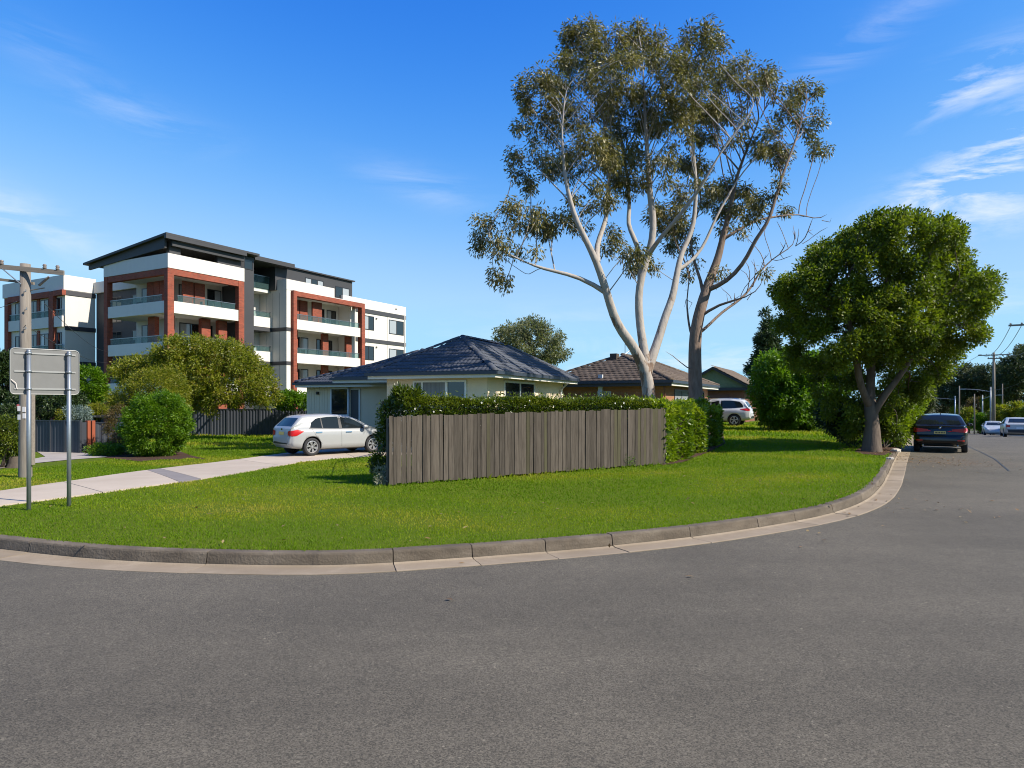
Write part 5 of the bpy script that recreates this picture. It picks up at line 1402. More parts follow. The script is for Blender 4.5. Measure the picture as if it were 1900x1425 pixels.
# --- the brown gum behind it, with dead lower boughs
DB = 27.0
bb = Vector(((1296 - CX) / FPX * DB, DB, float(Hland((1296 - CX) / FPX * DB, DB))))
t1 = [tuple(bb + Vector((0, 0, -0.1)))] + pxl([(1294, 770), (1290, 720), (1289, 655), (1290, 623), (1295, 590), (1305, 555), (1315, 523), (1324, 503), (1334, 474), (1340, 445), (1352, 400), (1366, 330), (1392, 260), (1425, 190)], DB, (0, 0, 0.3, 0.2))
b2 = pxl([(1321, 539), (1347, 523), (1366, 507), (1389, 474), (1400, 445), (1425, 415), (1450, 330), (1480, 250), (1500, 180)], DB, (0, -0.8, -1.4, -1.0))
b3 = pxl([(1340, 445), (1373, 425), (1405, 408), (1453, 400), (1482, 396), (1510, 406), (1540, 412)], DB, (0, 0.6, 1.2, 1.4))
b4 = pxl([(1305, 584), (1331, 565), (1357, 555), (1386, 557), (1410, 540)], DB, (0, -0.6, -1.2))
b5 = pxl([(1296, 626), (1318, 600), (1340, 578), (1373, 557), (1397, 532), (1406, 507), (1431, 481), (1463, 461), (1502, 448)], DB, (0, 0.6, 1.2, 1.2))
b6 = pxl([(1286, 640), (1279, 610), (1276, 584), (1273, 556), (1280, 520), (1276, 480)], DB, (0, 0.4, 0.8))
b7 = pxl([(1288, 695), (1273, 690), (1262, 668), (1248, 658), (1235, 652)], DB, (0, -0.4, -0.6))
b8 = pxl([(1310, 550), (1300, 520), (1286, 480), (1280, 440), (1300, 380)], DB, (0, 0.8, 1.5))
be = [ell(840 + .379 * a, 20 + .379 * b, .379 * c * 1.08, .379 * e * 1.08, DB + rsg.uniform(-1.5, 1.8)) for a, b, c, e in cl_b]
bare = [ell(1460, 400, 70, 26, DB + 1.0), ell(1520, 408, 28, 24, DB + 1.2), ell(1430, 470, 50, 30, DB + 0.8), ell(1475, 452, 40, 18, DB + 1), ell(1395, 540, 26, 22, DB - 0.8), ell(1360, 540, 40, 24, DB + .4), ell(1275, 560, 14, 30, DB + 0.5), ell(1500, 440, 30, 20, DB + 1), ell(1390, 500, 40, 30, DB)]
limbs_b = [(t1, None, 0.46, (0.36, 0.28, 0.25, 0.22, 0.165, 0.11, 0.07, 0.04, 0.015)), (b2, 1, 0.3, (0.09, 0.07, 0.045, 0.018)), (b3, 1, 0.2, (0.06, 0.045, 0.03, 0.012)), (b4, 1, 0.4, (0.06, 0.045, 0.02)), (b5, 1, 0.3, (0.06, 0.05, 0.035, 0.012)), (b6, 1, 0.5, (0.05, 0.035, 0.015)), (b7, 1, 0.6, (0.03, 0.02, 0.01)), (b8, 1, 0.3, (0.07, 0.05, 0.02))]
tree('gum_tree', 'brown barked gum tree with bare dead boughs right of the white gum', bb, limbs_b, be, 560, 27000, (0.16, 0.048), M_IRON, L_GUM, 6, trunk_r=0.25, step=0.30, kill=0.34, tip=0.012, clump=0.33, droop=0.8, shell=0.1, leafht=1, infl=99.0, fan=1.3, upb=0.06, bare=bare, rmax=0.03)
# --- the big round street tree
DT = 24.0
tb = G(1617, 838)
DT = tb.y
zt_ = lambda a, b: (1400 + .3367 * a, 380 + .3367 * b)
tt = [tuple(tb + Vector((0, 0, -0.15))), tuple(tb + Vector((0, 0, 0.25)))] + pxl([(1620, 800), (1618, 775), (1613, 752)], DT)
ta = pxl([(1613, 752), (1603, 735), (1592, 700), (1590, 660), (1575, 600), (1560, 540)], DT, (0, -0.6, -0.8))
tb2 = pxl([(1613, 755), (1615, 720), (1616, 680), (1622, 620), (1640, 550), (1650, 480)], DT, (0, 0.5, 0.8))
tc2 = pxl([(1620, 775), (1628, 750), (1645, 730), (1668, 700), (1700, 650), (1730, 590)], DT, (0, -0.4, -1.0))
td2 = pxl([(1616, 690), (1600, 640), (1630, 590), (1600, 500)], DT, (0.6, 1.6, 2.2))
te = [(800, 190, 300, 130), (520, 340, 300, 130), (950, 330, 240, 180), (300, 480, 180, 110), (640, 330, 260, 150), (1130, 560, 140, 150), (270, 640, 150, 110), (1020, 690, 190, 150), (880, 870, 230, 150), (360, 820, 150, 110), (420, 980, 130, 110),
      (760, 1000, 170, 110), (500, 1130, 110, 110), (750, 1170, 60, 85), (860, 1000, 110, 90), (650, 520, 420, 300), (650, 420, 440, 300), (640, 660, 380, 220), (560, 560, 240, 120), (850, 560, 240, 150), (700, 90, 60, 40), (1200, 480, 80, 110), (1000, 150, 90, 70), (160, 480, 70, 70), (640, 760, 150, 90), (1110, 740, 80, 60), (560, 1220, 60, 60), (690, 950, 120, 90), (760, 1090, 90, 80), (450, 1080, 90, 130), (530, 1210, 80, 90), (740, 1110, 90, 130), (770, 1240, 50, 60), (620, 1130, 60, 70)]
tel = [ell(*zt_(a, b), .3367 * c, .3367 * e, DT + (o if b < 900 else 1.2 + 0.4 * o), dd if b < 900 else 0.8) for (a, b, c, e), o, dd in zip(te, rsg.uniform(-1.7, 1.7, len(te)), rsg.uniform(1.0, 1.9, len(te)))]
tree('street_tree', 'big round leafy street tree at the kerb beside the dark hatchback', tb, [(tt, None, 2, (0.37, 0.285, 0.255, 0.24, 0.23, 0.23)), (ta, 1, 0.4), (tb2, 1, 0.4), (tc2, 1, 0.4), (td2, 1, 0.4)], tel, 3000, 160000, (0.110, 0.058), M_TRUNK, L_GREEN, 8, trunk_r=0.25, step=0.26, kill=0.38, tip=0.009, clump=0.31, droop=0.1, shell=0.4, leafht=2, rmax=0.03)

# --- plain builder for crowns without traced limbs
def bushy(name, label, base, ells, n_leaf, leaf, leaf_m, seed, wood_m=None, n_stem=5, stem_r=0.04, clump=0.16, nclump=None, droop=0.1, shell=0.6, cat='shrub', group=None, up=0.4, part='foliage', tintb=0.0):
    q = np.random.RandomState(seed); base = Vector(base); B = np.array(base)
    root = thing(name, label, cat, base, 0, group)
    nclump = nclump or max(20, n_leaf // 45)
    C, v = sample_ell(ells, nclump, q, shell)
    C = C + q.normal(0, 0.03, C.shape); C[:, 2] = np.maximum(C[:, 2], base.z + 0.02)
    k = q.integers(0, nclump, n_leaf) if hasattr(q, 'integers') else q.randint(0, nclump, n_leaf)
    o = q.normal(0, 1, (n_leaf, 3)); o /= np.linalg.norm(o, axis=1)[:, None]; o *= (q.uniform(0, 1, n_leaf) ** 0.5 * clump)[:, None]
    ct = q.uniform(0, 1, nclump); tint = tintb + 0.55 * q.uniform(0, 1, n_leaf) + 0.45 * ct[k]
    pos = C[k] + o; pos[:, 2] = np.maximum(pos[:, 2], base.z - 0.02)
    leaves(part, pos - B, o / clump * 0.7 + v[k] * 0.7, leaf[0], leaf[1], q, leaf_m, root, droop=droop, tint=tint, up=up)
    if wood_m and n_stem:
        mb = MB()
        for i in range(n_stem):
            tgt = Vector(C[q.randint(0, nclump)]) - base; a0 = Vector((q.normal(0, stem_r * 1.5), q.normal(0, stem_r * 1.5), -0.05)); mid = a0.lerp(tgt, 0.5) + Vector((0, 0, 0.15 * tgt.length)) * (0.5)
            mb.tube([a0, a0.lerp(mid, 0.5), mid, mid.lerp(tgt, 0.5), tgt], [stem_r, stem_r * 0.85, stem_r * 0.65, stem_r * 0.45, stem_r * 0.2], 6)
        mb.build('stems' if n_stem > 1 else 'trunk', wood_m, root, True)
    return root
# clipped hedge that tops the paling fence
def hedge_row(name, label, A, B, z0, z1, depth, n, leaf, leaf_m, seed, flowers=0, bump=0.06):
    q = np.random.RandomState(seed); A, B = Vector(A), Vector(B); d = (B - A).xy; L = d.length; d.normalize(); nrm = Vector((-d.y, d.x))
    root = thing(name, label, 'hedge', (A.x, A.y, z0), math.atan2(d.y, d.x))
    t = q.uniform(0, L, n); face = q.uniform(0, 1, n)
    yy = q.uniform(0, depth, n); hh = z1 - z0; zz = q.uniform(0, hh, n)
    f = face < 0.5; yy[f] = np.abs(q.normal(0, 0.05, f.sum())); g = (face >= 0.5) & (face < 0.85); zz[g] = hh - np.abs(q.normal(0, 0.05, g.sum())); h_ = face > 0.93; t[h_] = np.where(q.uniform(size=h_.sum()) < .5, np.abs(q.normal(0, .05, h_.sum())), L - np.abs(q.normal(0, .05, h_.sum())))
    un = bump * (np.sin(t * 2.3 + yy) + 0.6 * np.sin(t * 5.1 + 1)); zz = np.where(zz > hh * 0.5, zz + un * 0.6, zz); yy = yy + 0.4 * un
    sh_ = q.uniform(0, 1, n) < 0.05; zz[sh_] += q.uniform(0, 0.16, sh_.sum()) * (zz[sh_] > hh * 0.8)
    pos = np.c_[t, yy, zz]; dirs = np.c_[q.normal(0, .4, n), np.where(yy < depth * 0.4, -0.6, 0.3), np.where(zz > hh * 0.75, 0.7, 0.1)]
    tint = np.clip(0.6 * q.uniform(0, 1, n) + 0.35 * (zz > hh * 0.85) + 0.12 * np.sin(t * 1.9), 0, 1)
    leaves('foliage', pos, dirs, leaf[0], leaf[1], q, leaf_m, root, droop=0.0, tint=tint, up=0.3)
    core = MB(); core.box(0.6, L - 0.3, depth * 0.38, depth * 0.62, -0.9, hh - 0.2); core.build('stems', M_DARKW, root)
    if flowers:
        fm = MB()
        for i in range(flowers):
            c = Vector((q.uniform(0, L), -0.06 + q.normal(0, 0.02), q.uniform(0.02, hh))); s = q.uniform(0.008, 0.014)
            for k in range(5):
                a = 2 * math.pi * k / 5; u1 = Vector((math.cos(a), -0.3, math.sin(a))) * s * 1.6; u2 = Vector((math.cos(a + 0.7), -0.3, math.sin(a + 0.7))) * s * 1.6; fm.add([c, c + u1, c + u1 * 1.1 + u2 * 0.6, c + u2], [(0, 1, 2, 3)])
        fm.build('blossoms', M_BLOS, root, kind='stuff')
    return root
M_BLOS = mat('white_blossom', (0.70, 0.68, 0.60), 0.7)
fd = (FB - FA).xy.normalized(); fn = Vector((-fd.y, fd.x))
hA = FA.xy + fn * 0.22 + fd * 0.5; hB = FA.xy + fn * 0.3 + fd * (FL * 0.975)
zh0, zh1 = EYE + (HY - 790) / FPX * 14.2, 1.97
hedge_row('clipped_hedge', 'long dark clipped hedge showing above the paling fence', (*hA, 0), (*hB, 0), 0.95, 1.93, 0.85, 46000, (0.075, 0.036), L_HEDGE, 31, flowers=45)
# laurel hedge to the right of the fence
lh0, lh1 = G(1239, 862), G(1336, 822)
lh = hedge_row('laurel_hedge', 'bright green broad leaved hedge running back from the right end of the paling fence', (lh0.x, lh0.y, 0), (lh1.x, lh1.y, 0), float(lh0.z) + 0.03, 1.70, 1.1, 15000, (0.14, 0.066), L_LAUREL, 41, bump=0.28)
# round bush, its bronze neighbour and the shrubs round it
cb = G(288, 846)
bushy('round_bush', 'dense round bright green bush beside the driveway', cb, [ell(290, 792, 53, 54, cb.y, 1.0), ell(298, 772, 42, 38, cb.y, .9), ell(284, 818, 44, 27, cb.y, 0.85)] + [ell(290 + 50 * math.cos(a_) , 790 + 52 * math.sin(a_), r_, r_, cb.y - 0.3, .3) for a_, r_ in zip(np.linspace(2.6, 6.9, 9), (10, 14, 9, 15, 11, 16, 10, 13, 9))], 42000, (0.085, 0.034), L_BRIGHT, 42, M_DARKW, 6, 0.05, clump=0.20, nclump=420, shell=1.3, droop=0.1)
c2 = G(228, 842); bushy('bronze_bush', 'bronze brown bush tucked left of the round green bush', c2, [ell(224, 795, 24, 42, c2.y + .3, 0.7), ell(240, 818, 24, 26, c2.y, .6)], 9000, (0.07, 0.026), L_BROWN, 43, M_DARKW, 5, 0.03, clump=0.15, shell=0.6)
c3 = G(262, 826); bushy('olive_shrub', 'yellow green shrub rising behind the round bush', c3, [ell(290, 712, 46, 28, 29, 1.1), ell(312, 730, 34, 40, 29, 1.0), ell(255, 738, 40, 22, 29, 1.0), ell(232, 742, 26, 22, 29, .8), ell(325, 760, 20, 30, 28.5, 0.7)], 20000, (0.10, 0.034), L_OLIVE, 44, M_TRUNK, 7, 0.05, clump=0.2, shell=0.6, droop=0.1)
c4 = G(392, 806)
oe = [ell(350, 650, 60, 26, 37.5, 1.6), ell(410, 660, 60, 30, 37.5, 1.7), ell(300, 672, 60, 24, 38, 1.4), ell(245, 690, 38, 26, 38.5, 1.2), ell(450, 690, 50, 32, 37, 1.6), ell(480, 720, 36, 30, 36.5, 1.2), ell(370, 700, 70, 36, 37, 1.8), ell(430, 730, 60, 26, 36.5, 1.4), ell(350, 740, 36, 26, 37, 1.2), ell(500, 742, 22, 14, 36.5, .8), ell(330, 660, 30, 26, 37, 1.2), ell(400, 640, 40, 14, 37.5, 1.2), ell(395, 765, 20, 8, 36, .5)]
ow = [([tuple(c4 + Vector((0, 0, -0.1)))] + pxl([(388, 790), (376, 770), (366, 745), (360, 715), (340, 680)], c4.y), None, 0.5), (pxl([(390, 795), (386, 770), (400, 740), (420, 700)], c4.y), 1, 0.5), (pxl([(372, 762), (386, 755), (410, 745), (440, 730)], c4.y), 1, 0.5)]
tree('olive_tree', 'broad olive green tree with thin pale stems in front of the apartment block', c4, ow, oe, 1500, 46000, (0.17, 0.062), M_TRUNK, L_OLIVE, 45, trunk_r=0.12, step=0.3, kill=0.4, tip=0.01, clump=0.34, shell=0.4, droop=0.1, rmax=0.02)
for i, (a, b, rx_, ry_, d_, n, l, m, lab) in enumerate([
    (8, 700, 26, 46, 33, 9000, (0.16, 0.06), L_DARK, 'dark shrubby tree at the left edge behind the road sign'),
    (165, 716, 30, 34, 35, 9000, (0.15, 0.055), L_BRIGHT, 'mid green small tree in front of the left wing of the flats'),
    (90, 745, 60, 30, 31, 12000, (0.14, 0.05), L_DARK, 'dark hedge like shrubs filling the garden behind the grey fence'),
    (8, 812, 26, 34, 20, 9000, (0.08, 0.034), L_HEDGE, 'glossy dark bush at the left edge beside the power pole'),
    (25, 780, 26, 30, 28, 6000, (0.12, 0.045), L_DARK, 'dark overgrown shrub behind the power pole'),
    (142, 768, 22, 11, 29.5, 4000, (0.10, 0.03), L_GREY, 'silvery blue green shrub above the grey garden fence'),
    (120, 774, 14, 8, 29.3, 2000, (0.09, 0.03), L_OLIVE, 'small yellow green shrub beside the silvery shrub'),
    (182, 762, 14, 10, 31, 2500, (0.13, 0.03), L_OLIVE, 'spiky green plant left of the brick corner column'),
    (195, 835, 26, 9, 25.5, 4000, (0.07, 0.03), L_BRIGHT, 'low spreading green groundcover beneath the bronze bush'),
    (543, 742, 28, 14, 40, 5000, (0.16, 0.06), L_BRIGHT, 'green shrub peeping over the slate fence beside the bungalow')]):
    gz = G(a, max(b + ry_, 790 + i % 3)); base_ = Vector(((a - CX) / FPX * d_, d_, float(Hland((a - CX) / FPX * d_, d_))))
    es = [ell(a, b, rx_, ry_, d_, rx_ * d_ / FPX * 0.9), ell(a - rx_ * 0.4, b + ry_ * 0.4, rx_ * 0.7, ry_ * 0.6, d_, rx_ * d_ / FPX * 0.7), ell(a + rx_ * 0.45, b + ry_ * 0.3, rx_ * 0.6, ry_ * 0.7, d_ + .2, rx_ * d_ / FPX * 0.7)]
    lowz = P(a, b + ry_, d_).z
    bushy('garden_shrub', lab, base_, es, n, l, m, 60 + i, M_DARKW, 5, 0.04 if lowz < 1.2 else 0.06, clump=0.18, shell=0.6)
# tree beyond the bungalow
d5 = 58.0; c5 = Vector(((985 - CX) / FPX * d5, d5, 0.0))
e5 = [ell(950, 625, 34, 24, d5, 2.2), ell(985, 615, 36, 24, d5, 2.2), ell(1015, 630, 32, 24, d5, 2), ell(1040, 655, 20, 20, d5, 1.6), ell(970, 650, 40, 24, d5, 2.2), ell(1010, 660, 40, 20, d5, 2.2), ell(930, 628, 14, 18, d5, 1.2), ell(968, 598, 16, 10, d5, 1)]
tree('background_tree', 'grey green loose crowned tree showing above the navy roof', c5, [([tuple(c5), (c5.x, d5, 2.0), (c5.x + .3, d5, 4.5)], None, 0.6)], e5, 700, 12000, (0.28, 0.09), M_TRUNK, leaf_mat('grey_green_leaf', [(0.085, 0.095, 0.045), (0.14, 0.15, 0.065), (0.20, 0.20, 0.10)], 0.35), 47, trunk_r=0.2, step=0.45, kill=0.6, tip=0.014, clump=0.42, shell=0.3, rmax=0.04)
# bright tree behind the street tree, dark conifer beyond
d6 = 37.0; c6 = Vector(((1497 - CX) / FPX * d6, d6, float(Hland((1497 - CX) / FPX * d6, d6))))
e6 = [ell(1440, 690, 40, 34, d6, 1.6), ell(1480, 690, 50, 40, d6, 1.8), ell(1425, 725, 34, 30, d6, 1.3), ell(1460, 740, 50, 34, d6, 1.8), ell(1510, 720, 40, 44, d6, 1.6), ell(1545, 700, 40, 40, d6, 1.5), ell(1430, 760, 30, 30, d6, 1.2), ell(1480, 775, 50, 22, d6, 1.5), ell(1447, 665, 24, 14, d6, .9)]
tree('garden_tree', 'bright green spreading tree behind the white four wheel drive', c6, [([tuple(c6), (c6.x, d6, 0.9), (c6.x - 0.4, d6, 2.0)], None, 0.5)], e6, 1100, 36000, (0.20, 0.085), M_DARKW, L_BRIGHT, 48, trunk_r=0.16, step=0.35, kill=0.45, tip=0.011, clump=0.36, shell=0.4, rmax=0.03)
d7 = 70.0; c7 = Vector(((1425 - CX) / FPX * d7, d7, 0.0))
e7 = [ell(1425 + o, 575 + k * 10.5, 5 + k * 3.1, 6, d7 + o2, (5 + k * 3.1) * d7 / FPX) for k, (o, o2) in enumerate(zip(rsg.uniform(-5, 5, 12), rsg.uniform(-.5, .5, 12)))]
tree('conifer', 'dark blue green conifer rising behind the bright garden tree', c7, [([tuple(c7), (c7.x, d7, 5), (c7.x, d7, EYE + (HY - 580) / FPX * d7)], None, 0.3)], e7, 700, 20000, (0.36, 0.11), M_DARKW, L_DARK, 49, trunk_r=0.2, step=0.4, kill=0.5, tip=0.012, clump=0.4, droop=0.3, shell=0.2, rmax=0.04)
# shrubs at the fence's left end and at the foot of the street tree
q8 = G(712, 838); bushy('slender_shrub', 'loose dark green shrub at the left end of the paling fence', q8, [ell(717, 800, 10, 32, 15.2, .25), ell(722, 768, 11, 20, 15.3, .25), ell(712, 818, 8, 16, 15.2, .2)], 2200, (0.09, 0.032), L_HEDGE, 71, M_DARKW, 6, 0.014, clump=0.14, shell=0.3)
q9 = FA.xy + fn * 0.7 + fd * 0.35; bushy('upright_shrub', 'upright leafy shrub poking above the hedge below the bungalow window', (*q9, 0), [ell(752, 738, 22, 12, 15.0, .25), ell(762, 734, 20, 9, 15.0, .25)], 1300, (0.13, 0.038), L_HEDGE, 72, M_DARKW, 5, 0.012, clump=0.12, shell=0.2, droop=-0.5)
q10 = G(713, 900); bushy('pale_plant', 'small pale silvery plant at the foot of the paling fence', (q10.x, q10.y + .15, q10.z), [ell(709, 884, 9, 10, 14.3, .15), ell(702, 876, 7, 8, 14.4, .12)], 420, (0.09, 0.02), L_PALE, 73, M_DARKW, 3, 0.008, clump=0.09, shell=0.2, droop=-0.2)
bushy('dark_plant', 'small dark green plant behind the pale plant at the fence end', (q10.x - .1, q10.y + .6, q10.z), [ell(704, 862, 14, 18, 15.0, .25)], 1300, (0.08, 0.03), L_HEDGE, 74, M_DARKW, 4, 0.01, clump=0.12, shell=0.2)
for i, (a, b, lab) in enumerate(((1166, 862, 'wispy weed at the foot of the paling fence'), (1205, 856, 'larger weed near the right end of the paling fence'))):
    qz = G(a, b + 5); bushy('weed', lab, qz, [ell(a, b - 6, 10 + 6 * i, 9, qz.y, 0.08)], 300, (0.05, 0.014), L_BRIGHT, 75 + i, None, 0, clump=0.08, shell=0.2)
q11 = G(1672, 838)
bushy('kerbside_shrub', 'bright leafy shrub overhanging the kerb beside the dark hatchback', q11 + Vector((0.2, 1.6, 0)), [ell(1678, 772, 16, 34, 27.0, 0.6), ell(1668, 802, 16, 22, 26.0, 0.4), ell(1655, 780, 24, 34, 26.5, .7), ell(1692, 745, 14, 26, 28, .6)], 11000, (0.13, 0.055), L_LAUREL, 78, M_DARKW, 5, 0.03, clump=0.22, shell=0.4)
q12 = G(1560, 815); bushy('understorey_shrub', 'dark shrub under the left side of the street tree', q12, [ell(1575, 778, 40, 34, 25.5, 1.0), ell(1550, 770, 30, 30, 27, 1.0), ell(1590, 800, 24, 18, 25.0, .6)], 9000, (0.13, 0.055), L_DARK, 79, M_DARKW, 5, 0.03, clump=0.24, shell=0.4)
q13 = G(1500, 800); bushy('low_shrub', 'low bright shrub on the lawn edge beyond the street tree', q13, [ell(1530, 790, 20, 10, 36, .6), ell(1515, 785, 14, 10, 36.5, .5)], 2500, (0.11, 0.04), L_LAUREL, 80, M_DARKW, 3, 0.02, clump=0.16)

# fallen leaves: along the gutter, under the street tree and the gums
ql = np.random.RandomState(99); lx = []; 
for (cx_, cy_, sx_, sy_, n_) in ((13.3, 21.8, 1.0, 1.6, 260), (12.4, 23.6, 0.9, 0.9, 120), (1.5, 13.2, 4.5, 2.0, 60), (6.5, 15.0, 3.0, 2.5, 40), (-4.5, 9.0, 4, 1.0, 30), (6.8, 12.8, 0.8, 1.4, 50)):
    lx.append(np.c_[ql.normal(cx_, sx_, n_), ql.normal(cy_, sy_, n_)])
lx = np.concatenate(lx); sd_ = edge_sd(lx[:, 0], lx[:, 1])
lz_ = np.where(sd_ > sd_k, Hland(lx[:, 0], lx[:, 1]) + 0.035, np.where(sd_ > GUT - 0.03, 0.156, 0.018)) + np.where(sd_ > GUT - 0.03, 0, Hroad(lx[:, 0], lx[:, 1]))
L_LITTER = leaf_mat('fallen_leaf', [(0.16, 0.085, 0.03), (0.24, 0.14, 0.05), (0.10, 0.06, 0.03), (0.30, 0.22, 0.09)], 0.1)
lo = leaves('leaf_litter', np.c_[lx, lz_], np.c_[ql.normal(0, 1, (len(lx), 2)), np.zeros(len(lx))] * 3, 0.085, 0.035, ql, L_LITTER, None, droop=0.0, up=5.0)
tag(lo, 'brown leaves scattered over the lawn and gutter', None, None, 'stuff')

# pale broken kerb stones by the street tree, and an old stump by the path
M_STONE = mat('pale_stone', (0.42, 0.38, 0.32), 0.9, noise=(6, 0.7, (0.28, 0.25, 0.20)), bump=(14, 0.8, 0.03))
for (a_, b_, s_, lb) in ((1662, 838, 0.16, 'pale broken stone at the kerb nearest the street tree trunk'), (1671, 829, 0.15, 'pale broken stone at the kerb behind the nearest one'), (1651, 852, 0.09, 'small flat stone in front of the other kerb stones')):
    p_ = G(a_, b_); mb = MB(); nn_ = 9; q_ = np.random.RandomState(int(a_)); prev = None
    pr_ = [(1.0, -0.05), (1.1, 0.25), (0.95, 0.5), (0.6, 0.68), (0.0, 0.74)]
    vs = [(s_ * r_ * q_.uniform(0.82, 1.15) * math.cos(2 * math.pi * k / nn_) * 1.3, s_ * r_ * q_.uniform(0.82, 1.15) * math.sin(2 * math.pi * k / nn_), s_ * z_) for r_, z_ in pr_ for k in range(nn_)]
    mb.add(vs, [(i * nn_ + k, i * nn_ + (k + 1) % nn_, (i + 1) * nn_ + (k + 1) % nn_, (i + 1) * nn_ + k) for i in range(4) for k in range(nn_)])
    o_ = mb.build('stone', M_STONE); o_.location = p_; o_.rotation_euler = (0, 0, a_ * 0.7); tag(o_, lb, 'stone', 'broken stones along the kerb')
ps = G(28, 868); mb = MB(); mb.lathe([(0.30, -0.05), (0.21, 0.04), (0.16, 0.16), (0.15, 0.30), (0.13, 0.33), (0.0, 0.33)], 'Z', 14); o_ = mb.build('tree_stump', M_DARKW, None, True); o_.location = ps; tag(o_, 'low dark tree stump on the grass left of the power pole', 'tree stump')
# ------------------------------------------------------------------ vehicles
def paint(name, col, rough=0.28, metal=0.0):
    return mat(name, col, rough, metal=metal, coat=0.5, spec=0.4, noise=(1.5, 0.12, tuple(c * 0.9 for c in col)))
M_TYRE = mat('tyre_rubber', (0.018, 0.018, 0.019), 0.8)
M_RIM = mat('alloy_rim', (0.46, 0.46, 0.47), 0.3, metal=0.7)
M_TRIM = mat('black_trim', (0.014, 0.014, 0.015), 0.55)
M_CGLASS = glass_mat('car_glass', (0.010, 0.014, 0.016), 0.03); M_CGLASS.node_tree.nodes['Principled BSDF'].inputs['Specular IOR Level'].default_value = 0.4
M_TAIL = mat('tail_lamp', (0.40, 0.006, 0.006), 0.3, coat=0.2, spec=0.3)
M_TAIL2 = mat('amber_lamp', (0.55, 0.13, 0.02), 0.15, coat=1.0)
M_HEAD = mat('head_lamp', (0.55, 0.56, 0.58), 0.08, coat=1.0)
M_PLATE = mat('yellow_plate', (0.66, 0.50, 0.16), 0.45); M_PLATEW = mat('white_plate', (0.65, 0.66, 0.68), 0.45)
M_INK = mat('plate_ink', (0.02, 0.02, 0.02), 0.6)
M_CHROME = mat('chrome', (0.62, 0.62, 0.63), 0.12, metal=1.0)
M_ARCH = mat('wheel_well', (0.008, 0.008, 0.008), 0.9)
M_REFL = mat('reflector', (0.55, 0.03, 0.015), 0.2)

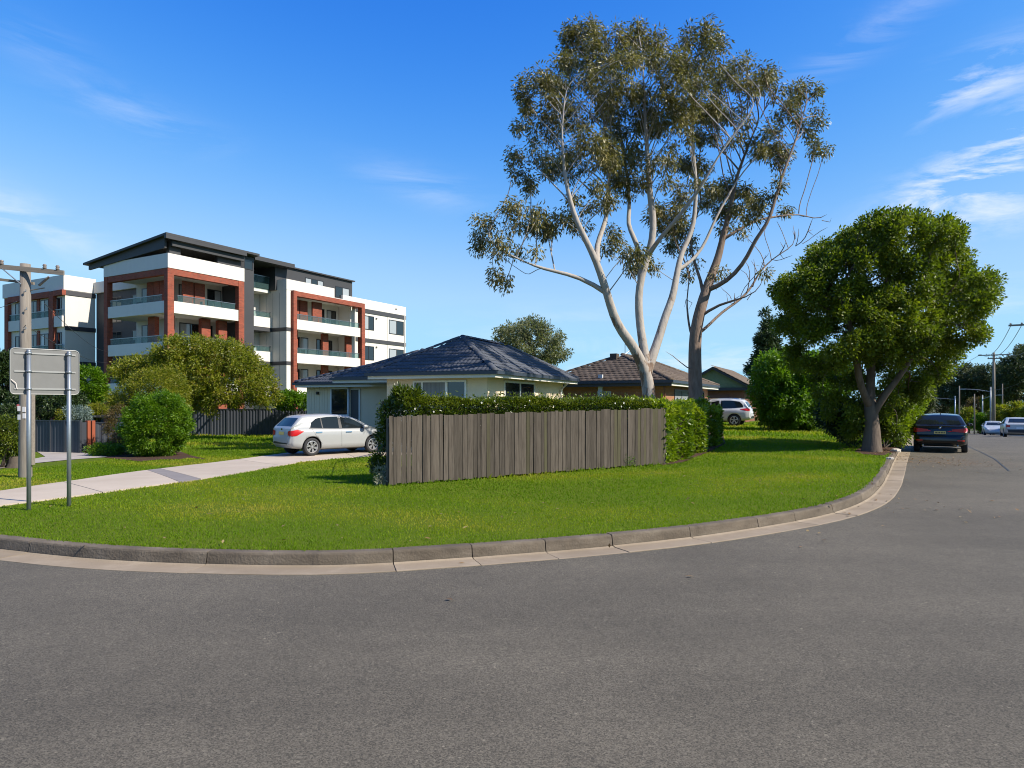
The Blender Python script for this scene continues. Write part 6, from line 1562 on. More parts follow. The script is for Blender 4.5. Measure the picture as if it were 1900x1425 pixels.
class Car:
    """a body lofted from its side profile and plan; panes, lamps and trim are laid onto the body's own surface"""
    def __init__(s, name, label, cat, p, pos, heading, group=None):
        s.p = p; L, Wd = p['L'], p['W']
        s.root = thing(name, label, cat, pos, heading, group)
        R = np.array(p['roof']); B = np.array(p['belt']); S = np.array(p['sill'])
        x = np.unique(np.r_[np.linspace(-L / 2, L / 2, 64), R[:, 0], B[:, 0]])
        fz = lambda a, t: np.interp(t, a[:, 0], a[:, 1])
        rz, bz, sz = fz(R, x), fz(B, x), fz(S, x); bz = np.minimum(bz, rz)
        plan = np.array(p['plan']); hw = fz(plan, x) * Wd / 2
        V = []; n = 0
        for i in range(len(x)):
            w = hw[i]; s0, b, r = sz[i], bz[i], rz[i]; g = max(r - b, 0.0); th = p.get('tumble', 0.20)
            wr = w - th * min(g / 0.5, 1.0) - 0.02
            h = b - s0
            pts_ = [(0, s0), (w * 0.80, s0), (w * 0.955, s0 + 0.10 * h), (w * 0.985, s0 + 0.30 * h), (w * 0.992, s0 + 0.52 * h), (w, s0 + 0.68 * h), (w * 0.985, s0 + 0.84 * h), (w * 0.945, b - 0.012),
                    (w * 0.925 - 0.012, b + g * 0.02), (wr + (w * 0.91 - wr) * 0.45, b + g * 0.46), (wr + 0.02, b + g * 0.82), (wr - 0.045, b + g * 0.955), (wr * 0.70, r - 0.006 * (g > 0.05) * 2), (wr * 0.35, r + 0.006 * (g > .05)), (0, r + 0.01)]
            if n == 0: n = len(pts_)
            V += [(x[i], y, z) for y, z in pts_] + [(x[i], -y, z) for y, z in pts_[-2:0:-1]]
        k = 2 * n - 2; m = len(x)
        F = [(i * k + j, i * k + (j + 1) % k, (i + 1) * k + (j + 1) % k, (i + 1) * k + j) for i in range(m - 1) for j in range(k)]
        F += [tuple(reversed(range(k))), tuple(range((m - 1) * k, m * k))]
        mb = MB(); mb.add(V, F); me = mb.mesh('body', p['paint'], True); me.flip_normals() if me.polygons[-1].normal.x < 0 else None
        # wheel arches cut out of the flanks
        tmp = bpy.data.objects.new('body', me); COL.objects.link(tmp); tmp.parent = s.root
        r_, ar = p['wr'], p['wr'] + 0.045
        cut = MB().use(M_ARCH)
        for wx in p['axles']:
            for sy in (-1, 1):
                nn = 28; c = [(wx + ar * math.cos(2 * math.pi * q / nn), sy * (Wd / 2 - 0.24), r_ + 0.01 + ar * math.sin(2 * math.pi * q / nn)) for q in range(nn)]
                if sy > 0: c = c[::-1]
                cut.prism(c, (0, sy * 0.5, 0))
        cme = cut.mesh('cutter'); co = bpy.data.objects.new('cutter', cme); COL.objects.link(co); co.parent = s.root
        bpy.context.view_layer.update()
        md = tmp.modifiers.new('arches', 'BOOLEAN'); md.operation = 'DIFFERENCE'; md.solver = 'EXACT'; md.object = co
        try: md.material_mode = 'TRANSFER'
        except Exception: pass
        dg = bpy.context.evaluated_depsgraph_get(); ev = tmp.evaluated_get(dg)
        nm = bpy.data.meshes.new_from_object(ev); tmp.modifiers.clear(); tmp.data = nm; nm.name = 'body'
        bpy.data.objects.remove(co)
        s.body = tmp
        s.bvh = BVHTree.FromPolygons(V, F)
        s.side_x = x; s.hw = hw
        for wx in p['axles']:
            for sy in (-1, 1): s.wheel(wx, sy)
    def wheel(s, wx, sy):
        p = s.p; r = p['wr']; w = 0.20; yo = sy * (p['W'] / 2 - 0.015)
        mb = MB(); mb.lathe([(r * 0.62, -w), (r * 0.93, -w), (r, -w + 0.03), (r, -0.035), (r * 0.97, -0.012), (r * 0.90, 0.0), (r * 0.70, 0.002), (r * 0.66, -0.015), (r * 0.62, -0.05)], 'Y', 30)
        wh = mb.build('wheel', M_TYRE, s.root, True); wh.location = (wx, yo, r); wh.rotation_euler = (0, 0, 0 if sy > 0 else math.pi)
        rim = MB(); rim.lathe([(r * 0.68, -0.05), (r * 0.685, -0.004), (r * 0.62, 0.0), (r * 0.58, -0.02), (r * 0.575, -0.06)], 'Y', 30)
        ns = p.get('spokes', 5)
        for q in range(ns):
            a = 2 * math.pi * q / ns + 0.3
            for da in (-0.16, 0.16):
                d0 = Vector((math.cos(a), 0, math.sin(a))); d1 = Vector((math.cos(a + da), 0, math.sin(a + da))); t = Vector((-math.sin(a), 0, math.cos(a)))
                A = d0 * r * 0.10; Bq = d1 * r * 0.60
                rim.prism([A - t * 0.018 + Vector((0, -0.012, 0)), A + t * 0.018 + Vector((0, -0.012, 0)), Bq + t * 0.020 + Vector((0, -0.006, 0)), Bq - t * 0.020 + Vector((0, -0.006, 0))], (0, -0.03, 0))
        rim.lathe([(0.0, 0.0), (r * 0.14, -0.004), (r * 0.17, -0.03)], 'Y', 14)
        rim.build('rim', M_RIM, wh)
        dk = MB(); dk.lathe([(0.0, -0.075), (r * 0.6, -0.075)], 'Y', 24); dk.build('brake_disc', M_ARCH, wh)
    def hit(s, o, d):
        q = s.bvh.ray_cast(Vector(o), Vector(d)); return (q[0], q[1]) if q[0] is not None else (None, None)
    def patch(s, name, m, lo, hi, axis, off=0.005, nu=10, nv=4, th=0.0, parent=None, label=None):
        """surface between two polylines drawn flat (side view x,z; rear/front view y,z), projected onto the body"""
        lo = np.array(lo, float); hi = np.array(hi, float)
        def at(c, t):
            d = np.r_[0, np.cumsum(np.linalg.norm(np.diff(c, axis=0), axis=1))]; return np.array([np.interp(t * d[-1], d, c[:, 0]), np.interp(t * d[-1], d, c[:, 1])])
        V = []; ok = True
        for j in range(nv + 1):
            for i in range(nu + 1):
                q = at(lo, i / nu) * (1 - j / nv) + at(hi, i / nu) * (j / nv)
                if axis == 'L': o, d = (q[0], 3, q[1]), (0, -1, 0)
                elif axis == 'R': o, d = (q[0], -3, q[1]), (0, 1, 0)
                elif axis == 'B': o, d = (-5, q[0], q[1]), (1, 0, 0)
                elif axis == 'F': o, d = (5, q[0], q[1]), (-1, 0, 0)
                else: o, d = (q[0], q[1], 4), (0, 0, -1)
                h, nrm = s.hit(o, d)
                if h is None: h = Vector(V[-1]) if V else Vector(o) * 0.3; nrm = -Vector(d)
                if nrm.dot(Vector(d)) > 0: nrm = -nrm
                V.append(tuple(h + nrm * off))
        F = [(j * (nu + 1) + i, j * (nu + 1) + i + 1, (j + 1) * (nu + 1) + i + 1, (j + 1) * (nu + 1) + i) for j in range(nv) for i in range(nu)]
        mb = MB(); mb.add(V, F); return mb.build(name, m, parent or s.root, True, label)
    def both(s, name, m, lo, hi, **k):
        for ax_ in ('L', 'R'): s.patch(name, m, lo, hi, ax_, **k)
    def box(s, name, m, b, parent=None, bev=0.0):
        mb = MB(); mb.box(*b); return mb.build(name, m, parent or s.root)
    def mirrors(s, x, z):
        for sy in (-1, 1):
            mb = MB(); w = s.p['W'] / 2
            vs = []
            for k, (f, sc) in enumerate(((-0.07, 0.7), (-0.02, 1.0), (0.05, 0.95), (0.09, 0.5))):
                for a in range(10): t = 2 * math.pi * a / 10; vs.append((x + f, sy * (w + 0.09) + 0.10 * sc * math.cos(t), z + 0.065 * sc * math.sin(t)))
            F = [(k * 10 + a, k * 10 + (a + 1) % 10, (k + 1) * 10 + (a + 1) % 10, (k + 1) * 10 + a) for k in range(3) for a in range(10)] + [tuple(range(10)), tuple(range(30, 40))]
            mb.add(vs, F); o = mb.build('mirror', s.p.get('mirror', s.p['paint']), s.root, True)
            st = MB(); st.box(x - 0.02, x + 0.04, min(sy * (w - 0.12), sy * (w + 0.03)), max(sy * (w - 0.12), sy * (w + 0.03)), z - 0.05, z - 0.02); st.build('mirror_arm', M_TRIM, o)
    def seam(s, pts_, w=0.008, m=None):
        pts_ = np.array(pts_, float)
        for ax_ in ('L', 'R'):
            s.patch('door_seam', m or M_TRIM, pts_ - (w / 2, 0), pts_ + (w / 2, 0), ax_, off=0.0025, nu=8, nv=1)

# plate lettering: small strokes, unreadable in the photograph
def plate(car, m, y0, z0, w, h, axis='B'):
    pl_ = car.patch('number_plate', m, [(y0 - w / 2, z0), (y0 + w / 2, z0)], [(y0 - w / 2, z0 + h), (y0 + w / 2, z0 + h)], axis, off=0.014, nu=4, nv=1)
    return pl_

# --- white hatchback on the driveway
HB = dict(L=4.06, W=1.69, wr=0.315, axles=(-1.235, 1.235), spokes=6, paint=paint('white_paint', (0.31, 0.315, 0.31)), tumble=0.20,
          roof=[(-2.03, 0.50), (-2.02, 0.66), (-1.985, 0.72), (-1.97, 0.95), (-1.93, 1.01), (-1.60, 1.34), (-1.50, 1.405), (-1.25, 1.435), (-0.6, 1.455), (-0.1, 1.445), (0.3, 1.39), (0.55, 1.31), (1.15, 0.99), (1.25, 0.955), (1.55, 0.88), (1.82, 0.76), (1.95, 0.64), (2.02, 0.52), (2.03, 0.45)],
          belt=[(-2.03, 0.48), (-1.97, 0.93), (-1.85, 0.965), (-1.2, 0.945), (0, 0.925), (1.1, 0.90), (1.25, 0.90), (1.55, 0.845), (1.82, 0.725), (1.95, 0.61), (2.03, 0.43)],
          sill=[(-2.03, 0.40), (-1.9, 0.28), (-1.6, 0.24), (-0.8, 0.19), (0.8, 0.19), (1.6, 0.22), (2.03, 0.26)],
          plan=[(-2.03, 0.70), (-1.99, 0.82), (-1.90, 0.91), (-1.70, 0.965), (-1.3, 0.995), (-0.5, 1.0), (0.8, 1.0), (1.4, 0.985), (1.7, 0.93), (1.88, 0.84), (1.98, 0.70), (2.03, 0.55)])
pr, pf = G(557, 845), G(680, 838)
vf = (pf - pr); vf.z = 0; hd = math.atan2(vf.y, vf.x); un = vf.normalized()
cz = (float(Hland(pr.x, pr.y)) + float(Hland(pf.x, pf.y))) / 2 + 0.03
cc_ = pr + un * 1.235 + Vector((-un.y, un.x, 0)) * (HB['W'] / 2 - 0.1); cc_ += Vector((0.56, -0.55, 0)); cc_.z = cz
car = Car('hatchback', 'white five door hatchback parked on the concrete driveway', 'car', HB, cc_, hd)
car.both('side_window', M_CGLASS, [(-1.28, 0.985), (-0.72, 0.955), (-0.16, 0.945)], [(-1.22, 1.16), (-1.02, 1.31), (-0.6, 1.355), (-0.16, 1.36)], off=0.006)
car.both('side_window', M_CGLASS, [(-0.04, 0.945), (0.5, 0.935), (1.02, 0.925)], [(-0.06, 1.355), (0.2, 1.33), (0.5, 1.235), (0.98, 0.945)], off=0.006)
car.both('window_trim', M_TRIM, [(-0.17, 0.94), (-0.03, 0.94)], [(-0.17, 1.365), (-0.05, 1.36)], off=0.005)
car.both('window_trim', M_TRIM, [(-1.34, 0.955), (-0.4, 0.93), (0.5, 0.915), (1.10, 0.91)], [(-1.30, 0.99), (-0.4, 0.955), (0.5, 0.94), (1.08, 0.935)], off=0.004, nu=14, nv=1)
car.both('window_trim', M_TRIM, [(-0.83, 0.955), (-0.79, 0.955)], [(-0.86, 1.335), (-0.82, 1.335)], off=0.009, nv=4, nu=1)
car.patch('rear_window', M_CGLASS, [(-0.60, 1.045), (0.60, 1.045)], [(-0.50, 1.325), (0.50, 1.325)], 'B', off=0.006)
car.patch('windscreen', M_CGLASS, [(-0.66, 1.02), (0.66, 1.02)], [(-0.52, 1.36), (0.52, 1.36)], 'F', off=0.006)
for s_ in (-1, 1):
    car.patch('tail_lamp', M_TAIL, [(s_ * 0.50, 0.735), (s_ * 0.66, 0.70), (s_ * 0.755, 0.73)], [(s_ * 0.50, 0.86), (s_ * 0.64, 0.90), (s_ * 0.745, 0.875)], 'B', off=0.010)
    car.patch('tail_lamp', M_TAIL, [(-1.955, 0.70), (-1.80, 0.715), (-1.55, 0.855)], [(-1.945, 0.89), (-1.75, 0.93), (-1.55, 0.88)], 'L' if s_ > 0 else 'R', off=0.010)
    car.patch('head_lamp', M_HEAD, [(1.66, 0.66), (1.90, 0.58)], [(1.62, 0.78), (1.86, 0.70)], 'L' if s_ > 0 else 'R', off=0.006)
car.both('door_handle', M_CHROME, [(-1.10, 0.80), (-0.86, 0.80)], [(-1.10, 0.835), (-0.86, 0.84)], off=0.022)
car.both('door_handle', M_CHROME, [(0.08, 0.785), (0.32, 0.785)], [(0.08, 0.82), (0.32, 0.825)], off=0.022)
car.seam([(-0.08, 0.30), (-0.10, 0.93)]); car.seam([(1.02, 0.30), (1.05, 0.6), (1.06, 0.90)]); car.seam([(-0.85, 0.42), (-1.08, 0.68), (-1.22, 0.93)])
car.both('sill_trim', M_TRIM, [(-0.85, 0.195), (0.85, 0.195)], [(-0.85, 0.225), (0.85, 0.225)], off=0.004, nv=1)
car.patch('bumper_insert', M_TRIM, [(-0.62, 0.42), (0.62, 0.42)], [(-0.58, 0.47), (0.58, 0.47)], 'B', off=0.006, nv=1)
plate(car, M_PLATE, 0.0, 0.74, 0.40, 0.11); car.mirrors(0.82, 0.99)
car.patch('badge', M_CHROME, [(-0.05, 0.905), (0.05, 0.905)], [(-0.05, 0.96), (0.05, 0.96)], 'B', off=0.012, nu=4, nv=2)
mb = MB(); mb.tube([(-1.30, 0, 1.44), (-1.42, 0, 1.53)], 0.006, 5); mb.build('aerial', M_TRIM, car.root)

# --- white four wheel drive by the third house
SV = dict(L=4.75, W=1.88, wr=0.38, axles=(-1.40, 1.40), spokes=5, paint=paint('pearl_paint', (0.50, 0.50, 0.49)), tumble=0.20,
          roof=[(-2.375, 0.62), (-2.34, 0.80), (-2.30, 1.10), (-2.26, 1.16), (-2.0, 1.58), (-1.88, 1.67), (-1.2, 1.745), (-0.3, 1.75), (0.3, 1.70), (0.6, 1.62), (1.25, 1.17), (1.4, 1.13), (2.0, 1.02), (2.2, 0.93), (2.32, 0.75), (2.375, 0.6)],
          belt=[(-2.375, 0.60), (-2.30, 1.08), (-1.2, 1.11), (0, 1.08), (1.25, 1.06), (2.0, 0.98), (2.2, 0.90), (2.375, 0.58)],
          sill=[(-2.375, 0.48), (-2.0, 0.36), (-0.9, 0.27), (0.9, 0.27), (2.0, 0.32), (2.375, 0.40)],
          plan=[(-2.375, 0.72), (-2.3, 0.86), (-2.1, 0.95), (-1.6, 0.995), (0, 1.0), (1.4, 0.995), (1.9, 0.93), (2.2, 0.82), (2.375, 0.6)])
pw_ = G(1362, 792); SVD = 43.5
sx = (1362 - CX) / FPX * SVD; sz_ = float(EYE + (HY - 792) / FPX * SVD)
hd2 = rad(180 - 28)
u2 = Vector((math.cos(hd2), math.sin(hd2), 0)); l2 = Vector((-u2.y, u2.x, 0))
c2_ = Vector((sx, SVD, sz_)) + u2 * 1.40 - l2 * (SV['W'] / 2)
if (c2_ - Vector((sx, SVD, 0))).y < 0: c2_ = Vector((sx, SVD, sz_)) + u2 * 1.40 + l2 * (-SV['W'] / 2)
c2_.z = float(Hland(c2_.x, c2_.y)) + 0.02
car = Car('four_wheel_drive', 'white four wheel drive parked beside the gabled house', 'car', SV, c2_, hd2)
car.both('side_window', M_CGLASS, [(-1.95, 1.20), (-1.2, 1.15), (-0.55, 1.135)], [(-1.90, 1.36), (-1.72, 1.56), (-1.2, 1.635), (-0.55, 1.645)], off=0.006)
car.both('side_window', M_CGLASS, [(-0.45, 1.135), (0.05, 1.125)], [(-0.45, 1.645), (0.05, 1.64)], off=0.006); car.both('side_window', M_CGLASS, [(0.14, 1.125), (1.15, 1.11)], [(0.14, 1.635), (0.5, 1.55), (1.10, 1.13)], off=0.006)
car.patch('rear_window', M_CGLASS, [(-0.68, 1.20), (0.68, 1.20)], [(-0.56, 1.56), (0.56, 1.56)], 'B', off=0.006)
car.patch('windscreen', M_CGLASS, [(-0.70, 1.2), (0.70, 1.2)], [(-0.58, 1.65), (0.58, 1.65)], 'F', off=0.006)
for s_ in (-1, 1):
    car.patch('tail_lamp', M_TAIL, [(s_ * 0.52, 1.0), (s_ * 0.80, 0.98)], [(s_ * 0.50, 1.10), (s_ * 0.80, 1.14)], 'B', off=0.012)
    car.patch('tail_lamp', M_TAIL, [(-2.28, 0.97), (-2.1, 0.99), (-1.78, 1.07)], [(-2.28, 1.13), (-2.1, 1.14), (-1.78, 1.10)], 'L' if s_ > 0 else 'R', off=0.012)
    mb = MB(); mb.tube([(-1.8, s_ * 0.62, 1.72), (-1.2, s_ * 0.66, 1.79), (0.2, s_ * 0.66, 1.77), (0.4, s_ * 0.64, 1.71)], 0.018, 6); mb.build('roof_rail', M_CHROME, car.root, True)
car.both('wheel_moulding', M_TRIM, [(-0.9, 0.275), (0.9, 0.275)], [(-0.9, 0.36), (0.9, 0.36)], off=0.006, nv=1)
car.patch('bumper_insert', M_TRIM, [(-0.70, 0.50), (0.70, 0.50)], [(-0.70, 0.62), (0.70, 0.62)], 'B', off=0.008, nv=1)
car.seam([(0.10, 0.36), (0.09, 1.12)]); car.seam([(-0.75, 0.5), (-0.5, 0.8), (-0.5, 1.13)]); car.seam([(1.15, 0.4), (1.2, 1.05)])
car.both('door_handle', M_TRIM, [(-0.80, 0.98), (-0.62, 0.98)], [(-0.80, 1.02), (-0.62, 1.02)], off=0.02)
plate(car, M_PLATEW, 0.0, 0.84, 0.45, 0.13); car.mirrors(0.85, 1.20)

# --- dark hatchback at the kerb, seen from behind
DK = dict(L=4.33, W=1.77, wr=0.32, axles=(-1.345, 1.345), spokes=7, paint=paint('black_paint', (0.007, 0.007, 0.008), 0.25), tumble=0.24, mirror=M_TRIM,
          roof=[(-2.165, 0.52), (-2.15, 0.60), (-2.10, 0.66), (-2.075, 0.95), (-2.03, 1.01), (-1.82, 1.04), (-1.62, 1.22), (-1.40, 1.375), (-1.25, 1.41), (-0.5, 1.44), (0.0, 1.425), (0.4, 1.35), (1.1, 1.0), (1.25, 0.96), (1.8, 0.84), (2.05, 0.70), (2.165, 0.5)],
          belt=[(-2.165, 0.50), (-2.075, 0.93), (-1.8, 0.98), (0, 0.93), (1.1, 0.91), (1.8, 0.81), (2.05, 0.68), (2.165, 0.48)],
          sill=[(-2.165, 0.38), (-2.05, 0.28), (-1.7, 0.22), (-0.8, 0.18), (0.8, 0.18), (1.7, 0.2), (2.165, 0.26)],
          plan=[(-2.165, 0.80), (-2.13, 0.87), (-2.05, 0.93), (-1.85, 0.975), (-1.4, 1.0), (0.8, 1.0), (1.4, 0.985), (1.8, 0.92), (2.05, 0.78), (2.165, 0.6)])
kb = G(1744, 840, False); kd = math.atan2(RD.y, RD.x) + rad(-1.5)
ku = Vector((math.cos(kd), math.sin(kd), 0)); kc = kb + ku * 2.0; kc.z = float(Hroad(kc.x, kc.y)) + 0.0
def dark_details(car):
    car.patch('rear_window', M_CGLASS, [(-0.66, 1.055), (0.66, 1.055)], [(-0.52, 1.355), (0.52, 1.355)], 'B', off=0.006)
    car.both('side_window', M_CGLASS, [(-1.60, 1.02), (-0.7, 0.965), (-0.05, 0.95)], [(-1.45, 1.17), (-1.1, 1.32), (-0.5, 1.36), (-0.05, 1.355)], off=0.006); car.both('side_window', M_CGLASS, [(0.05, 0.95), (1.0, 0.93)], [(0.05, 1.35), (0.35, 1.28), (0.95, 0.95)], off=0.006)
    car.patch('windscreen', M_CGLASS, [(-0.68, 1.02), (0.68, 1.02)], [(-0.54, 1.36), (0.54, 1.36)], 'F', off=0.006)
    for s_ in (-1, 1):
        car.patch('tail_lamp', M_TAIL, [(s_ * 0.38, 0.80), (s_ * 0.6, 0.775), (s_ * 0.80, 0.765)], [(s_ * 0.37, 0.875), (s_ * 0.6, 0.90), (s_ * 0.795, 0.925)], 'B', off=0.012)
        car.patch('tail_lamp', M_TAIL, [(-2.09, 0.77), (-1.95, 0.78), (-1.72, 0.87)], [(-2.08, 0.92), (-1.95, 0.93), (-1.72, 0.90)], 'L' if s_ > 0 else 'R', off=0.012)
        car.patch('reflector', M_REFL, [(s_ * 0.55, 0.45), (s_ * 0.76, 0.45)], [(s_ * 0.55, 0.485), (s_ * 0.76, 0.485)], 'B', off=0.01, nv=1)
        mb = MB(); mb.tube([(-2.14, s_ * 0.55, 0.27), (-1.9, s_ * 0.55, 0.27)], 0.035, 10); mb.build('exhaust_pipe', M_CHROME, car.root, True)
    car.patch('bumper_lip', M_CHROME, [(-0.55, 0.30), (0.55, 0.30)], [(-0.5, 0.325), (0.5, 0.325)], 'B', off=0.012, nv=1)
    car.patch('bumper_insert', M_TRIM, [(-0.66, 0.33), (0.66, 0.33)], [(-0.72, 0.43), (0.72, 0.43)], 'B', off=0.008, nv=1)
    mb = MB(); mb.lathe([(0.0, -0.012), (0.035, -0.010), (0.04, 0.0)], 'X', 14, (-2.105, 0, 0.935)); mb.build('badge', M_CHROME, car.root, True)
    mb = MB(); mb.tube([(-1.1, 0, 1.42), (-1.16, 0, 1.49)], [0.02, 0.008], 6); mb.build('aerial', M_TRIM, car.root)
    car.mirrors(0.85, 0.99)
car = Car('hatchback', 'black hatchback parked at the kerb beside the big street tree, seen from behind', 'car', DK, kc, kd)
dark_details(car)
plate(car, M_PLATE, 0.0, 0.70, 0.372, 0.107)
for i, (a, w_) in enumerate(((-0.135, 0.03), (-0.09, 0.022), (-0.045, 0.03), (0.01, 0.03), (0.055, 0.024), (0.10, 0.03), (0.14, 0.02))):
    car.patch('plate_character', M_INK, [(a - w_ / 2, 0.728), (a + w_ / 2, 0.728)], [(a - w_ / 2, 0.782), (a + w_ / 2, 0.782)], 'B', off=0.018, nu=1, nv=1)

# --- cars further down the street
SD = dict(L=4.65, W=1.80, wr=0.32, axles=(-1.38, 1.38), spokes=5, paint=paint('silver_paint', (0.40, 0.40, 0.39), 0.35, 0.15), tumble=0.22,
          roof=[(-2.325, 0.52), (-2.28, 0.70), (-2.25, 0.97), (-2.15, 1.02), (-1.62, 1.06), (-1.0, 1.37), (-0.75, 1.42), (-0.2, 1.445), (0.2, 1.42), (0.5, 1.33), (1.15, 0.99), (1.3, 0.95), (1.95, 0.83), (2.2, 0.7), (2.325, 0.5)],
          belt=[(-2.325, 0.50), (-2.25, 0.94), (-1.6, 0.99), (0, 0.94), (1.15, 0.91), (1.95, 0.80), (2.2, 0.67), (2.325, 0.48)],
          sill=[(-2.325, 0.36), (-2.2, 0.28), (-1.8, 0.22), (-0.8, 0.18), (0.8, 0.18), (1.8, 0.2), (2.325, 0.26)],
          plan=[(-2.325, 0.78), (-2.28, 0.87), (-2.1, 0.95), (-1.5, 0.995), (0.8, 1.0), (1.5, 0.98), (1.95, 0.9), (2.2, 0.76), (2.325, 0.6)])
def street_car(p, label, px, d, heading, two_tone=False, name='sedan', plate_m=None, l_off=None, group=None):
    x = (px - CX) / FPX * d
    car = Car(name, label, 'car', p, Vector((x, d, float(Hroad(x, d)))), heading, group)
    car.patch('rear_window', M_CGLASS, [(-0.62, 1.08), (0.62, 1.08)], [(-0.5, 1.36), (0.5, 1.36)], 'B', off=0.006)
    car.patch('windscreen', M_CGLASS, [(-0.66, 1.03), (0.66, 1.03)], [(-0.52, 1.37), (0.52, 1.37)], 'F', off=0.006)
    car.both('side_window', M_CGLASS, [(-1.35, 1.03), (-0.05, 0.965)], [(-0.95, 1.32), (-0.05, 1.375)], off=0.006); car.both('side_window', M_CGLASS, [(0.05, 0.965), (1.0, 0.93)], [(0.05, 1.37), (0.35, 1.33), (0.95, 0.96)], off=0.006)
    for s_ in (-1, 1):
        car.patch('tail_lamp', M_TAIL, [(s_ * 0.55, 0.78), (s_ * 0.80, 0.78)], [(s_ * 0.55, 0.92), (s_ * 0.79, 0.93)], 'B', off=0.012)
        car.patch('head_lamp', M_HEAD, [(s_ * 0.45, 0.62), (s_ * 0.72, 0.62)], [(s_ * 0.45, 0.72), (s_ * 0.68, 0.74)], 'F', off=0.012)
    car.patch('bumper_insert', M_TRIM, [(-0.66, 0.34), (0.66, 0.34)], [(-0.72, 0.62 if two_tone else 0.44), (0.72, 0.62 if two_tone else 0.44)], 'B', off=0.008)
    plate(car, plate_m or M_PLATEW, 0, 0.66, 0.4, 0.11); car.mirrors(0.9, 0.99)
    return car
rdh = math.atan2(RD.y, RD.x)
street_car(SD, 'silver sedan parked on the far right of the street', 1886, 50.0, rdh, True)
SD2 = dict(SD, paint=paint('pale_blue_silver', (0.36, 0.38, 0.40), 0.35, 0.1)); 
street_car(SD2, 'pale silver blue sedan beyond the silver sedan', 1843, 70.0, rdh + math.pi, False)
SD3 = dict(SD, paint=paint('pale_paint', (0.58, 0.58, 0.58)))
street_car(SD3, 'white car parked ahead of the black hatchback on the kerb side', 1722, 47.0, rdh)
SD4 = dict(SD, paint=paint('grey_paint', (0.16, 0.17, 0.185), 0.25, 0.4))
street_car(SD4, 'grey car driving away in the distance beyond the black hatchback', 1762, 56.0, rdh)
SD5 = dict(SD, paint=paint('light_paint', (0.5, 0.5, 0.52)))
street_car(SD5, 'pale car half hidden beyond the hedges far down the street', 1851, 105.0, rdh + math.pi * 0.5)
# ------------------------------------------------------------------ the street beyond: poles, wires, hedges, far trees
def street_pole(px, d, top_py, label, arms=(), r=0.13, m=None, lamp=None, name='street_pole', group=None, cat='pole'):
    x = (px - CX) / FPX * d; z0 = float(Hroad(x, d)) + 0.1; zt = EYE + (HY - top_py) / FPX * d
    o = thing(name, label, cat, (x, d, z0), math.atan2(RD.y, RD.x), group)
    mb = MB(); mb.tube([(0, 0, -0.4), (0, 0, (zt - z0) * 0.5), (0, 0, zt - z0)], [r, r * 0.88, r * 0.72], 10); mb.build('pole', m or M_POLE, o, True)
    for dz, hw in arms:
        mb = MB(); mb.box(-0.16, -0.06, -hw, hw, zt - z0 - dz, zt - z0 - dz + 0.11); mb.build('crossarm', M_CROSS, o)
        for y in (-hw + 0.1, -hw * 0.45, hw * 0.45, hw - 0.1): insul(-0.11, y, zt - z0 - dz + 0.11, o)
    if lamp:
        L_, up = lamp; mb = MB(); mb.tube([(0, 0, zt - z0 - 0.5), (0, L_ * 0.5, zt - z0 - 0.5 + up * 0.7), (0, L_, zt - z0 - 0.5 + up)], 0.04, 6); mb.build('lamp_arm', M_GALV, o)
        mb = MB(); mb.box(-0.12, 0.12, min(L_, L_ + 0.5 * math.copysign(1, L_)), max(L_, L_ + 0.5 * math.copysign(1, L_)), zt - z0 - 0.5 + up - 0.06, zt - z0 - 0.5 + up + 0.05); mb.build('lamp_head', M_GALV, o)
    return Vector((x, d, zt))
PG = 'poles along the far side of the street'
pA = street_pole(1844, 78, 654, 'tall timber power pole with one crossarm on the far side of the street', [(0.35, 1.5), (0.75, 0.6)], 0.17, name='power_pole', cat='power pole')
pB = street_pole(1915, 46, 590, 'nearest power pole at the right edge, its crossarm poking into the sky', [(0.5, 1.3)], 0.16, name='power_pole', cat='power pole')
pC = street_pole(1838, 72, 718, 'slim grey pole left of the tall power pole with a thin side arm', [], 0.08, M_GALV, (2.2, 0.3), name='street_lamp', cat='street lamp')
pD = street_pole(1823, 84, 733, 'short pale pole with a lamp above the clipped hedges', [], 0.08, M_GALV, (-1.6, 0.5), name='street_lamp', cat='street lamp')
pE = street_pole(1808, 80, 731, 'brown pole standing in the clipped hedges by the road bend', [], 0.08)
pF = street_pole(1780, 95, 716, 'thin dark pole right of the black hatchback roof', [], 0.10)
pG = street_pole(1772, 104, 735, 'short distant pole left of the thin dark pole', [], 0.13, M_GALV, (2.4, 0.2), name='street_lamp', cat='street lamp')
pH = street_pole(1860, 96, 712, 'distant pole right of the tall power pole', [], 0.09)
for k, (a, b, lab) in enumerate(((-1.2, 1.1, 'left overhead wire between the street power poles'), (-0.5, 0.5, 'middle overhead wire between the street power poles'), (1.2, -1.1, 'right overhead wire between the street power poles'))):
    nn = Vector((RN.x, RN.y, 0)); wire('overhead_wire', lab, pB + nn * (-b) + Vector((0, 0, -0.3)), pA + nn * a + Vector((0, 0, -0.15)), 1.0, 0.02, 'wires over the far street')
nn = Vector((RN.x, RN.y, 0)); wire('overhead_wire', 'long overhead wire running from the tall street power pole into the distance', pA + nn * -1.2 + Vector((0, 0, -0.15)), P(1700, 690, 150), 1.2, 0.02, 'wires over the far street')
wire('service_wire', 'wire sagging from the slim street lamp towards the right hand gardens', pC + Vector((0, 0, -0.3)), P(1960, 660, 60), 0.8, 0.018)
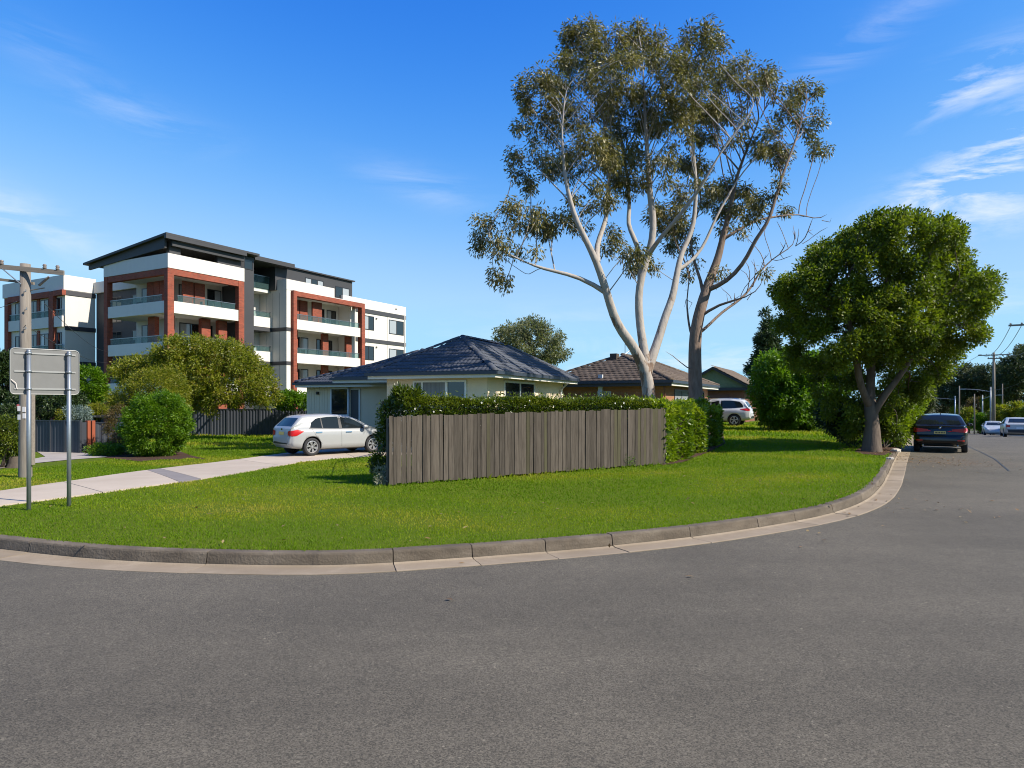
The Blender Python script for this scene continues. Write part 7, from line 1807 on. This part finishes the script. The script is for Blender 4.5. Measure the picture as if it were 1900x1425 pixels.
# clipped hedges and shrubs on the far verge
HG = 'clipped hedges on the far verge'
M_FRONT = None
for i, (a, b, rx_, ry_, d_, n, lm, lab) in enumerate([
    (1798, 775, 14, 18, 95, 4000, L_OLIVE, 'rounded clipped hedge furthest along the verge'),
    (1822, 783, 16, 13, 84, 4500, L_BRIGHT, 'low square clipped hedge beside the brown pole'),
    (1857, 770, 20, 16, 82, 5000, L_OLIVE, 'rounded hedge right of the slim street lamp'),
    (1888, 768, 24, 18, 72, 6000, L_OLIVE, 'wide clipped hedge above the silver sedan'),
    (1815, 752, 20, 14, 105, 4000, L_BROWN, 'bronze leaved shrub behind the rounded hedge'),
    (1840, 750, 18, 12, 100, 4000, L_OLIVE, 'upper hedge behind the poles'),
    (1775, 768, 10, 14, 120, 2500, L_OLIVE, 'slender shrub where the street disappears'),
    (1925, 770, 26, 22, 66, 5000, L_OLIVE, 'hedge at the right edge of the street')]):
    x = (a - CX) / FPX * d_; zb_ = P(a, b + ry_, d_).z
    base_ = Vector((x, d_, float(Hroad(x, d_)) + 0.1)); k = d_ / FPX
    bushy('clipped_hedge', lab, base_, [ell(a, b, rx_, ry_, d_, rx_ * k * .8), ell(a - rx_ * .35, b + ry_ * .35, rx_ * .6, ry_ * .6, d_, rx_ * k * .6), ell(a + rx_ * .4, b + ry_ * .3, rx_ * .6, ry_ * .65, d_, rx_ * k * .6), ell(a, b + ry_ * .6, rx_ * .9, ry_ * .5, d_, rx_ * k * .6)], n, (0.26, 0.10), lm, 90 + i, M_DARKW, 4, 0.05, clump=0.3, shell=1.2, cat='hedge', group=HG)
# far trees over the end of the street
TG = 'trees at the end of the street'
for i, (tx, d_, top, es, n, lab) in enumerate([
    (1795, 125, 0, [(1790, 700, 30, 22), (1775, 725, 34, 30), (1810, 715, 30, 30), (1800, 690, 22, 14)], 15000, 'dark spreading tree where the street ends'),
    (1838, 120, 0, [(1835, 700, 34, 24), (1850, 725, 36, 30), (1820, 725, 30, 28), (1860, 690, 20, 16)], 15000, 'dark tree behind the tall street power pole'),
    (1885, 100, 0, [(1885, 690, 28, 26), (1900, 670, 26, 22), (1870, 715, 28, 26), (1910, 715, 34, 34), (1893, 650, 12, 10)], 15000, 'tall dark tree at the right edge beyond the hedges'),
    (1750, 135, 0, [(1750, 735, 36, 30), (1725, 745, 34, 26), (1770, 750, 26, 22), (1745, 715, 22, 16)], 12000, 'dark mass of tree behind the black hatchback'),
    (1700, 110, 0, [(1700, 745, 34, 26), (1670, 750, 34, 24)], 8000, 'dark tree behind the lower boughs of the street tree')]):
    x = (tx - CX) / FPX * d_; z0 = float(Hroad(x, d_)); b_ = Vector((x, d_, z0))
    el = [ell(a, b, rx_, ry_, d_ + rsg.uniform(-2, 2), (rx_ + ry_) / 2 * d_ / FPX) for a, b, rx_, ry_ in es]
    zc = np.mean([c[2] for c, r in el])
    tree('street_end_tree', lab, b_, [([tuple(b_ + Vector((0, 0, -.2))), (x, d_, z0 + (zc - z0) * 0.3), (x + .3, d_, z0 + (zc - z0) * 0.6)], None, 0.4)], el, 600, n, (0.42, 0.16), M_DARKW, L_FAR, 110 + i, trunk_r=0.3, step=0.5, kill=0.7, tip=0.02, clump=0.6, shell=0.4, rmax=0.06, group=TG)
